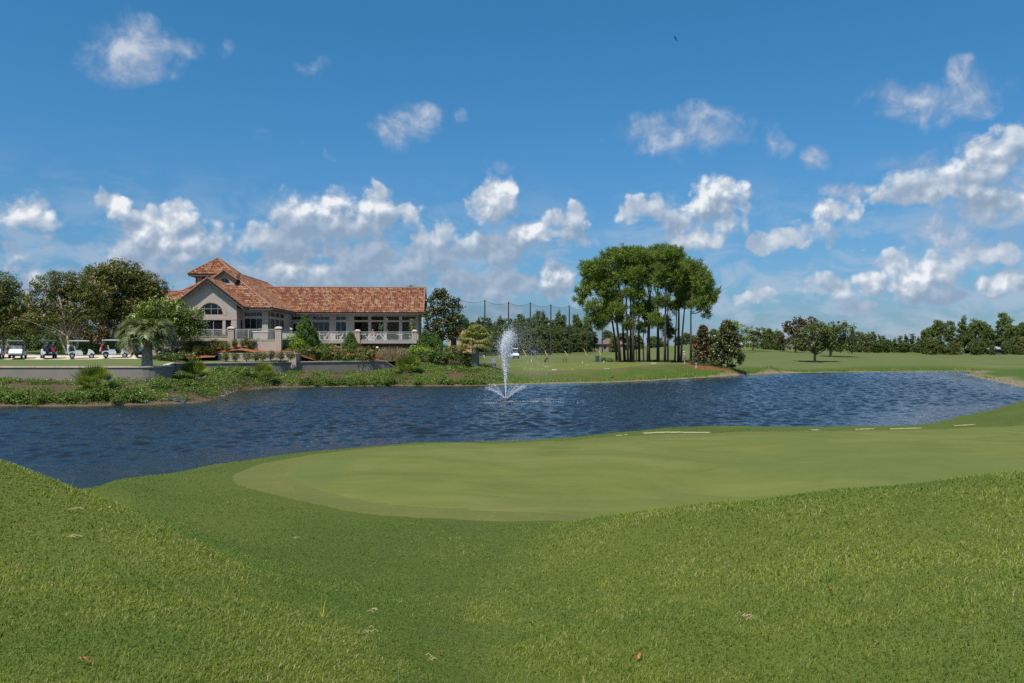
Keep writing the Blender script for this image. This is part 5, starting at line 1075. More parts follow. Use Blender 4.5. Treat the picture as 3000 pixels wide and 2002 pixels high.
PINES = [ # base px, base y, d, stem, lobes, radius, label
 (1808,1060,131,[(1803,1000),(1791,925),(1770,850)],[(1712,850,26,22),(1700,880,18,15),(1735,815,34,32),(1722,790,28,24)],.22,'leaning pine at the left end of the clump, crown reaching farthest left'),
 (1817,1060,129,[(1812,990),(1803,910),(1780,830)],[(1752,785,38,28),(1765,840,34,32),(1745,900,34,22),(1738,935,26,16),(1770,925,32,22),(1795,900,26,22),(1760,955,18,12)],.24,'pine with low hanging boughs beside the leaning pine'),
 (1831,1061,133,[(1826,990),(1822,900),(1808,800)],[(1800,760,42,34),(1790,815,36,34),(1800,870,30,28),(1815,930,18,20)],.23,'straight pine, third stem of the clump, domed top'),
 (1840,1061,127,[(1838,990),(1835,900),(1832,790)],[(1835,755,44,32),(1842,800,38,34),(1812,905,26,20),(1842,950,16,24)],.18,'pine under the left dome, slender dark stem'),
 (1848,1061,136,[(1848,990),(1848,900),(1848,780)],[(1862,742,38,24),(1850,795,36,34)],.22,'pine at the top of the left dome'),
 (1855,1062,126,[(1855,990),(1855,900),(1854,800)],[(1862,812,36,30),(1868,860,28,22),(1850,860,26,20),(1868,905,22,20)],.24,'pine with pale grey stem and bright green front boughs'),
 (1866,1060,140,[(1862,1000),(1858,940)],[(1862,915,16,18)],.09,'thin young pine inside the clump left of centre'),
 (1873,1061,134,[(1872,990),(1871,900),(1872,790)],[(1885,770,32,28),(1890,820,26,22)],.2,'pine in the notch between the two domes'),
 (1886,1061,138,[(1884,1000),(1888,930),(1895,880)],[(1890,910,18,24),(1880,960,14,20)],.11,'short crooked pine with thin crown below the notch'),
 (1900,1062,128,[(1900,990),(1903,900),(1905,790)],[(1905,765,34,28),(1912,805,28,22),(1905,895,26,22),(1902,935,20,24)],.31,'thickest stem of the clump, standing at its middle'),
 (1928,1062,130,[(1928,990),(1927,900),(1928,780)],[(1935,745,40,26),(1930,790,36,30)],.27,'stout pine right of the thickest stem'),
 (1948,1062,124,[(1949,990),(1950,900),(1952,770)],[(1960,745,44,26),(1955,795,40,36),(1932,830,24,18),(1940,880,22,22),(1925,935,18,24)],.21,'tall pine with open branches under the right dome'),
 (1957,1062,135,[(1957,1000),(1956,900),(1958,800)],[(1980,765,36,30),(1972,830,30,28),(1962,980,14,20),(1950,950,16,22)],.15,'slim pine with dead lower boughs behind the right dome'),
 (1977,1062,131,[(1979,990),(1983,910),(1988,830)],[(1995,800,38,34),(1985,850,30,24),(1975,900,20,18)],.15,'slender pale pine just left of the paired stems'),
 (1988,1062,129,[(1988,990),(1989,910),(1992,830)],[(2010,800,40,36),(2020,840,36,32),(2000,885,24,18)],.24,'left stem of the paired pines near the golfer'),
 (1995,1062,127,[(1998,990),(2004,920),(2010,860)],[(2035,800,36,36),(2012,860,30,24),(2045,860,34,30)],.18,'right leaning stem of the paired pines near the golfer'),
 (2024,1058,125,[(2024,990),(2024,920),(2028,860)],[(2060,830,36,36),(2068,880,30,26),(2085,865,20,24),(2072,920,12,12),(2040,890,26,22)],.19,'lone straight pine at the right end of the clump')]
for i_, (px, by, d, st, lobes, r0, lab) in enumerate(PINES): pine(lab, px, d, by, st, lobes, 300+i_, r0, group='pines of the clump')
bush('shrub', 'dark low shrub at the left foot of the pine clump', 'shrub', [(1780,1056,18,7),(1764,1055,9,7),(1800,1057,12,5)], 128, LF_HEDGE, 340, rc=.3)
for i_, (px, w, lab) in enumerate([(1835,14,'low dark shrub among the left pine stems'),(1915,12,'low dark shrub between the thickest and the stout pine stems'),(1965,10,'low dark shrub among the right pine stems')]): bush('shrub', lab, 'shrub', [(px,1059,w,4),(px+6,1060,w*.7,3)], 131, LF_HEDGE, 345+i_, rc=.25)
cone_tree('magnolia', 'dark cone-shaped magnolia with orange leaf undersides beside the golfer', 'magnolia', 2060, 112, 1072, 957, 62, LF_MAGR, 351, L=.30, W=.14, pw=.62, n=330, jag=.32, kind='leaf', rc=.42, dens_leaf=26, trunkh=.7)
cone_tree('magnolia', 'wider glossy magnolia on red mulch, right of the dark cone-shaped one', 'magnolia', 2131, 108, 1080, 944, 92, LF_MAG, 352, L=.30, W=.14, pw=.55, n=470, jag=.26, kind='leaf', rc=.45, dens_leaf=28, trunkh=.7)
for i_, (px, py, w, d, lab) in enumerate([(2036,1062,16,117,'low green shrub at the foot of the lone pine'),(2052,1069,24,111,'low spreading shrub under the dark magnolia'),(2095,1068,18,111,'low pale shrub between the two magnolias'),(2145,1070,10,110,'low shrub behind the wide magnolia trunk')]): bush('shrub', lab, 'shrub', [(px,py,w,5),(px+w*.5,py+2,w*.6,4),(px-w*.5,py+1,w*.6,4)], d, LF_LIGHT if i_ > 1 else LF_HEDGE, 360+i_, rc=.25, L=.16)
broadleaf('magnolia', 'big glossy magnolia at the right end of the clubhouse', 'magnolia', 1295, 104, [(1285,890,34,34),(1320,905,32,36),(1270,930,30,34),(1330,950,26,34),(1300,965,44,34),(1265,975,26,26),(1290,865,22,16)], LF_MAG, rc=.5, dens=1.7, per=26, L=.30, W=.15, seed=370, limbs=14, r0=.22, inner=.12)
broadleaf('magnolia', 'bronze magnolia rising behind the round oaks', 'magnolia', 2330, 205, [(2345,945,24,20),(2318,960,24,22),(2370,945,24,16),(2302,985,24,24),(2320,1005,30,18),(2350,975,34,24),(2395,955,18,14),(2310,965,16,14)], LF_RED, rc=.75, dens=.9, per=26, L=.5, W=.26, seed=371, base_z=zat(1034, 205), r0=.3)
broadleaf('oak', 'round dark oak standing alone on the fairway', 'oak', 2388, 150, [(2385,975,42,30),(2355,990,32,28),(2418,985,34,30),(2340,1010,26,18),(2430,1012,26,16),(2380,1010,48,20),(2395,962,30,16)], LF_OAK, rc=.6, dens=1.05, per=34, L=.34, W=.17, seed=372, r0=.32, trunk=1.6, inner=.15, limbs=18)
broadleaf('oak', 'broad oak half behind the lone round oak', 'oak', 2432, 182, [(2440,965,38,24),(2475,975,34,30),(2490,1005,26,24),(2430,995,40,28),(2460,1012,44,18)], LF_OAK, rc=.7, dens=1.05, per=32, L=.40, W=.2, seed=373, r0=.36, trunk=2.0, inner=.15)
broadleaf('yellow_pine', 'bright yellow-green pine behind the wide magnolia', 'pine tree', 2160, 190, [(2160,960,30,18),(2140,975,26,16),(2180,985,18,20),(2165,1000,22,16),(2185,1010,14,10)], LF_PINEY, rc=.7, dens=.95, per=30, L=.45, W=.16, seed=374, base_z=zat(1037, 190), r0=.2, trunk=2.2)
broadleaf('tree', 'green tree with clear stems right of the yellow-green pine', 'tree', 2205, 200, [(2205,972,22,16),(2225,990,24,18),(2200,1000,22,14),(2235,975,18,14),(2216,1012,20,9)], LF_WOOD2, rc=.7, dens=1, per=30, L=.42, W=.2, seed=375, base_z=zat(1033, 200), r0=.18, trunk=2)
broadleaf('tree', 'leafy tree seen through the open veranda', 'tree', 1120, 122, [(1095,955,28,34),(1130,960,30,36),(1170,955,34,36),(1110,985,40,24),(1205,960,28,34)], LF_WOOD2, rc=.6, dens=1.4, per=30, L=.3, W=.15, seed=377, base_z=2.4, r0=.2)
broadleaf('tree', 'tree top peeping over the clubhouse roof ridge', 'tree', 1208, 128, [(1200,850,18,12),(1222,852,16,10),(1210,870,30,20),(1212,900,32,30)], LF_HEDGE, rc=.6, dens=1, per=30, L=.3, W=.15, seed=376, base_z=2.6, r0=.25)

# prototypes for the far woods, each 10 m tall, copied and scaled
def wood_proto(kind, seed):
    r = rng_of(seed); o = thing('wood_tree', 'tree of the far wood', 'tree', (0, 0, -50)); 
    if kind == 'pine': lb = [(r.normal()*.5, r.normal()*.5, z, rr, rr, 1.0) for z, rr in ((3.4, 1.7), (4.8, 2.0), (6.2, 1.9), (7.6, 1.5), (8.9, .9))]; mt = LF_WOOD
    elif kind == 'spire': lb = [(r.normal()*.12, r.normal()*.12, z, rr, rr, 1.0) for z, rr in ((1.4, 1.5), (3, 1.45), (4.6, 1.25), (6.2, 1.0), (7.7, .72), (9.0, .4))]; mt = LF_WOOD
    elif kind == 'round': lb = [(0, 0, 5.5, 3.2, 3.2, 3.0), (1.6, .4, 7.6, 2.0, 2, 1.8), (-1.7, .2, 7.2, 2.1, 2, 2.0), (.1, -.6, 8.4, 1.8, 1.8, 1.4), (0, 0, 2.6, 3.0, 2.8, 2.0)]; mt = LF_WOOD
    elif kind == 'olive': lb = [(0, 0, 5.0, 3.0, 3.0, 2.8), (1.8, .4, 7.2, 2.0, 2, 1.9), (-1.5, .2, 7.8, 1.8, 2, 1.8), (0, 0, 2.4, 3.3, 3, 2.0)]; mt = LF_WOOD2
    elif kind == 'openpine': lb = [(-1.6, 0, 8.2, 1.5, 1.4, .9), (1.2, .3, 9.0, 1.7, 1.5, .9), (2.2, -.3, 7.7, 1.3, 1.2, .7), (0, 0, 6.6, 1.4, 1.3, .8), (-2, .5, 6.3, 1.2, 1.1, .7), (0, 0, 4.6, 1.6, 1.4, .8)]; mt = LF_WOOD
    else: lb = [(0, 0, 5, 3.4, 3, 3.6), (2.4, 0, 3, 2.2, 2, 2.4), (-2.3, 0, 3.4, 2.2, 2, 2.6)]; mt = LF_OAK
    C, N = clumped(lb, .62, 1.35, r, (.6, 1.08), .15); m = MB()
    v, f = clumpleaves(C, N, .62, 30, .46, .2, r, .75); m.add(v, f); m.build('crown', mt, o)
    m = MB(); m.tube([(0, 0, -1), (0, 0, 4), (.1, 0, 8.6)], [.24, .17, .05], 6)
    for _ in range(8): c = C[r.integers(len(C))]; limb(m, (0, 0, min(c[2], 8)*.75), c, .08, .03, r, .1, 3, 4)
    m.build('trunk', BARKD, o); o['_h'] = float(max(l[2]+l[5] for l in lb)); o['_w'] = float(max(abs(l[0])+l[3] for l in lb)*2); return o
PROTO = {k: [wood_proto(k, 400+7*i+j) for j in range(2)] for i, k in enumerate(('pine', 'spire', 'round', 'olive', 'openpine', 'grey'))}
for ps in PROTO.values():
    for p in ps: p['_used'] = 0
def wood(kind, px, base_y, top_y, w, d, label, group=None, rz=None, cat='tree', name='wood_tree'):
    ps = PROTO[kind]; n = sum(p['_used'] for p in ps); p = ps[n % 2]; H = (base_y-top_y)/F*d; sc = H/p['_h']; sx = max(.55*sc, min(1.9*sc, w/F*d/p['_w'])); x = xat(px, d); z = zat(base_y, d)
    rz = rz if rz is not None else (px*1.7) % 6.28
    if p['_used'] == 0: o = p; o.location = (x, d, z); o.rotation_euler = (0, 0, rz); o.scale = (sx, sx, sc); o['label'] = label
    else: o = copy_thing(p, (x, d, z), rz, label, None, (sx, sx, sc))
    p['_used'] += 1; o['category'] = cat; o.name = name
    if group: o['group'] = group
    elif 'group' in o.keys(): del o['group']
    return o
r = rng_of(44); LABW = 'dark pine of the wood behind the tall range net'; LABW2 = 'rounded broadleaf tree of the wood behind the tall range net'
for i_, px in enumerate(np.arange(1340, 1712, 15.0)):
    top = 930+12*math.sin(px*.11)+r.normal()*5-(8 if 1560 < px < 1600 else 0); k = 'pine' if r.random() < .86 else 'spire'; wood(k, px+r.normal()*3, 1040, top, r.uniform(36, 50), r.uniform(268, 300), LABW, 'pines of the wood behind the net')
for i_, px in enumerate(np.arange(1350, 1720, 24.0)):
    wood('round' if i_ % 3 else 'olive', px+r.normal()*5, 1040, 958+r.normal()*12, r.uniform(40, 56), r.uniform(256, 266), LABW2, 'broadleaf trees of the wood behind the net')
for px, w, h in ((1590, 40, 46), (1560, 34, 36), (1625, 36, 40), (1530, 34, 34), (1440, 34, 40), (1470, 30, 44)): wood('olive', px, 1040, 1040-h, w, 250, 'low olive palm-like scrub at the foot of the netted wood', 'scrub along the netted wood')
wood('round', 1718, 1038, 943, 46, 272, 'separate round tree seen through the last net bay')
wood('pine', 1742, 1037, 972, 34, 275, 'small tree between the last two net poles'); wood('round', 1780, 1036, 968, 40, 280, 'round tree behind the brown roof'); wood('olive', 1800, 1036, 985, 40, 255, 'olive tree over the brown-roofed house'); wood('round', 1830, 1034, 975, 50, 275, 'green tree glimpsed through the left pine stems'); wood('olive', 1870, 1033, 980, 44, 270, 'olive tree glimpsed behind the thickest pine stem')
wood('round', 1915, 1028, 985, 46, 270, 'dark tree glimpsed between thickest and stout pine stems'); wood('grey', 1935, 1026, 990, 60, 262, 'wide dark shrubbery behind the stout pine')
for px, base, top, w, k, lab in [(1990,1014,985,40,'round','tree on the hill behind the paired pine stems'),(2012,1012,975,36,'round','bushy tree on the hill left of the lone pine'),(2035,1011,982,30,'olive','olive tree on the hill just right of the lone pine'),(2092,1008,964,34,'round','round tree on the hill between the two magnolias'),(2110,1009,980,34,'olive','olive tree on the hill touching the wide magnolia'),(2080,1009,985,28,'olive','low olive tree on the hill right of the dark magnolia'),(2060,1010,985,30,'round','tree on the hill hidden behind the dark magnolia'),(2130,1014,975,36,'round','tree on the hill hidden behind the wide magnolia')]: wood(k, px, base+2, top, w, 262, lab)
for px, base, top, w, k, d, lab in [(2250,1036,962,34,'round',222,'round green tree left of the bronze magnolia'),(2270,1036,966,40,'olive',226,'olive tree touching the bronze magnolia'),(2285,1037,970,30,'grey',215,'dark shrub mass under the bronze magnolia'),(2240,1035,985,26,'grey',216,'grey-green bush beneath the round tree left of the bronze magnolia'),(2425,1037,960,40,'pine',240,'pine behind the two oaks'),
 (2510,1036,972,44,'olive',232,'olive tree at the right shoulder of the broad oak'),(2540,1036,975,42,'olive',236,'brownish olive tree right of the broad oak'),(2560,1036,968,30,'spire',250,'pointed tree above the brownish olive tree'),(2577,1036,978,26,'spire',250,'pointed dark tree, left part of the low tree row'),(2590,1036,980,24,'spire',252,'narrow dark tree in the low tree row before the dip'),
 (2600,1037,995,34,'round',240,'low round tree at the dip of the tree row'),(2620,1037,988,24,'spire',250,'first pointed tree after the dip'),(2636,1037,980,26,'spire',250,'second pointed tree after the dip'),(2655,1037,978,28,'spire',250,'third pointed tree after the dip, above the reddish shrub'),(2675,1037,974,30,'spire',250,'tallest pointed tree of the low tree row'),(2692,1037,985,26,'spire',250,'last pointed tree before the tall right-hand trees'),(2650,1037,1004,36,'round',238,'low round tree beneath the pointed trees'),(2690,1038,1010,40,'grey',236,'grey bush at the end of the low tree row'),(2570,1037,1005,36,'round',238,'low bushy tree under the left pointed trees')]: wood(k, px, base, top, w, d, lab)
for px, base, top, w, k, d, lab in [(2712,1040,962,40,'round',225,'leftmost of the tall right-hand trees'),(2745,1040,938,52,'round',228,'tall round tree with a bitten-out gap in its crown'),(2778,1040,940,44,'openpine',232,'open-crowned pine with a hole of sky'),(2790,1040,955,44,'pine',226,'pine filling in right of the open-crowned pine'),(2825,1041,927,46,'pine',236,'tall pine with spiky top, middle of the right-hand trees'),(2850,1041,928,50,'spire',238,'pointed pine next to the spiky one'),(2870,1042,940,56,'round',230,'broad round tree of the right-hand wood'),(2895,1042,955,44,'round',226,'round tree falling to the notch before the far pines'),
 (2945,1041,915,60,'openpine',240,'tall umbrella pine above the far right trees'),(2925,1041,940,46,'pine',236,'dense pine left of the umbrella pine'),(2965,1041,950,60,'round',228,'bushy tree under the umbrella pine'),(2995,1040,945,50,'round',230,'bushy tree cut by the right frame edge'),(3015,1040,930,50,'pine',236,'pine rising at the right frame edge'),(2985,1041,985,50,'olive',220,'yellow-green low tree at far right'),
 (2860,1042,992,60,'grey',216,'feathery grey-green bush before the right-hand wood'),(2730,1041,990,44,'olive',218,'low olive tree at the left end of the right-hand wood'),(2800,1041,1000,40,'olive',218,'low olive tree in front of the middle pines'),(2908,1042,1010,24,'olive',214,'pale flowering shrub beside the blue-roofed shelter'),(2945,1042,1000,36,'grey',217,'dark undergrowth bush at far right'),(2770,1041,1008,40,'grey',216,'dark undergrowth bush below the open-crowned pine'),(2980,1041,1012,44,'grey',216,'dark undergrowth bush by the right frame edge')]: wood(k, px, base+2, top, w, d, lab)
for k_, ps in PROTO.items():
    for p in ps:
        if p['_used'] == 0:
            for ch in list(p.children): bpy.data.objects.remove(ch)
            bpy.data.objects.remove(p)
for o in S.objects:
    for k_ in ('_h', '_w', '_used'):
        if k_ in o.keys(): del o[k_]

# ------------------------------------------------------------------ plants covering the banks
def scatter(poly, n, r):
    P = np.array(poly); lo, hi = P.min(0), P.max(0); X = r.uniform(lo[0], hi[0], n); Y = r.uniform(lo[1], hi[1], n); k = sdf(poly, X, Y) < 0; return X[k], Y[k]
def nz(x, y, s, seed): return np.array([mnoise.fractal((a*s, b_*s, seed), 1.0, 2.0, 3) for a, b_ in zip(x, y)])
BPOLY = [(xat(p, d), d) for p, d in [(-350,61.7),(0,61.7),(440,61.8),(490,62.6),(502,66),(506,73),(515,75.5),(560,76.6),(700,79),(900,82.8),(1126,87.6),(1165,89),(1190,92),(1385,92.5),(1440,91),(1470,86),(1480,82),(1430,79),(1340,77),(1149,76.5),(970,74),(817,73),(700,68),(655,62),(652,58.5),(620,56),(574,54.0),(421,52.2),(191,51.2),(-350,51.2)]]
r = rng_of(61); X, Y = scatter(BPOLY, 42000, r); zz, ss = height(X, Y, True); den = nz(X, Y, .42, 2.0)+.35*nz(X, Y, 1.3, 5.0); pxs = CX+F*X/Y
lush = np.exp(-((pxs-690)/95)**2)*.5; k = (zz > .08) & (den+lush+.25*(r.random(len(X))-.5) > -.02-.16*(pxs > 700)); X, Y, zz, den, lush = X[k], Y[k], zz[k], den[k], lush[k]
per = 11; hgt = .10+.20*np.clip(den+.2, 0, 1)+.35*lush; m = MB(); off = r.normal(size=(len(X), per, 3))*np.array((.16, .16, 0)); off[..., 2] = r.random((len(X), per))*hgt[:, None]*1.5
v, f = leafquads((np.c_[X, Y, zz][:, None]+off).reshape(-1, 3), .13, .062, r, .5); m.add(v, f); gc = m.build('ground_cover', LF_COVER); tag(gc, kind='stuff')
m = MB(); k = r.random(len(X)) < .035; v, f = leafquads(np.c_[X[k], Y[k], zz[k]+.22], .09, .08, r, .8); m.add(v, f); fl = m.build('wildflowers', LF_WHITE); tag(fl, kind='stuff')
PB_ = []
for i in range(3):
    rr = rng_of(620+i); o = thing('bank_bush', 'rounded green bush of the row along the waterline', 'bush', (0, 0, 0), 0, 'bushes along the waterline'); C, N = clumped([(0, 0, .25, .62, .5, .45), (.35, 0, .2, .45, .4, .36), (-.38, .1, .2, .42, .4, .32)], .2, 1.1, rr); m = MB(); v, f = clumpleaves(C, N, .2, 26, .11, .055, rr); m.add(v, f); m.build('foliage', LF_COVER, o)
    m = MB(); [limb(m, (0, 0, -.1), C[rr.integers(len(C))], .02, .008, rr, .1, 3, 4) for _ in range(6)]; m.build('stems', BARK, o); PB_.append(o)
SB = [(10,1.2),(50,1.2),(90,1.3),(132,1.1),(178,1.35),(225,1.0),(272,1.1),(318,1.4),(355,.8),(392,1.2),(430,.7),(478,1.4),(545,1.2),(575,.9),(610,1.0),(905,1.2),(925,.8),(955,1.2),(990,1.1),(1020,1.3),(1055,1.2),(1105,1.2),(1140,1.3),(1225,1.0),(1300,1.2),(1360,1.0),(1400,1.1)]
shx = [(p, 4*F/(y-HY)) for p, y in _far]
for i_, (px, sc) in enumerate(SB):
    d = float(np.interp(px, [a for a, _ in shx[:5]]+[a for a, _ in shx[10:]], [b_ for _, b_ in shx[:5]]+[b_ for _, b_ in shx[10:]]))+.75*sc; x = xat(px, d); z = max(.02, hz(x, d))-.03; q = PB_[i_ % 3]
    if i_ < 3: q.location = (x, d, z); q.scale = (sc,)*3
    else: copy_thing(q, (x, d, z), r.uniform(0, 6), scale=(sc*r.uniform(.9, 1.15), sc, sc*r.uniform(.8, 1.1)))
bush('shrub', 'lush leafy shrub mass below the shaded lower wall', 'shrub', [(690,1085,34,13),(655,1090,22,11),(725,1090,26,13),(640,1082,14,8),(700,1100,30,12)], 75, LF_LIME if False else LF_COVER, 630, L=.2, W=.1, rc=.34)
# long grass and reeds on the far shore, loose stones along the edge
r = rng_of(66); pts = []
far_line = np.array([(xat(p, 4*F/(y-HY)), 4*F/(y-HY)) for p, y in _far if p >= 1430])
seg = np.hypot(*np.diff(far_line, axis=0).T); cum = np.r_[0, np.cumsum(seg)]
t = r.uniform(0, cum[-1], 15000); lx = np.interp(t, cum, far_line[:, 0]); ly = np.interp(t, cum, far_line[:, 1]); o_ = .3+r.exponential(1.3, len(t)); 
X = lx+r.normal(size=len(t))*.3+np.where(lx > 55, o_*.5, 0); Y = ly+o_; zz, ss = height(X, Y, True); k = (ss > .35) & (nz(X, Y, .35, 9.0) > -.15); X, Y, zz = X[k], Y[k], zz[k]
P_ = np.c_[X, Y, zz+.08]; v, f = leafquads(P_, .34, .05, r, .0, along=np.tile((0, 0, 1.), (len(P_), 1)), aw=.75); m = MB(); m.add(v, f); sg = m.build('shore_grass', leafmat('shore_grass', [(.075, .115, .016), (.13, .16, .026), (.21, .19, .06)], .6, .3)); tag(sg, kind='stuff')
# ------------------------------------------------------------------ golf carts and bags
mwhite = plain('cart_white', (.72, .74, .78), .22, var=.03, spec=.5); mblk = plain('black_plastic', (.018, .018, .020), .45, var=.2); mtyre = plain('tyre_rubber', (.022, .022, .022), .85, var=.2); mrim = plain('rim_grey', (.50, .50, .50), .35, .6, var=.1)
mseat = plain('seat_vinyl', (.46, .44, .42), .5, var=.06); mseatd = plain('seat_dark', (.06, .055, .05), .5); mgreyroof = plain('cart_roof_white', (.78, .78, .76), .35, var=.03); mdarkroof = plain('cart_roof_dark', (.055, .06, .07), .4)
mred = plain('bag_red', (.36, .022, .03), .5); mbagw = plain('bag_white', (.62, .62, .62), .5); mbagb = plain('bag_black', (.02, .02, .024), .55); mchrome = plain('club_metal', (.55, .55, .56), .25, .9); mblue = plain('blue_cloth', (.045, .10, .28), .6); mlimec = plain('lime_headcover', (.30, .50, .06), .6)
mscreen, nt, out = newmat('windscreen'); t_ = nd(nt, 'ShaderNodeBsdfTransparent'); t_.inputs[0].default_value = (.62, .68, .72, 1); g_ = nd(nt, 'ShaderNodeBsdfPrincipled', i_Roughness=.08); g_.inputs['Base Color'].default_value = (.25, .30, .36, 1); mx = nd(nt, 'ShaderNodeMixShader', i_0=.55); lk(nt, t_.outputs[0], mx.inputs[1]); lk(nt, g_.outputs[0], mx.inputs[2]); lk(nt, mx.outputs[0], out.inputs[0])
RX = Matrix.Rotation(PI/2, 4, 'X')
def make_cart(label, loc, rz, roof=mgreyroof, body=mwhite, seat=mseat, group='golf carts on the path'):
    o = thing('golf_cart', label, 'golf cart', loc, rz, group)
    m = MB(); side_ = [(-1.02, .40), (-.98, .62), (-.80, .70), (-.30, .74), (.12, .74), (.24, .66), (.26, .36), (-.36, .34), (-.42, .52), (-.55, .62), (-.76, .62), (-.90, .52), (-.94, .40)]
    m.prism(side_, 1, -.60, .60)
    m.prism([(.86, .34), (.90, .50), (.98, .55), (1.14, .50), (1.26, .42), (1.28, .56), (1.18, .72), (.96, .90), (.80, .95), (.74, .90), (.70, .62), (.62, .36)], 1, -.56, .56); m.build('body', body, o)
    m = MB(); m.bbox((-.35, -.57, .29), (.78, .57, .34)); m.bbox((-1.0, -.5, .34), (-.4, .5, .40)); m.bbox((1.0, -.35, .26), (1.275, .35, .44)); m.bbox((-1.08, -.52, .36), (-1.03, .52, .48)); m.build('chassis', mblk, o)
    m = MB(); m.box((-.12, 0, .80), (.56, 1.06, .12)); m.build('seat', seat, o)
    m = MB(); m.box((-.46, 0, 1.06), (.12, 1.06, .40), Matrix.Rotation(-.18, 4, 'Y')); m.build('backrest', seat, o)
    m = MB(); m.bbox((-.86, -.52, .71), (-.50, .52, .96)); m.build('rear_basket', mblk, o)
    m = MB(); m.prism([(-1.02, 1.74), (-.98, 1.79), (-.5, 1.83), (.4, 1.83), (.82, 1.79), (.86, 1.74), (.80, 1.72), (-.96, 1.72)], 1, -.62, .62); m.build('roof', roof, o)
    for s_ in (-1, 1):
        m = MB(); m.tube([(.84, s_*.52, .90), (.74, s_*.54, 1.30), (.66, s_*.55, 1.73)], .022, 6); m.build('post', mblk, o)
        m = MB(); m.tube([(-.68, s_*.54, .72), (-.80, s_*.55, 1.20), (-.84, s_*.55, 1.73)], .026, 6); m.build('post', mblk, o)
    m = MB(); m.quad((.835, -.50, .94), (.835, .50, .94), (.76, .50, 1.30), (.76, -.50, 1.30)); m.build('windscreen', mscreen, o)
    m = MB(); m.tube([(.70, .28, .80), (.48, .28, 1.02)], .02, 6); ring = [(.46+.0*k, .28+.17*math.cos(2*PI*k/14), 1.04+.17*math.sin(2*PI*k/14)*.9) for k in range(15)]; m.tube([(p[0]-.10*(p[2]-1.04)/.17, p[1], p[2]) for p in ring], .014, 5); m.build('steering_wheel', mblk, o)
    for s_ in (-1, 1):
        m = MB(); m.box((1.12, s_*.38, .60), (.10, .22, .09), Matrix.Rotation(.5, 4, 'Y')); m.build('headlight', mscreen, o)
    for wx in (-.66, 1.02):
        for s_ in (-1, 1):
            m = MB(); m.lathe([(.14, -.085), (.21, -.08), (.235, -.05), (.235, .05), (.21, .08), (.14, .085)], 18, (wx, s_*.52, .235), RX); w_ = m.build('wheel', mtyre, o, True)
            m = MB(); m.lathe([(.02, s_*-.10), (.10, s_*-.097), (.145, s_*-.075)], 12, (wx, s_*.52, .235), RX); m.build('rim', mrim, w_)
    return o
def make_bag(label, loc, rz, mat, mat2, lean=.22, head=mchrome):
    o = thing('golf_bag', label, 'golf bag', loc, rz); R_ = Matrix.Rotation(lean, 4, 'Y')
    m = MB(); m.lathe([(.11, 0), (.13, .03), (.135, .35), (.125, .62), (.15, .78), (.155, .84), (.13, .86)], 12, (0, 0, 0), R_); m.build('bag_body', mat, o, True)
    m = MB(); q = R_ @ Vector((-.12, 0, .34)); m.box(q, (.10, .20, .40), R_); q = R_ @ Vector((.02, .13, .45)); m.box(q, (.18, .07, .36), R_); m.build('pocket', mat2, o)
    m = MB(); r = rng_of(int(abs(loc[0]*10)))
    for k in range(9):
        a = k*.7; p0 = R_ @ Vector((.07*math.cos(a), .07*math.sin(a), .8)); p1 = R_ @ Vector((.10*math.cos(a)+r.normal()*.015, .10*math.sin(a), 1.06+.10*r.random())); m.tube([p0, p1], .007, 4); m.ell(p1, (.035, .05, .03) if k % 3 else (.06, .055, .05), 7, 5)
    m.build('club_heads', head, o); return o
def cpos(px, d, dz=.03): x = xat(px, d); return (x, d, max(hz(x, d), tz1(x, d))+dz)
make_cart('white golf cart cut by the frame edge, facing the pond', cpos(-12, 79.2), -1.15, mdarkroof)
make_cart('white golf cart facing the pond with a capped driver inside', cpos(53, 79.2), -1.22, mdarkroof)
make_cart('golf cart seen from behind with two bags strapped on', cpos(143, 79.4), 2.22, mdarkroof)
c4 = make_cart('white golf cart in profile with a green-topped bag at its tail', cpos(234, 79.2), .50)
c5 = make_cart('white golf cart in profile with a red and white bag at its tail', cpos(332, 79.2), .47)
make_cart('golf cart mostly hidden behind the stout palm trunk', cpos(418, 79.6), 2.05, mdarkroof, mblk, mseatd)
make_cart('dark golf cart in shade behind the forked tree trunk', cpos(490, 82.4), .42, mdarkroof, mblk, mseatd)
def onback(px, d, rz, off, z=.50): x, y, zz = cpos(px, d); c_, s_ = math.cos(rz), math.sin(rz); return (x+off[0]*c_-off[1]*s_, y+off[0]*s_+off[1]*c_, zz+z)
make_bag('black golf bag on the left of the rear-facing cart', onback(143, 79.4, 2.22, (-1.06, .27)), 2.22, mbagb, mbagb, .16)
make_bag('black and red golf bag on the right of the rear-facing cart', onback(143, 79.4, 2.22, (-1.06, -.27)), 2.22, mbagb, mred, .16)
make_bag('grey golf bag with lime head covers on the cart in profile', onback(234, 79.2, .50, (-1.10, -.2)), .50, mbagw, mbagb, .20, mlimec)
make_bag('red and white golf bag strapped to the rightmost profile cart', onback(332, 79.2, .47, (-1.10, -.2)), .47, mred, mbagw, .20)
make_bag('blue and black golf bag on the cart behind the palm', onback(418, 79.6, 2.05, (-1.06, .25)), 2.05, mbagb, mblue, .16)
d14 = 143; x14 = xat(1503, d14); make_cart('pale golf cart on the range seen through the fountain spray', (x14, d14, hz(x14, d14)), -PI/2+.5, group='golf cart on the range')
dB = 116; xB = xat(1602, dB); zB = hz(xB, dB)
gb = make_bag('dark red golf bag leaning on its stand by the practice green', (xB-.35, dB, zB+.02), 0, plain('bag_maroon', (.16, .03, .05), .5), mbagb, .52)
m = MB(); m.tube([(.42, .05, .74), (.62, .28, 0)], .014, 5); m.build('stand_leg', mblk, gb); m = MB(); m.tube([(.42, -.05, .74), (.62, -.28, 0)], .014, 5); m.build('stand_leg', mblk, gb)

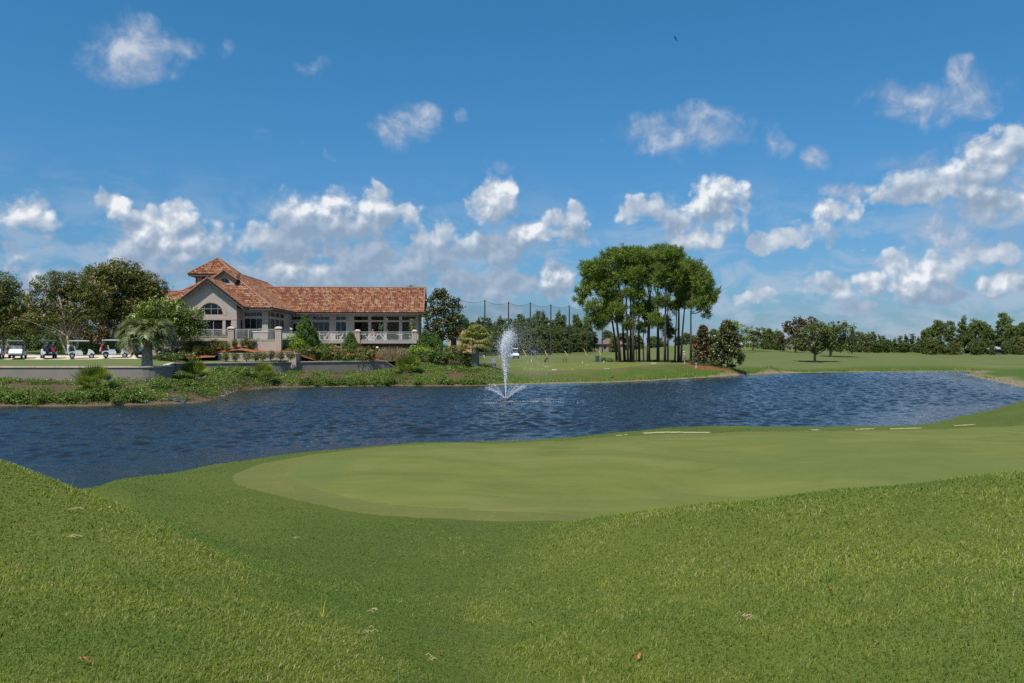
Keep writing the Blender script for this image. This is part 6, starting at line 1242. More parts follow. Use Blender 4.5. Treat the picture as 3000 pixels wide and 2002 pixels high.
# ------------------------------------------------------------------ people
mskin = plain('skin', (.50, .25, .16), .55, var=.06)
def skinmesh(name, V, E, Rd, mat, parent, sub=1):
    me = bpy.data.meshes.new(name); me.from_pydata([tuple(v) for v in V], E, []); o = bpy.data.objects.new(name, me); COL.objects.link(o); o.parent = parent; me.materials.append(mat)
    o.modifiers.new('skin', 'SKIN'); sk = me.skin_vertices[0].data
    for i, rr in enumerate(Rd): sk[i].radius = (rr, rr) if np.isscalar(rr) else rr; sk[i].use_root = (i == 0)
    o.modifiers['skin'].use_smooth_shade = True
    if sub: s_ = o.modifiers.new('sub', 'SUBSURF'); s_.levels = sub; s_.render_levels = sub
    return o
def person(label, loc, rz, P, shirt, shorts, hat=None, hair=None, shoe=mwhite):
    """P: joints in a frame that faces +X. pelvis, chest, neck, head, and per side shoulder, elbow, wrist, hip, knee, ankle"""
    o = thing('person', label, 'person', loc, rz); v = {k: Vector(p) for k, p in P.items()}; V = []; E = []; Rd = []; ix = {}
    def add(k, p, r_, par=None):
        ix[k] = len(V); V.append(p); Rd.append(r_)
        if par is not None: E.append((ix[par], ix[k]))
    add('pel', v['pelvis'], .125); add('bel', v['pelvis'].lerp(v['chest'], .5), .12, 'pel'); add('che', v['chest'], .13, 'bel'); add('nec', v['neck'], .055, 'che'); hd = v['head']; add('jaw', v['neck'].lerp(hd, .55)+Vector((.015, 0, 0)), .06, 'nec'); add('hea', hd, .088, 'jaw'); add('cro', hd+Vector((-.01, 0, .09)), .062, 'hea'); add('nos', hd+Vector((.105, 0, -.01)), .016, 'hea')
    for s_ in 'lr':
        sg = 1 if s_ == 'l' else -1
        add('ear'+s_, hd+Vector((0, sg*.088, 0)), .014, 'hea'); add('sho'+s_, v['sh'+s_], .062, 'che'); add('elb'+s_, v['el'+s_], .042, 'sho'+s_); add('wri'+s_, v['wr'+s_], .028, 'elb'+s_)
        d = (v['wr'+s_]-v['el'+s_]).normalized(); sd_ = Vector((d.z, 0, -d.x)); sd_ = sd_.normalized() if sd_.length > .1 else Vector((1, 0, 0)); add('pal'+s_, v['wr'+s_]+d*.055, .033, 'wri'+s_)
        for f in range(4):
            b_ = v['wr'+s_]+d*.10+sd_*(.036-.024*f); ln = (.055, .065, .06, .045)[f]; add(f'fa{f}{s_}', b_, .010, 'pal'+s_); add(f'fb{f}{s_}', b_+d*ln*.6+Vector((0, -sg*.008, 0)), .009, f'fa{f}{s_}'); add(f'fc{f}{s_}', b_+d*ln+Vector((0, -sg*.025, 0)), .008, f'fb{f}{s_}')
        add('tha'+s_, v['wr'+s_]+d*.05+sd_*.045, .012, 'pal'+s_); add('thb'+s_, v['wr'+s_]+d*.09+sd_*.062, .009, 'tha'+s_)
        add('hip'+s_, v['hi'+s_], .088, 'pel'); add('kne'+s_, v['kn'+s_], .055, 'hip'+s_); k2 = v['kn'+s_].lerp(v['an'+s_], .35); add('cal'+s_, k2, .052, 'kne'+s_); add('ank'+s_, v['an'+s_], .034, 'cal'+s_); fw = Vector(P.get('foot', (1, 0, -.15))).normalized(); add('toe'+s_, v['an'+s_]+fw*.17+Vector((0, 0, -.04)), .028, 'ank'+s_)
    skinmesh('body', V, E, Rd, mskin, o)
    c = [v['pelvis']+Vector((0, 0, -.04)), v['pelvis'].lerp(v['chest'], .5), v['chest'], v['neck']+Vector((-.01, 0, -.05))]; VV = list(c); EE = [(0, 1), (1, 2), (2, 3)]; RR = [.145, .150, .155, .085]
    for s_ in 'lr':
        k = len(VV); VV += [v['sh'+s_], v['sh'+s_].lerp(v['el'+s_], .72)]; EE += [(2, k), (k, k+1)]; RR += [.082, .066]
    skinmesh('shirt', VV, EE, RR, shirt, o)
    VV = [v['pelvis']+Vector((0, 0, .06)), v['pelvis']-Vector((0, 0, .03))]; EE = [(0, 1)]; RR = [.142, .148]
    for s_ in 'lr':
        k = len(VV); VV += [v['hi'+s_], v['hi'+s_].lerp(v['kn'+s_], .92)]; EE += [(1, k), (k, k+1)]; RR += [.108, .088]
    skinmesh('shorts', VV, EE, RR, shorts, o)
    for s_ in 'lr':
        m = MB(); a = v['an'+s_]; fw = Vector(P.get('foot', (1, 0, -.15))).normalized(); m.ell(a+fw*.08+Vector((0, 0, -.045)), (.145, .05, .045), 10, 6, Matrix.Rotation(-math.asin(max(-1, min(1, fw.z))), 4, 'Y')); m.build('shoe', shoe, o, True)
    if hat:
        m = MB(); m.lathe([(.098, -.005), (.100, .03), (.085, .085), (.045, .115), (.005, .122)], 14, hd+Vector((-.005, 0, .035))); m.prism([(.06, .085), (.10, .075), (.19, .035), (.20, 0), (.19, -.035), (.10, -.075), (.06, -.085)], 2, hd.z+.035, hd.z+.05) if False else m.box(hd+Vector((.135, 0, .045)), (.13, .14, .014)); m.build('cap', hat, o, True)
    if hair: m = MB(); m.ell(hd+Vector((-.025, 0, .02)), (.088, .092, .085), 12, 8); m.build('hair', hair, o, True)
    m = MB(); [m.ell(hd+Vector((.079, s_*.033, .012)), (.012, .014, .010), 6, 4) for s_ in (-1, 1)]; m.build('eyes', mblk, o); return o
def stand(step=.2, arm=0.0, bend=0.0):
    h = .93; c = bend
    return dict(pelvis=(0, 0, h+.03), chest=(.03+c*.3, 0, 1.30), neck=(.05+c*.45, 0, 1.50), head=(.09+c*.6, 0, 1.65), shl=(.03+c*.4, .19, 1.43), shr=(.03+c*.4, -.19, 1.43), ell=(.02-arm*.25+c*.3, .25, 1.16), elr=(.06+arm*.3+c*.5, -.25, 1.17), wrl=(.08-arm*.2+c*.5, .25, .93), wrr=(.18+arm*.42+c*.7, -.22, .95),
      hil=(0, .10, h-.05), hir=(0, -.10, h-.05), knl=(step*.55+.04, .10, .50), knr=(-step*.35+.04, -.10, .50), anl=(step, .10, .085), anr=(-step, -.10, .095))
def seated(h=.47):
    return dict(pelvis=(0, 0, h+.10), chest=(-.02, 0, h+.46), neck=(.0, 0, h+.66), head=(.04, 0, h+.81), shl=(-.01, .19, h+.58), shr=(-.01, -.19, h+.58), ell=(.12, .25, h+.33), elr=(.12, -.25, h+.33), wrl=(.36, .16, h+.28), wrr=(.36, -.16, h+.28),
      hil=(.04, .10, h+.07), hir=(.04, -.10, h+.07), knl=(.46, .12, h+.06), knr=(.46, -.12, h+.06), anl=(.46, .12, .09), anr=(.46, -.12, .09))
mgreen = plain('green_polo', (.022, .135, .065), .8); mgreysh = plain('grey_shorts', (.10, .105, .125), .85); mpink = plain('pink_polo', (.62, .30, .38), .8); mgreyl = plain('slate_shorts', (.15, .16, .18), .85); mredsh = plain('red_shirt', (.33, .02, .02), .8); mhair = plain('dark_hair', (.03, .02, .015), .7); mcapw = plain('white_cap', (.78, .78, .78), .7)
person('bald man in green polo and grey shorts walking past the golf carts', cpos(21, 82.3), .05, stand(.22, .5), mgreen, mgreysh)
gd = 119; gx_ = xat(2007, gd); person('golfer in pink shirt and white cap looking down near the pines', (gx_, gd, hz(gx_, gd)), PI-.35, stand(.05, .12, .14), mpink, mgreyl, hat=mcapw)
x_, y_, z_ = cpos(50, 79.2); person('driver in blue cap sitting in the pond-facing golf cart', (x_+.02, y_+.06, z_+.36), -1.22, seated(.44), mgreysh, mgreysh, hat=mblue)

# ------------------------------------------------------------------ deck furniture
mchair = plain('chair_white', (.78, .79, .80), .45, var=.04)
def make_chair(loc, rz):
    o = thing('folding_chair', 'white folding chair on the deck', 'chair', loc, rz)
    m = MB(); m.box((0, 0, .45), (.40, .40, .035)); m.build('seat', mchair, o)
    m = MB(); m.box((-.245, 0, .80), (.03, .38, .17), Matrix.Rotation(-.22, 4, 'Y')); m.build('backrest', mchair, o)
    for s_ in (-1, 1):
        m = MB(); m.tube([(-.30, s_*.20, .92), (-.12, s_*.20, .45), (.24, s_*.20, 0)], .022, 5); m.build('leg', mchair, o)
        m = MB(); m.tube([(.20, s_*.17, .44), (-.26, s_*.17, 0)], .022, 5); m.build('leg', mchair, o)
    m = MB(); m.tube([(.20, -.2, .06), (.20, .2, .06)], .014, 4); m.build('stretcher', mchair, o); return o
ch0 = None
CH = [(935,.2,0),(953,.3,PI),(978,.1,0),(999,.3,PI),(1076,.2,.1),(1091,.1,PI),(1100,1.1,PI),(1122,.2,0),(1129,1.0,.1)]
CL = ['leftmost white folding chair, at the cypress edge of the deck','white folding chair facing the leftmost one across a table','white folding chair, third from the tall cypress','white folding chair, last before the middle deck pier','white folding chair just right of the middle deck pier','white folding chair left of the seated red-shirted person, facing the pier','white folding chair directly before the seated red-shirted person','front one of the last pair of white folding chairs','rear one of the last pair of white folding chairs']
for (px, dw, rz), lab in zip(CH, CL):
    w = DKW+.75+dw; p = W2(BU(px, w), w); loc = (p[0], p[1], FL)
    if ch0 is None: ch0 = make_chair(loc, rz+TH); q = ch0
    else: q = copy_thing(ch0, loc, rz+TH)
    q['label'] = lab; q['group'] = 'white folding chairs on the deck'
mtab = plain('table_top', (.70, .70, .68), .4)
for px, lab in ((944, 'white-topped round table between the two leftmost chairs'), (988, 'white-topped round table left of the middle deck pier'), (1062, 'white-topped round table just right of the middle deck pier'), (1110, 'white-topped round table among the right-hand chairs'), (1172, 'round table standing alone at the far end of the deck')):
    w = DKW+2.0; p = W2(BU(px, w), w); o = thing('round_table', lab, 'table', (p[0], p[1], FL), 0, 'round tables on the deck'); m = MB(); m.lathe([(.44, .71), (.46, .725), (.46, .74), (.44, .75)], 18); m.build('table_top', mtab, o); m = MB(); m.lathe([(.26, 0), (.24, .03), (.04, .06), (.035, .71)], 10); m.build('pedestal', mblk, o)
p = W2(BU(1092, DKW+3.1), DKW+3.1); person('person in red shirt sitting at the open veranda', (p[0], p[1], FL+.02), -PI/2+.3, seated(.47), mredsh, mgreysh, hair=mhair)
o = thing('bar_stool', 'dark stool under the red-shirted person', 'stool', (p[0], p[1], FL)); m = MB(); m.lathe([(.2, .43), (.2, .47)], 10); m.build('seat', mblk, o)
for a in range(4): m = MB(); m.tube([(.13*math.cos(a*PI/2+.8), .13*math.sin(a*PI/2+.8), .43), (.2*math.cos(a*PI/2+.8), .2*math.sin(a*PI/2+.8), 0)], .014, 5); m.build('leg', mblk, o)

# ------------------------------------------------------------------ driving range: poles, net, stakes, fence and small gear
mpole = plain('net_pole', (.045, .042, .040), .8, var=.2, scale=1)
PL = [(1343.8,876,1044,200),(1420.4,881,1042,205),(1489.8,887,1041,211),(1553.7,888,1039,217),(1613.8,894,1038,228),(1667.8,896.5,1037,237),(1718.8,903.7,1037,250),(1764.7,947,1036,258)]
ORD = ['leftmost tall net pole, rising from behind the fan palm','tall net pole second from the fan palm','tall net pole behind the fountain top','tall net pole fourth from the fan palm','tall net pole behind the standing golf bag','tall net pole behind the folding stand','last of the full-height net poles, near the pine clump','short net pole near the brown-roofed house']
TOPS = []
for (px, ty, by, d), lab in zip(PL, ORD):
    x = xat(px, d); zb = min(zat(by, d), hz(x, d)+.2)-.1; zt = zat(ty, d); o = thing('net_pole', lab, 'pole', (x, d, zb), 0, 'poles of the driving range net'); m = MB(); m.tube([(0, 0, 0), (0, 0, zt-zb)], [.22, .16], 10); m.build('pole', mpole, o); m = MB(); m.lathe([(.17, 0), (.17, .12), (.05, .2)], 10, (0, 0, zt-zb)); m.build('cap', mpole, o); TOPS.append((x, d, zb, zt))
mnet, nt, out = newmat('range_net'); t_ = nd(nt, 'ShaderNodeBsdfTransparent'); g_ = nd(nt, 'ShaderNodeBsdfDiffuse'); g_.inputs[0].default_value = (.035, .042, .05, 1); mx = nd(nt, 'ShaderNodeMixShader', i_0=.17); lk(nt, t_.outputs[0], mx.inputs[1]); lk(nt, g_.outputs[0], mx.inputs[2]); lk(nt, mx.outputs[0], out.inputs[0])
net = thing('range_net', 'tall grey see-through driving range net hanging in bays between poles', 'net', (TOPS[0][0], TOPS[0][1], 0)); bx_, by_ = TOPS[0][:2]
T2 = TOPS+[(xat(1812, 262), 262, TOPS[-1][2], TOPS[-1][2]+3)]
for i_ in range(len(T2)-1):
    a, b_ = T2[i_], T2[i_+1]; m = MB(); cab = MB(); n = 14; V = []; cp = []
    for k in range(n+1):
        t = k/n; x = a[0]+(b_[0]-a[0])*t-bx_; y = a[1]+(b_[1]-a[1])*t-by_; zt = a[3]+(b_[3]-a[3])*t-4*t*(1-t)*.7; V += [(x, y, a[2]+(b_[2]-a[2])*t+.1), (x, y, zt)]; cp.append((x, y, zt))
    m.add(V, [(2*k, 2*k+2, 2*k+3, 2*k+1) for k in range(n)]); q = m.build('net_bay', mnet, net); cab.tube(cp, .035, 4); cab.build('cable', mpole, q)
x0 = xat(1680, 285); m = MB(); Vl = [(xat(1720, 290), 290), (xat(1790, 275), 275)]
myel = plain('yellow_guard', (.55, .36, .03), .5)
for (bx, by, tx, ty, d), lab in zip([(1543,1044,1533,1026,195),(1604,1039.5,1597,1025,205),(1664,1038.5,1655,1024,213),(1720,1034.5,1711,1017,228),(1761,1037,1755,1025,235)], ['yellow guy-wire guard just right of the fountain','yellow guy-wire guard behind the standing golf bag','yellow guy-wire guard behind the folding stand','yellow guy-wire guard above the green bin','shortest yellow guy-wire guard, near the brown-roofed house']):
    x = xat(bx, d); z = hz(x, d); o = thing('guy_guard', lab, 'guard', (x, d, z), 0, 'yellow guy-wire guards'); e_ = (xat(tx, d)-x, .6, (by-ty)/F*d); m = MB(); m.tube([(0, 0, -.1), e_], .085, 7); m.build('guard', myel, o); m = MB(); t_ = 5.2; m.tube([e_, (e_[0]*t_, e_[1]*t_, e_[2]*t_)], .015, 4); m.build('wire', mpole, o)
fm, nt, out = newmat('windscreen_fabric'); t_ = nd(nt, 'ShaderNodeBsdfTransparent'); g_ = nd(nt, 'ShaderNodeBsdfDiffuse'); g_.inputs[0].default_value = (.06, .055, .045, 1); mx = nd(nt, 'ShaderNodeMixShader', i_0=.62); lk(nt, t_.outputs[0], mx.inputs[1]); lk(nt, g_.outputs[0], mx.inputs[2]); lk(nt, mx.outputs[0], out.inputs[0])
d0, d1 = 199, 224; xa, xb = xat(1404, d0), xat(1612, d1); fe = thing('windscreen_fence', 'low dark mesh fence along the range behind the fountain', 'fence', (xa, d0, 0)); N_ = 14
for k in range(N_+1):
    x = xa+(xb-xa)*k/N_; y = d0+(d1-d0)*k/N_; z = hz(x, y); m = MB(); m.tube([(x-xa, y-d0, z-.1), (x-xa, y-d0, z+1.25)], .035, 5); m.build('post', mpole, fe)
m = MB(); V = []
for k in range(N_*3+1): x = xa+(xb-xa)*k/N_/3; y = d0+(d1-d0)*k/N_/3; z = hz(x, y); V += [(x-xa, y-d0+.02, z+.03), (x-xa, y-d0+.02, z+1.2)]
m.add(V, [(2*k, 2*k+2, 2*k+3, 2*k+1) for k in range(N_*3)]); m.build('mesh_panel', fm, fe)
def at(px, d): x = xat(px, d); return (x, d, hz(x, d))
mbin = plain('bin_green', (.025, .060, .070), .5); o = thing('litter_bin', 'dark teal square litter bin on the range edge', 'bin', at(1750, 127)); m = MB(); m.box((0, 0, .47), (.56, .56, .90), None, 0, 1.04); m.build('body', mbin, o); m = MB(); m.box((0, 0, .97), (.64, .64, .10), None, 0, .9); m.build('lid', mbin, o)
mutil = plain('utility_grey', (.20, .23, .24), .5, var=.1); px_, d_ = 1446, 89.6; o = thing('utility_box', 'grey electrical box on two posts at the pond bank', 'utility box', at(px_, d_)); m = MB(); m.box((0, -.06, .95), (.50, .22, .60)); m.build('box', mutil, o)
m = MB(); m.box((0, -.175, .95), (.40, .012, .50)); m.build('door', plain('utility_door', (.23, .26, .27), .45), o)
for s_ in (-.19, .19): m = MB(); m.bbox((s_-.055, -.02, -.3), (s_+.055, .12, 1.25)); m.build('post', plain('post_dark', (.06, .055, .05), .8), o)
m = MB(); m.tube([(0, -.05, -.1), (0, -.05, .65)], .025, 6); m.tube([(.07, -.05, -.1), (.07, -.05, .65)], .018, 6); m.build('conduit', mutil, o)
o = thing('folding_stand', 'brown wooden club stand on the range', 'stand', at(1655, 121)); mwood = plain('stand_wood', (.075, .045, .025), .8)
for s_ in (-.25, .25): m = MB(); m.tube([(s_*1.15, -.22, 0), (s_*.8, 0, .78)], .035, 5); m.build('leg', mwood, o); m = MB(); m.tube([(s_*1.15, .22, 0), (s_*.8, 0, .78)], .035, 5); m.build('leg', mwood, o)
for z in (.28, .50, .76): m = MB(); m.bbox((-.26, -.05, z-.03), (.26, .05, z+.03)); m.build('crossbar', mwood, o)
o = thing('bench', 'white bench on the grass just right of the fan palm', 'bench', at(1413, 128)); m = MB(); m.box((0, 0, .40), (.75, .4, .06)); m.build('seat', mchair, o)
for sx_ in (-.33, .33): m = MB(); m.bbox((sx_-.03, -.18, 0), (sx_+.03, .18, .37)); m.build('leg', mchair, o)
def flag(label, px, d, h, col, w=.32, hh=.22): o = thing('golf_flag', label, 'flag', at(px, d)); m = MB(); m.tube([(0, 0, -.05), (0, 0, h)], .018, 5); m.build('pole', mchair, o); m = MB(); m.prism([(0, h-hh), (w*.5, h-hh*.9), (w, h-hh*.75), (w, h-hh*.15), (w*.5, h-.02), (0, h)], 1, -.006, .006); m.build('cloth', col, o)
flag('blue flag by the fence to the right of the fountain', 1557, 205, 1.4, mblue, 1.2, .9)
o = thing('water_cooler', 'teal cooler stand below the blue flag', 'cooler', at(1559, 204)); m = MB(); m.lathe([(.32, .5), (.34, 1.0), (.3, 1.05)], 12); m.build('tank', mbin, o)
for s_ in (-1, 1): m = MB(); m.bbox((s_*.25-.03, -.03, 0), (s_*.25+.03, .03, .5)); m.build('leg', mpole, o)
for (px, d, h, lab) in ((2091, 118, .75, 'white stake between the two magnolias'), (2039, 107, .62, 'thin pale stake before the dark magnolia'), (1769, 121, .30, 'short white marker on the practice green'), (1706, 118, .22, 'small white cup marker in the middle of the practice green'), (1557, 117, .26, 'white box marker at the left of the practice green')):
    o = thing('marker_stake', lab, 'stake', at(px, d)); m = MB(); m.tube([(0, 0, -.05), (.02, 0, h)], .05 if h < .5 else .035, 6); m.build('shaft', mchair, o); m = MB(); m.lathe([(.055, 0), (.05, .03), (.01, .05)], 7, (.02, 0, h)); m.build('tip', mchair, o)
mball = plain('golf_ball', (.82, .82, .80), .4, var=.02); ball0 = None; r = rng_of(91)
BALLS = [(1536,99.0),(1539,100.5),(1555,98.4),(1559,99.2),(1587,99.4),(1596,102.5),(1600,102.3),(1603,102.4),(1607,102.4),(1614,103.5),(1609,97.4),(1618,97.6),(1649,97.4),(1673.5,97.6),(1678,98.6),(1715.5,104.5),(1717,107.0),(1721.5,105.4),(1725,105.3),(1729,106.8),(1738,107.6),(1746,107.4),(1770,99.8),(1773,99.7),(1776,99.7),(1779,99.7),(1782,99.8),(1784,99.9),(1883,109),(1887,109.2),(1894,109.5),(2017,97.5)]
for px, d in BALLS:
    x = xat(px, d); z = hz(x, d)+.06+.034
    if ball0 is None: m = MB(); m.ell((0, 0, 0), (.034,)*3, 10, 7); ball0 = m.build('golf_ball', mball, None, True); b_ = ball0
    else: b_ = ball0.copy(); COL.objects.link(b_)
    b_.location = (x, d, z); tag(b_, 'white golf ball lying on the practice green', 'golf ball', 'golf balls on the practice green')
for (px, d, L_, lab) in ((1624, 97.8, .55, 'white alignment stick at the front of the practice green'), (1915, 106, .75, 'white alignment stick near the right end of the practice green')):
    x = xat(px, d); m = MB(); m.tube([(-L_/2, 0, 0), (L_/2, 0, 0)], .035, 6); b_ = m.build('alignment_stick', mchair); b_.location = (x, d, hz(x, d)+.10); tag(b_, lab, 'stick')

# ------------------------------------------------------------------ houses, cars and shelter far off
def house2(name, label, px, d, w, h, dep, mw, mr, ridge, rz=0, base=None):
    x = xat(px, d); z = hz(x, d) if base is None else base; o = thing(name, label, 'house', (x, d, z-.2), rz); m = MB(); m.bbox((-w/2, 0, 0), (w/2, dep, h)); m.build('wall', mw, o)
    m = MB(); e_ = .5; m.add([(-w/2-e_, -e_, h), (w/2+e_, -e_, h), (w/2+e_, dep+e_, h), (-w/2-e_, dep+e_, h), (-w/2+dep/2, dep/2, h+ridge), (w/2-dep/2, dep/2, h+ridge)], [(0, 1, 5, 4), (1, 2, 5), (2, 3, 4, 5), (3, 0, 4), (3, 2, 1, 0)]); m.build('roof', mr, o)
    for k in (-.28, .22):
        m = MB(); m.bbox((w*k-.5, -.03, h*.35), (w*k+.5, .02, h*.8)); q = m.build('window', mframe, o); m = MB(); m.bbox((w*k-.42, -.045, h*.39), (w*k+.42, -.031, h*.76)); m.build('pane', mglass, q)
    return o
house2('house', 'tan house with brown hipped roof beyond the range', 1793, 262, 8.5, 2.6, 6, plain('tan_wall', (.30, .25, .20), .9), plain('brown_roof', (.17, .11, .09), .9), 2.0)
house2('house', 'house with orange stucco wall behind the fan palm and hedge', 1348, 124, 3.6, 2.9, 5, plain('orange_wall', (.62, .32, .18), .9), plain('orange_roof', (.36, .17, .11), .9), .6, base=zat(1030, 124))
house2('shelter', 'small shelter with blue-grey roof among the far right trees', 2925, 221, 2.6, 1.7, 2.4, plain('shelter_wall', (.05, .055, .065), .9), plain('shelter_roof', (.22, .27, .34), .6), .8)
def car(label, px, d, py):
    x = xat(px, d); o = thing('parked_car', label, 'car', (x, d, zat(py, d)), 0, 'white cars on the hill'); m = MB(); m.prism([(-2.1, .35), (-2.1, .8), (-1.5, .9), (2.0, .8), (2.1, .35)], 1, -.8, .8); m.build('body', mwhite, o); m = MB(); m.prism([(-1.5, .9), (-1.0, 1.4), (.6, 1.4), (1.2, .88)], 1, -.7, .7); m.build('cabin', mwhite, o)
    for wx in (-1.3, 1.3):
        for s_ in (-1, 1): m = MB(); m.lathe([(.3, -.1), (.3, .1)], 12, (wx, s_*.75, .3), RX); m.build('wheel', mtyre, o)
car('white car on the hill just right of the wide magnolia', 2173, 238, 1016); car('white car on the hill beneath the yellow-green pine', 2196, 240, 1015)

# ------------------------------------------------------------------ birds
mbird = plain('bird_dark', (.03, .028, .03), .7)
def flying(label, px, py, d, s, bank):
    o = thing('bird', label, 'bird', ray(px, py, d), .3); o.rotation_euler = (bank, .15, 2.6); o.scale = (s,)*3; m = MB(); m.ell((0, 0, 0), (.24, .07, .07), 10, 8); m.ell((.24, 0, .02), (.07, .045, .045), 8, 6); m.add([(-.2, -.03, 0), (-.2, .03, 0), (-.40, .08, 0), (-.40, -.08, 0), (-.2, -.03, .02), (-.2, .03, .02), (-.40, .08, .012), (-.40, -.08, .012)], [(0, 1, 2, 3), (7, 6, 5, 4), (0, 4, 5, 1), (1, 5, 6, 2), (2, 6, 7, 3), (3, 7, 4, 0)]); m.build('body', mbird, o, True)
    for s_ in (-1, 1):
        V = []
        for y, x0, x1, z in ((.04, .12, -.10, .02), (.30, .14, -.08, .12), (.55, .06, -.10, .16), (.82, -.10, -.16, .10)):
            for dz in (.0, .018): V += [(x0, s_*y, z+dz), (x1, s_*y, z+dz)]
        Fq = []
        for k in range(3): b0 = 4*k; Fq += [(b0, b0+4, b0+5, b0+1), (b0+2, b0+3, b0+7, b0+6), (b0, b0+2, b0+6, b0+4), (b0+1, b0+5, b0+7, b0+3)]
        Fq.append((12, 14, 15, 13)); m = MB(); m.add(V, Fq); m.build('wing', mbird, o, True)
flying('dark bird gliding high in the blue sky', 1979, 113, 120, .62, .75)
flying('tiny distant bird left of the gliding one', 1837, 94, 260, .35, .4)
o = thing('wading_bird', 'dark water bird standing at the edge of the far bank', 'bird', at(1793, 90.2)); m = MB(); m.ell((0, 0, .22), (.16, .09, .10), 10, 7, Matrix.Rotation(-.4, 4, 'Y')); m.tube([(.11, 0, .28), (.16, 0, .38), (.15, 0, .46)], [.04, .028, .03], 7); m.ell((.18, 0, .47), (.06, .035, .035), 8, 6); m.tube([(.22, 0, .47), (.31, 0, .46)], [.012, .004], 5); m.build('body', mbird, o, True)
for s_ in (-.03, .03): m = MB(); m.tube([(0, s_, .14), (.01, s_, 0)], .01, 5); m.build('leg', mbird, o)
m = MB(); m.tube([(-.55, 0, .02), (-.1, .05, .06), (.5, 0, .03)], [.05, .07, .04], 7); b_ = m.build('driftwood', mbird); b_.location = (xat(1821, 88.2), 88.2, .0); tag(b_, 'dark driftwood lying in the shallows beside the water bird', 'driftwood')
m = MB(); m.tube([(-.3, 0, .03), (.0, .02, .05), (.32, 0, .02)], [.03, .035, .02], 7); b_ = m.build('driftwood', mbird); b_.location = (xat(2000, 30.8), 30.8, hz(xat(2000, 30.8), 30.8)); tag(b_, 'black stick lying on the near bank beyond the green', 'stick')
m = MB(); m.tube([(0, 0, .12), (.9, -.25, -.05)], .05, 8); b_ = m.build('drain_pipe', mblk); b_.location = (xat(648, 57.6), 57.6, .02); tag(b_, 'black pipe end poking into the water at the bank point', 'pipe')
# stones and liner scraps along the planted bank
mstone = plain('shore_stone', (.27, .24, .20), .9, var=.3, scale=8); r = rng_of(71); mm_ = MB()
tt = r.uniform(0, cum[-1], 420); lx = np.interp(tt, cum, far_line[:, 0]); ly = np.interp(tt, cum, far_line[:, 1])
lx2 = np.array([xat(p, 4*F/(y-HY)) for p, y in _far if 640 < p < 1440]); ly2 = np.array([4*F/(y-HY) for p, y in _far if 640 < p < 1440]); q = r.uniform(0, len(lx2)-1, 110); lx = np.r_[lx, np.interp(q, range(len(lx2)), lx2)]; ly = np.r_[ly, np.interp(q, range(len(ly2)), ly2)]
for x, y in zip(lx, ly):
    y += abs(r.normal())*.35+.12; x += r.normal()*.2; s_ = .02+.055*r.random()**2; mm_.ell((x, y, max(.0, hz(x, y))+s_*.2), (s_*1.4, s_, s_*.7), 6, 4)
st = mm_.build('pebbles', mstone); tag(st, kind='stuff')
mliner = plain('liner_black', (.06, .065, .075), .4, var=.4, scale=6)
for k, (px, w, lab) in enumerate([(245,.8,'scrap of black pond liner left of the palmetto on the bank'),(352,.6,'small scrap of pond liner in the middle of the planted bank'),(415,.9,'scrap of pond liner near the rounded wall corner'),(515,1.4,'widest scrap of pond liner near the bank point')]):
    d = float(np.interp(px, [0, 191, 421, 574], [4*F/(y-HY) for y in (1191, 1191, 1187, 1181)]))+.55; x = xat(px, d); m = MB(); n = 9; V = []
    for i in range(n):
        for j in range(4): xx = (i/(n-1)-.5)*w; yy = j*.22-.35; V.append((xx, yy, hz(x+xx, d+yy)+.05+.05*math.sin(i*1.9+j*2.1+k)))
    m.add(V, [(4*i+j, 4*i+4+j, 4*i+5+j, 4*i+1+j) for i in range(n-1) for j in range(3)]); b_ = m.build('pond_liner', mliner); b_.location = (x, d, 0); tag(b_, lab, 'pond liner')

# ------------------------------------------------------------------ fountain
mdrop, nt, out = newmat('water_drop'); g_ = nd(nt, 'ShaderNodeBsdfPrincipled', i_Roughness=.15); g_.inputs['Base Color'].default_value = (.96, .97, .98, 1); t_ = nd(nt, 'ShaderNodeBsdfTranslucent'); t_.inputs[0].default_value = (.95, .96, .98, 1); mx = nd(nt, 'ShaderNodeMixShader', i_0=.4); lk(nt, g_.outputs[0], mx.inputs[1]); lk(nt, t_.outputs[0], mx.inputs[2]); lk(nt, mx.outputs[0], out.inputs[0])
fd = 4*F/(1176.5-HY); fx = xat(1482, fd); ft = thing('fountain', 'white pond fountain jet with fanned side sprays', 'fountain', (fx, fd, 0))
m = MB(); m.lathe([(.32, -.25), (.42, -.05), (.42, .06), (.20, .10), (.08, .22)], 16); m.build('float', mblk, ft)
OCT = np.array([(1, 0, 0), (-1, 0, 0), (0, 1, 0), (0, -1, 0), (0, 0, 1), (0, 0, -1.)]); OF = np.array([(0, 2, 4), (2, 1, 4), (1, 3, 4), (3, 0, 4), (2, 0, 5), (1, 2, 5), (3, 1, 5), (0, 3, 5)])
def drops(P, s): k = len(P); V = (P[:, None]+OCT[None]*s[:, None, None]*np.array((1, 1, 1.5))).reshape(-1, 3); return V, (OF[None]+(np.arange(k)*6)[:, None, None]).reshape(-1, 3)
r = rng_of(9); u = fd/F*3000/2350*2350/3000; K_ = fd/F     # metres per photo pixel here
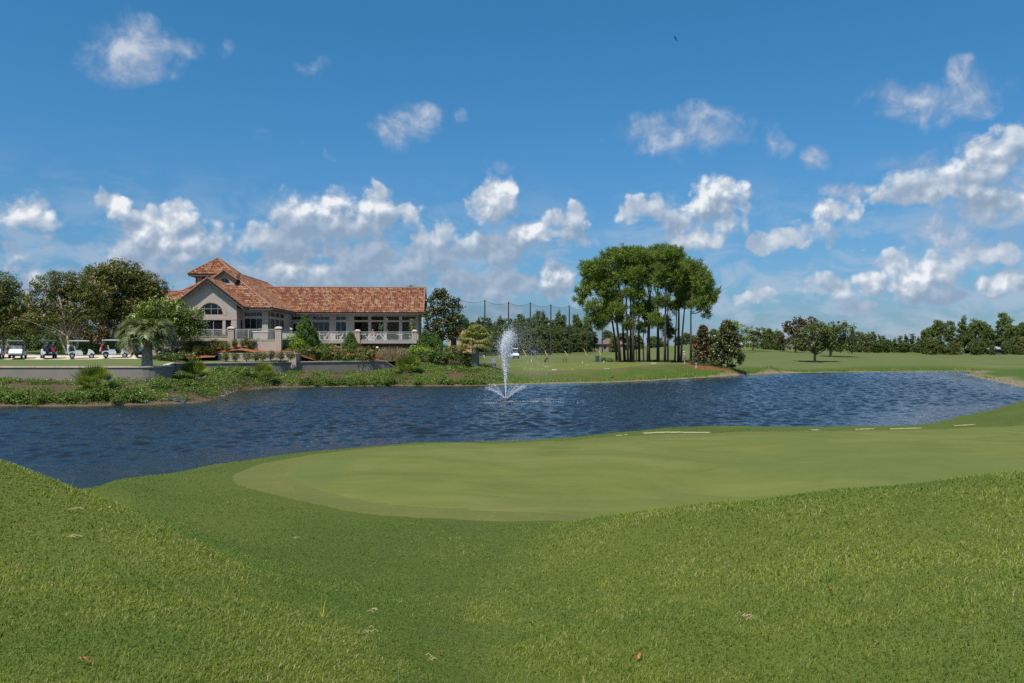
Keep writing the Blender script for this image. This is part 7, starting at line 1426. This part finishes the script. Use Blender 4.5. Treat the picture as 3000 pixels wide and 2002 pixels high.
def throw(n, v, el_, az_, sv, sa, size, t0, t1, wind=(.35, .1), sz=.4):
    """droplets caught in flight at random moments after leaving the nozzle"""
    sp = v*(1+sv*r.normal(size=n)); e_ = el_+sa*r.normal(size=n); a = az_+(sa*r.normal(size=n)/np.maximum(.12, np.cos(el_)) if el_ < 1.5 else r.uniform(0, 6.28, n)); vh = sp*np.cos(e_); vz = sp*np.sin(e_)
    t = r.uniform(t0, t1, n); k = np.clip(size/.010, .4, 1.2); X = vh*np.cos(a)*t+.5*wind[0]/k*t*t; Y = vh*np.sin(a)*t+.5*wind[1]*t*t; Z = .12+vz*t-4.9*t*t; ok = Z > .0
    return np.c_[X, Y, Z][ok], np.clip(r.lognormal(math.log(size), sz, n), .003, .03)[ok]
VT = math.sqrt(2*9.8*187*K_)
m = MB()
for a in (throw(22000, VT*.93, PI/2-.010, PI, .03, .026, .0095, 0, .74, (-.1, 0)), throw(18000, VT*.99, PI/2-.012, 0, .03, .026, .0095, .0, .82, (.25, 0)), throw(11000, VT*.91, PI/2, 0, .05, .042, .0064, .30, .92, (-.2, .1)), throw(14000, VT*.985, PI/2, 0, .05, .042, .0064, .35, 1.05, (.5, .1))): m.add(*drops(*a))
m.build('main_jet', mdrop, ft)
m = MB()
for az_, el_, n, v in ((PI, .78, 1300, 5.9), (PI+.35, .88, 400, 6.0), (-.1, .86, 1300, 6.2), (.25, .74, 600, 6.4), (-.5, 1.0, 600, 6.0), (PI-.5, 1.0, 450, 5.8), (1.2, .85, 400, 5.8)): m.add(*drops(*throw(n, v, el_, az_, .05, .038, .0058, 0, .33, (0, 0))))
m.build('side_spray', mdrop, ft)
m = MB(); m.add(*drops(*throw(6500, VT*.96, PI/2, 0, .10, .05, .0044, .75, 1.75, (1.0, .2)))); m.add(*drops(*throw(1800, VT*.9, PI/2, 0, .10, .06, .0040, .8, 1.7, (-.35, .1)))); m.build('mist', mdrop, ft)
m = MB()
for (cx_, w_, y_, n) in ((-40,40,-2.2,160),(70,70,-.6,420),(150,70,-1.4,160),(110,60,1.8,160),(-60,30,1.2,70),(10,30,-.6,200)): P_ = np.c_[(cx_+r.normal(size=n)*w_*.5)*K_, y_+r.normal(size=n)*.3, np.abs(r.normal(size=n))*.02+.03]; m.add(*drops(P_, np.clip(r.lognormal(math.log(.007), .4, n), .004, .016)))
m.build('splash', mdrop, ft)

# ------------------------------------------------------------------ near grass
LF_GRASS, nt, out = newmat('grass_blade'); g_ = nd(nt, 'ShaderNodeNewGeometry'); rnd = g_.outputs['Random Per Island']; at_ = nd(nt, 'ShaderNodeAttribute', attribute_name='tone').outputs['Fac']
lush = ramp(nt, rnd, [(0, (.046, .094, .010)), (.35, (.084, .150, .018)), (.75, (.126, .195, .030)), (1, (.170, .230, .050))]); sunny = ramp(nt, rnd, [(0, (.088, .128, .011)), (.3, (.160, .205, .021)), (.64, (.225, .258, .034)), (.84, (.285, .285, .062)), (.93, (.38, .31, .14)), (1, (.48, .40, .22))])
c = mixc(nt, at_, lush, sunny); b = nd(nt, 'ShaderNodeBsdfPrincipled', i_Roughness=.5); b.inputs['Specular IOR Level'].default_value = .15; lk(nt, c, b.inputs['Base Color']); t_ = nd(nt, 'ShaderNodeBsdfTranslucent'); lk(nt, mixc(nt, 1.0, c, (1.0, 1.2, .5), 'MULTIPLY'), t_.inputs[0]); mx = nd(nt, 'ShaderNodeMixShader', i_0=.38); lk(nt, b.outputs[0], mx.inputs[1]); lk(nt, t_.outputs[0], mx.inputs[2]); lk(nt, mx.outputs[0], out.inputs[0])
def blades(n, L, W, seed, edge=.01):
    """a sward whose density thins evenly with distance"""
    r = rng_of(seed); R = np.exp(r.uniform(math.log(2.7), math.log(30), n)*1.0); keep = r.random(n) < np.clip((R/2.7)**.55/1.6, .35, 1); R = R[keep]; n = len(R); A = r.uniform(-.70, .70, n); X = R*np.sin(A); Y = R*np.cos(A); zz, ss = height(X, Y, True); sg = sdf(GREEN, X, Y); patch = nz(X, Y, .9, 4.0); big = nz(X, Y, .28, 12.0); fine = nz(X, Y, 3.2, 7.0)
    k = (sg > edge) & (ss > .4) & (r.random(n) < .92+.35*fine); X, Y, zz, R, patch, sg, big, fine = [q[k] for q in (X, Y, zz, R, patch, sg, big, fine)]; n = len(X); mo = moundness(X, Y)
    l = L*(.5+.9*r.random(n)**1.5)*(1+.30*patch)*np.clip(.5+sg[:]*.6, .45, 1)*(.62+.38*mo)*(1+.5*(r.random(n) < .02))*(1+1.3*(ss[k] < 1.8)*(r.random(n) < .25)); yaw = r.normal(.6, 1.5, n); lean = np.abs(r.normal(.80, .42, n)); wv = W*(.7+.6*r.random(n))*np.clip(R/5.0, .8, 4.0)
    d = np.c_[np.cos(yaw)*np.sin(lean), np.sin(yaw)*np.sin(lean), np.cos(lean)]; lean2 = np.minimum(lean+.5, 1.75); d2 = np.c_[np.cos(yaw)*np.sin(lean2), np.sin(yaw)*np.sin(lean2), np.cos(lean2)]; b0 = np.c_[X, Y, zz-.004]; s_ = np.c_[-np.sin(yaw+r.normal(size=n)*.5), np.cos(yaw), np.zeros(n)]*wv[:, None]*.5
    m1 = b0+d*l[:, None]*.55; tip = m1+d2*l[:, None]*.45; V = np.stack([b0-s_, b0+s_, m1+s_*.8, m1-s_*.8, tip], 1).reshape(-1, 3); i = (np.arange(n)*5)[:, None]
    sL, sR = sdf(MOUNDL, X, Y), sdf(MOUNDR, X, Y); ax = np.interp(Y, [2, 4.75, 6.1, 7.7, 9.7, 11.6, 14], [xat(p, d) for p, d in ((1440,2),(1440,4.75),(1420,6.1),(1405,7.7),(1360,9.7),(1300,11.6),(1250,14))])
    strip = np.exp(-((X-ax)/.38)**2)*np.clip((13-Y)/4, 0, 1); rim = np.exp(-((sL+.35)/.35)**2); low = (sR < 0)*(1-np.clip(-sR/2.6, 0, 1))*np.clip((10-Y)/2, 0, 1); back = np.exp(-((sL-.55)/.5)**2)*(sL > 0)  # left crest painted brighter as sunlit (rim), ground behind it darker as shade (back)
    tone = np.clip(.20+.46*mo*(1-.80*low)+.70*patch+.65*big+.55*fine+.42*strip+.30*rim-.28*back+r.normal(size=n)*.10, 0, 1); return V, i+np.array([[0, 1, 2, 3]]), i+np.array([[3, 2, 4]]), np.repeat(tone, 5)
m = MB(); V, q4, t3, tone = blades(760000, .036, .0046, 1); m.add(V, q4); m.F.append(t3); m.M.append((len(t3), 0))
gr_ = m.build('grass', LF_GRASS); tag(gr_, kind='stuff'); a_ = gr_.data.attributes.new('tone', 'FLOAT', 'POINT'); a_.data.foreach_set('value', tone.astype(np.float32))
def tuft(label, px, py, d, n, L, mat, seed, w=.02):
    r = rng_of(seed); x = xat(px, d); o = thing('grass_tuft', label, 'grass tuft', (x, d, hz(x, d))); m = MB()
    for _ in range(n):
        a = r.uniform(0, 6.28); l = L*r.uniform(.5, 1.1); ln = abs(r.normal(.35, .25)); pts = [np.array((r.normal()*w, r.normal()*w, 0))]
        for k in range(4): ln += .16; pts.append(pts[-1]+l/4*np.array((math.cos(a)*math.sin(ln), math.sin(a)*math.sin(ln), math.cos(ln))))
        s_ = np.array((-math.sin(a), math.cos(a), 0))*.0022*(d/5)**.5
        for k in range(4): m.add([pts[k]-s_*(1-k/5), pts[k]+s_*(1-k/5), pts[k+1]+s_*(1-(k+1)/5), pts[k+1]-s_*(1-(k+1)/5)], [(0, 1, 2, 3)])
    m.build('blades', mat, o); return o
LF_YEL = leafmat('grass_yellow', [(.20, .22, .03), (.34, .32, .05)], .6, .4); LF_TALL = leafmat('grass_tall', [(.07, .13, .022), (.13, .20, .04), (.20, .26, .08)], .5, .4)
def near_d(px, py):
    for d in np.arange(2.5, 30, .04):
        if HY+(EYE-hz(xat(px, d), d))*F/d <= py: return d
    return 10
for i_, (px, py, n, L, mt, lab) in enumerate([(948,1812,12,.17,LF_YEL,'yellowing grass tuft in the middle of the near slope'),(670,1735,9,.26,LF_TALL,'tall thin grass tuft on the lower left mound'),(440,1570,8,.24,LF_TALL,'thin weed tuft high on the left mound'),(600,1955,10,.17,LF_TALL,'pale grass tuft near the lower frame edge on the left mound'),(2430,1705,34,.15,LF_TALL,'dense dark grass tuft with a dead leaf on the right slope'),(2330,1565,9,.18,LF_TALL,'small grass tuft near the crest of the right mound'),(1182,1990,6,.16,LF_TALL,'small upright grass tuft at the bottom of the dip'),(1770,1718,8,.10,LF_YEL,'pale grass tuft on the right slope'),(205,1438,9,.22,LF_TALL,'weed tuft on the crest of the left mound')]): tuft(lab, px, py, near_d(px, py), n, L, mt, 900+i_)
mleaf = plain('dead_leaf', (.42, .16, .05), .7, var=.3, scale=20); mstraw = plain('straw', (.48, .36, .20), .8, var=.2, scale=20)
for i_, (px, py, s_, lab) in enumerate([(253,1955,.022,'orange dead leaf on the lower left slope'),(2434,1742,.02,'pale brown dead leaf beside the dense grass tuft'),(1290,1925,.018,'small orange dead leaf in the bottom of the dip'),(1872,1938,.02,'brown dead leaf on the lower right slope')]):
    d = near_d(px, py); x = xat(px, d); o = thing('fallen_leaf', lab, 'leaf', (x, d, hz(x, d)+.03), i_*1.1); m = MB(); n = 7; V = []
    for k in range(n): t = k/(n-1); w = s_*.5*math.sin(PI*min(1, t*1.05))**.8; V += [((t-.5)*2*s_, -w, .012*math.sin(t*5)), ((t-.5)*2*s_, 0, .02*math.sin(t*4)-.008), ((t-.5)*2*s_, w, .016*math.sin(t*6+1))]
    m.add(V, [(3*k+j, 3*k+3+j, 3*k+4+j, 3*k+1+j) for k in range(n-1) for j in range(2)]); m.build('blade', mleaf, o); m = MB(); m.tube([(-s_, 0, 0), (-s_*1.6, .01, .01)], .0018, 4); m.build('stalk', mleaf, o)
for i_, (px, py, L_, lab) in enumerate([(215,1503,.11,'dry straw clump high on the left mound'),(205,1588,.09,'dry straw clump lower on the left mound'),(1085,1800,.09,'dry straw clump in the dip'),(860,1585,.10,'dry straw clump at the top of the dip'),(1255,1950,.06,'dry straw near the small orange leaf'),(2180,1825,.07,'dry straw on the right slope'),(1075,1865,.06,'short dry straw left of the dip bottom')]):
    d = near_d(px, py); x = xat(px, d); r = rng_of(950+i_); m = MB()
    for _ in range(7): a = r.normal()*.5; p0 = np.array((r.normal()*L_*.25, r.normal()*.03, .035)); p1 = p0+np.array((math.cos(a), math.sin(a)*.5, 0))*L_*r.uniform(.4, .9); m.tube([p0, (p0+p1)/2+(0, 0, .012), p1], .0013, 4)
    b_ = m.build('straw', mstraw); b_.location = (x, d, hz(x, d)); tag(b_, lab, 'straw')
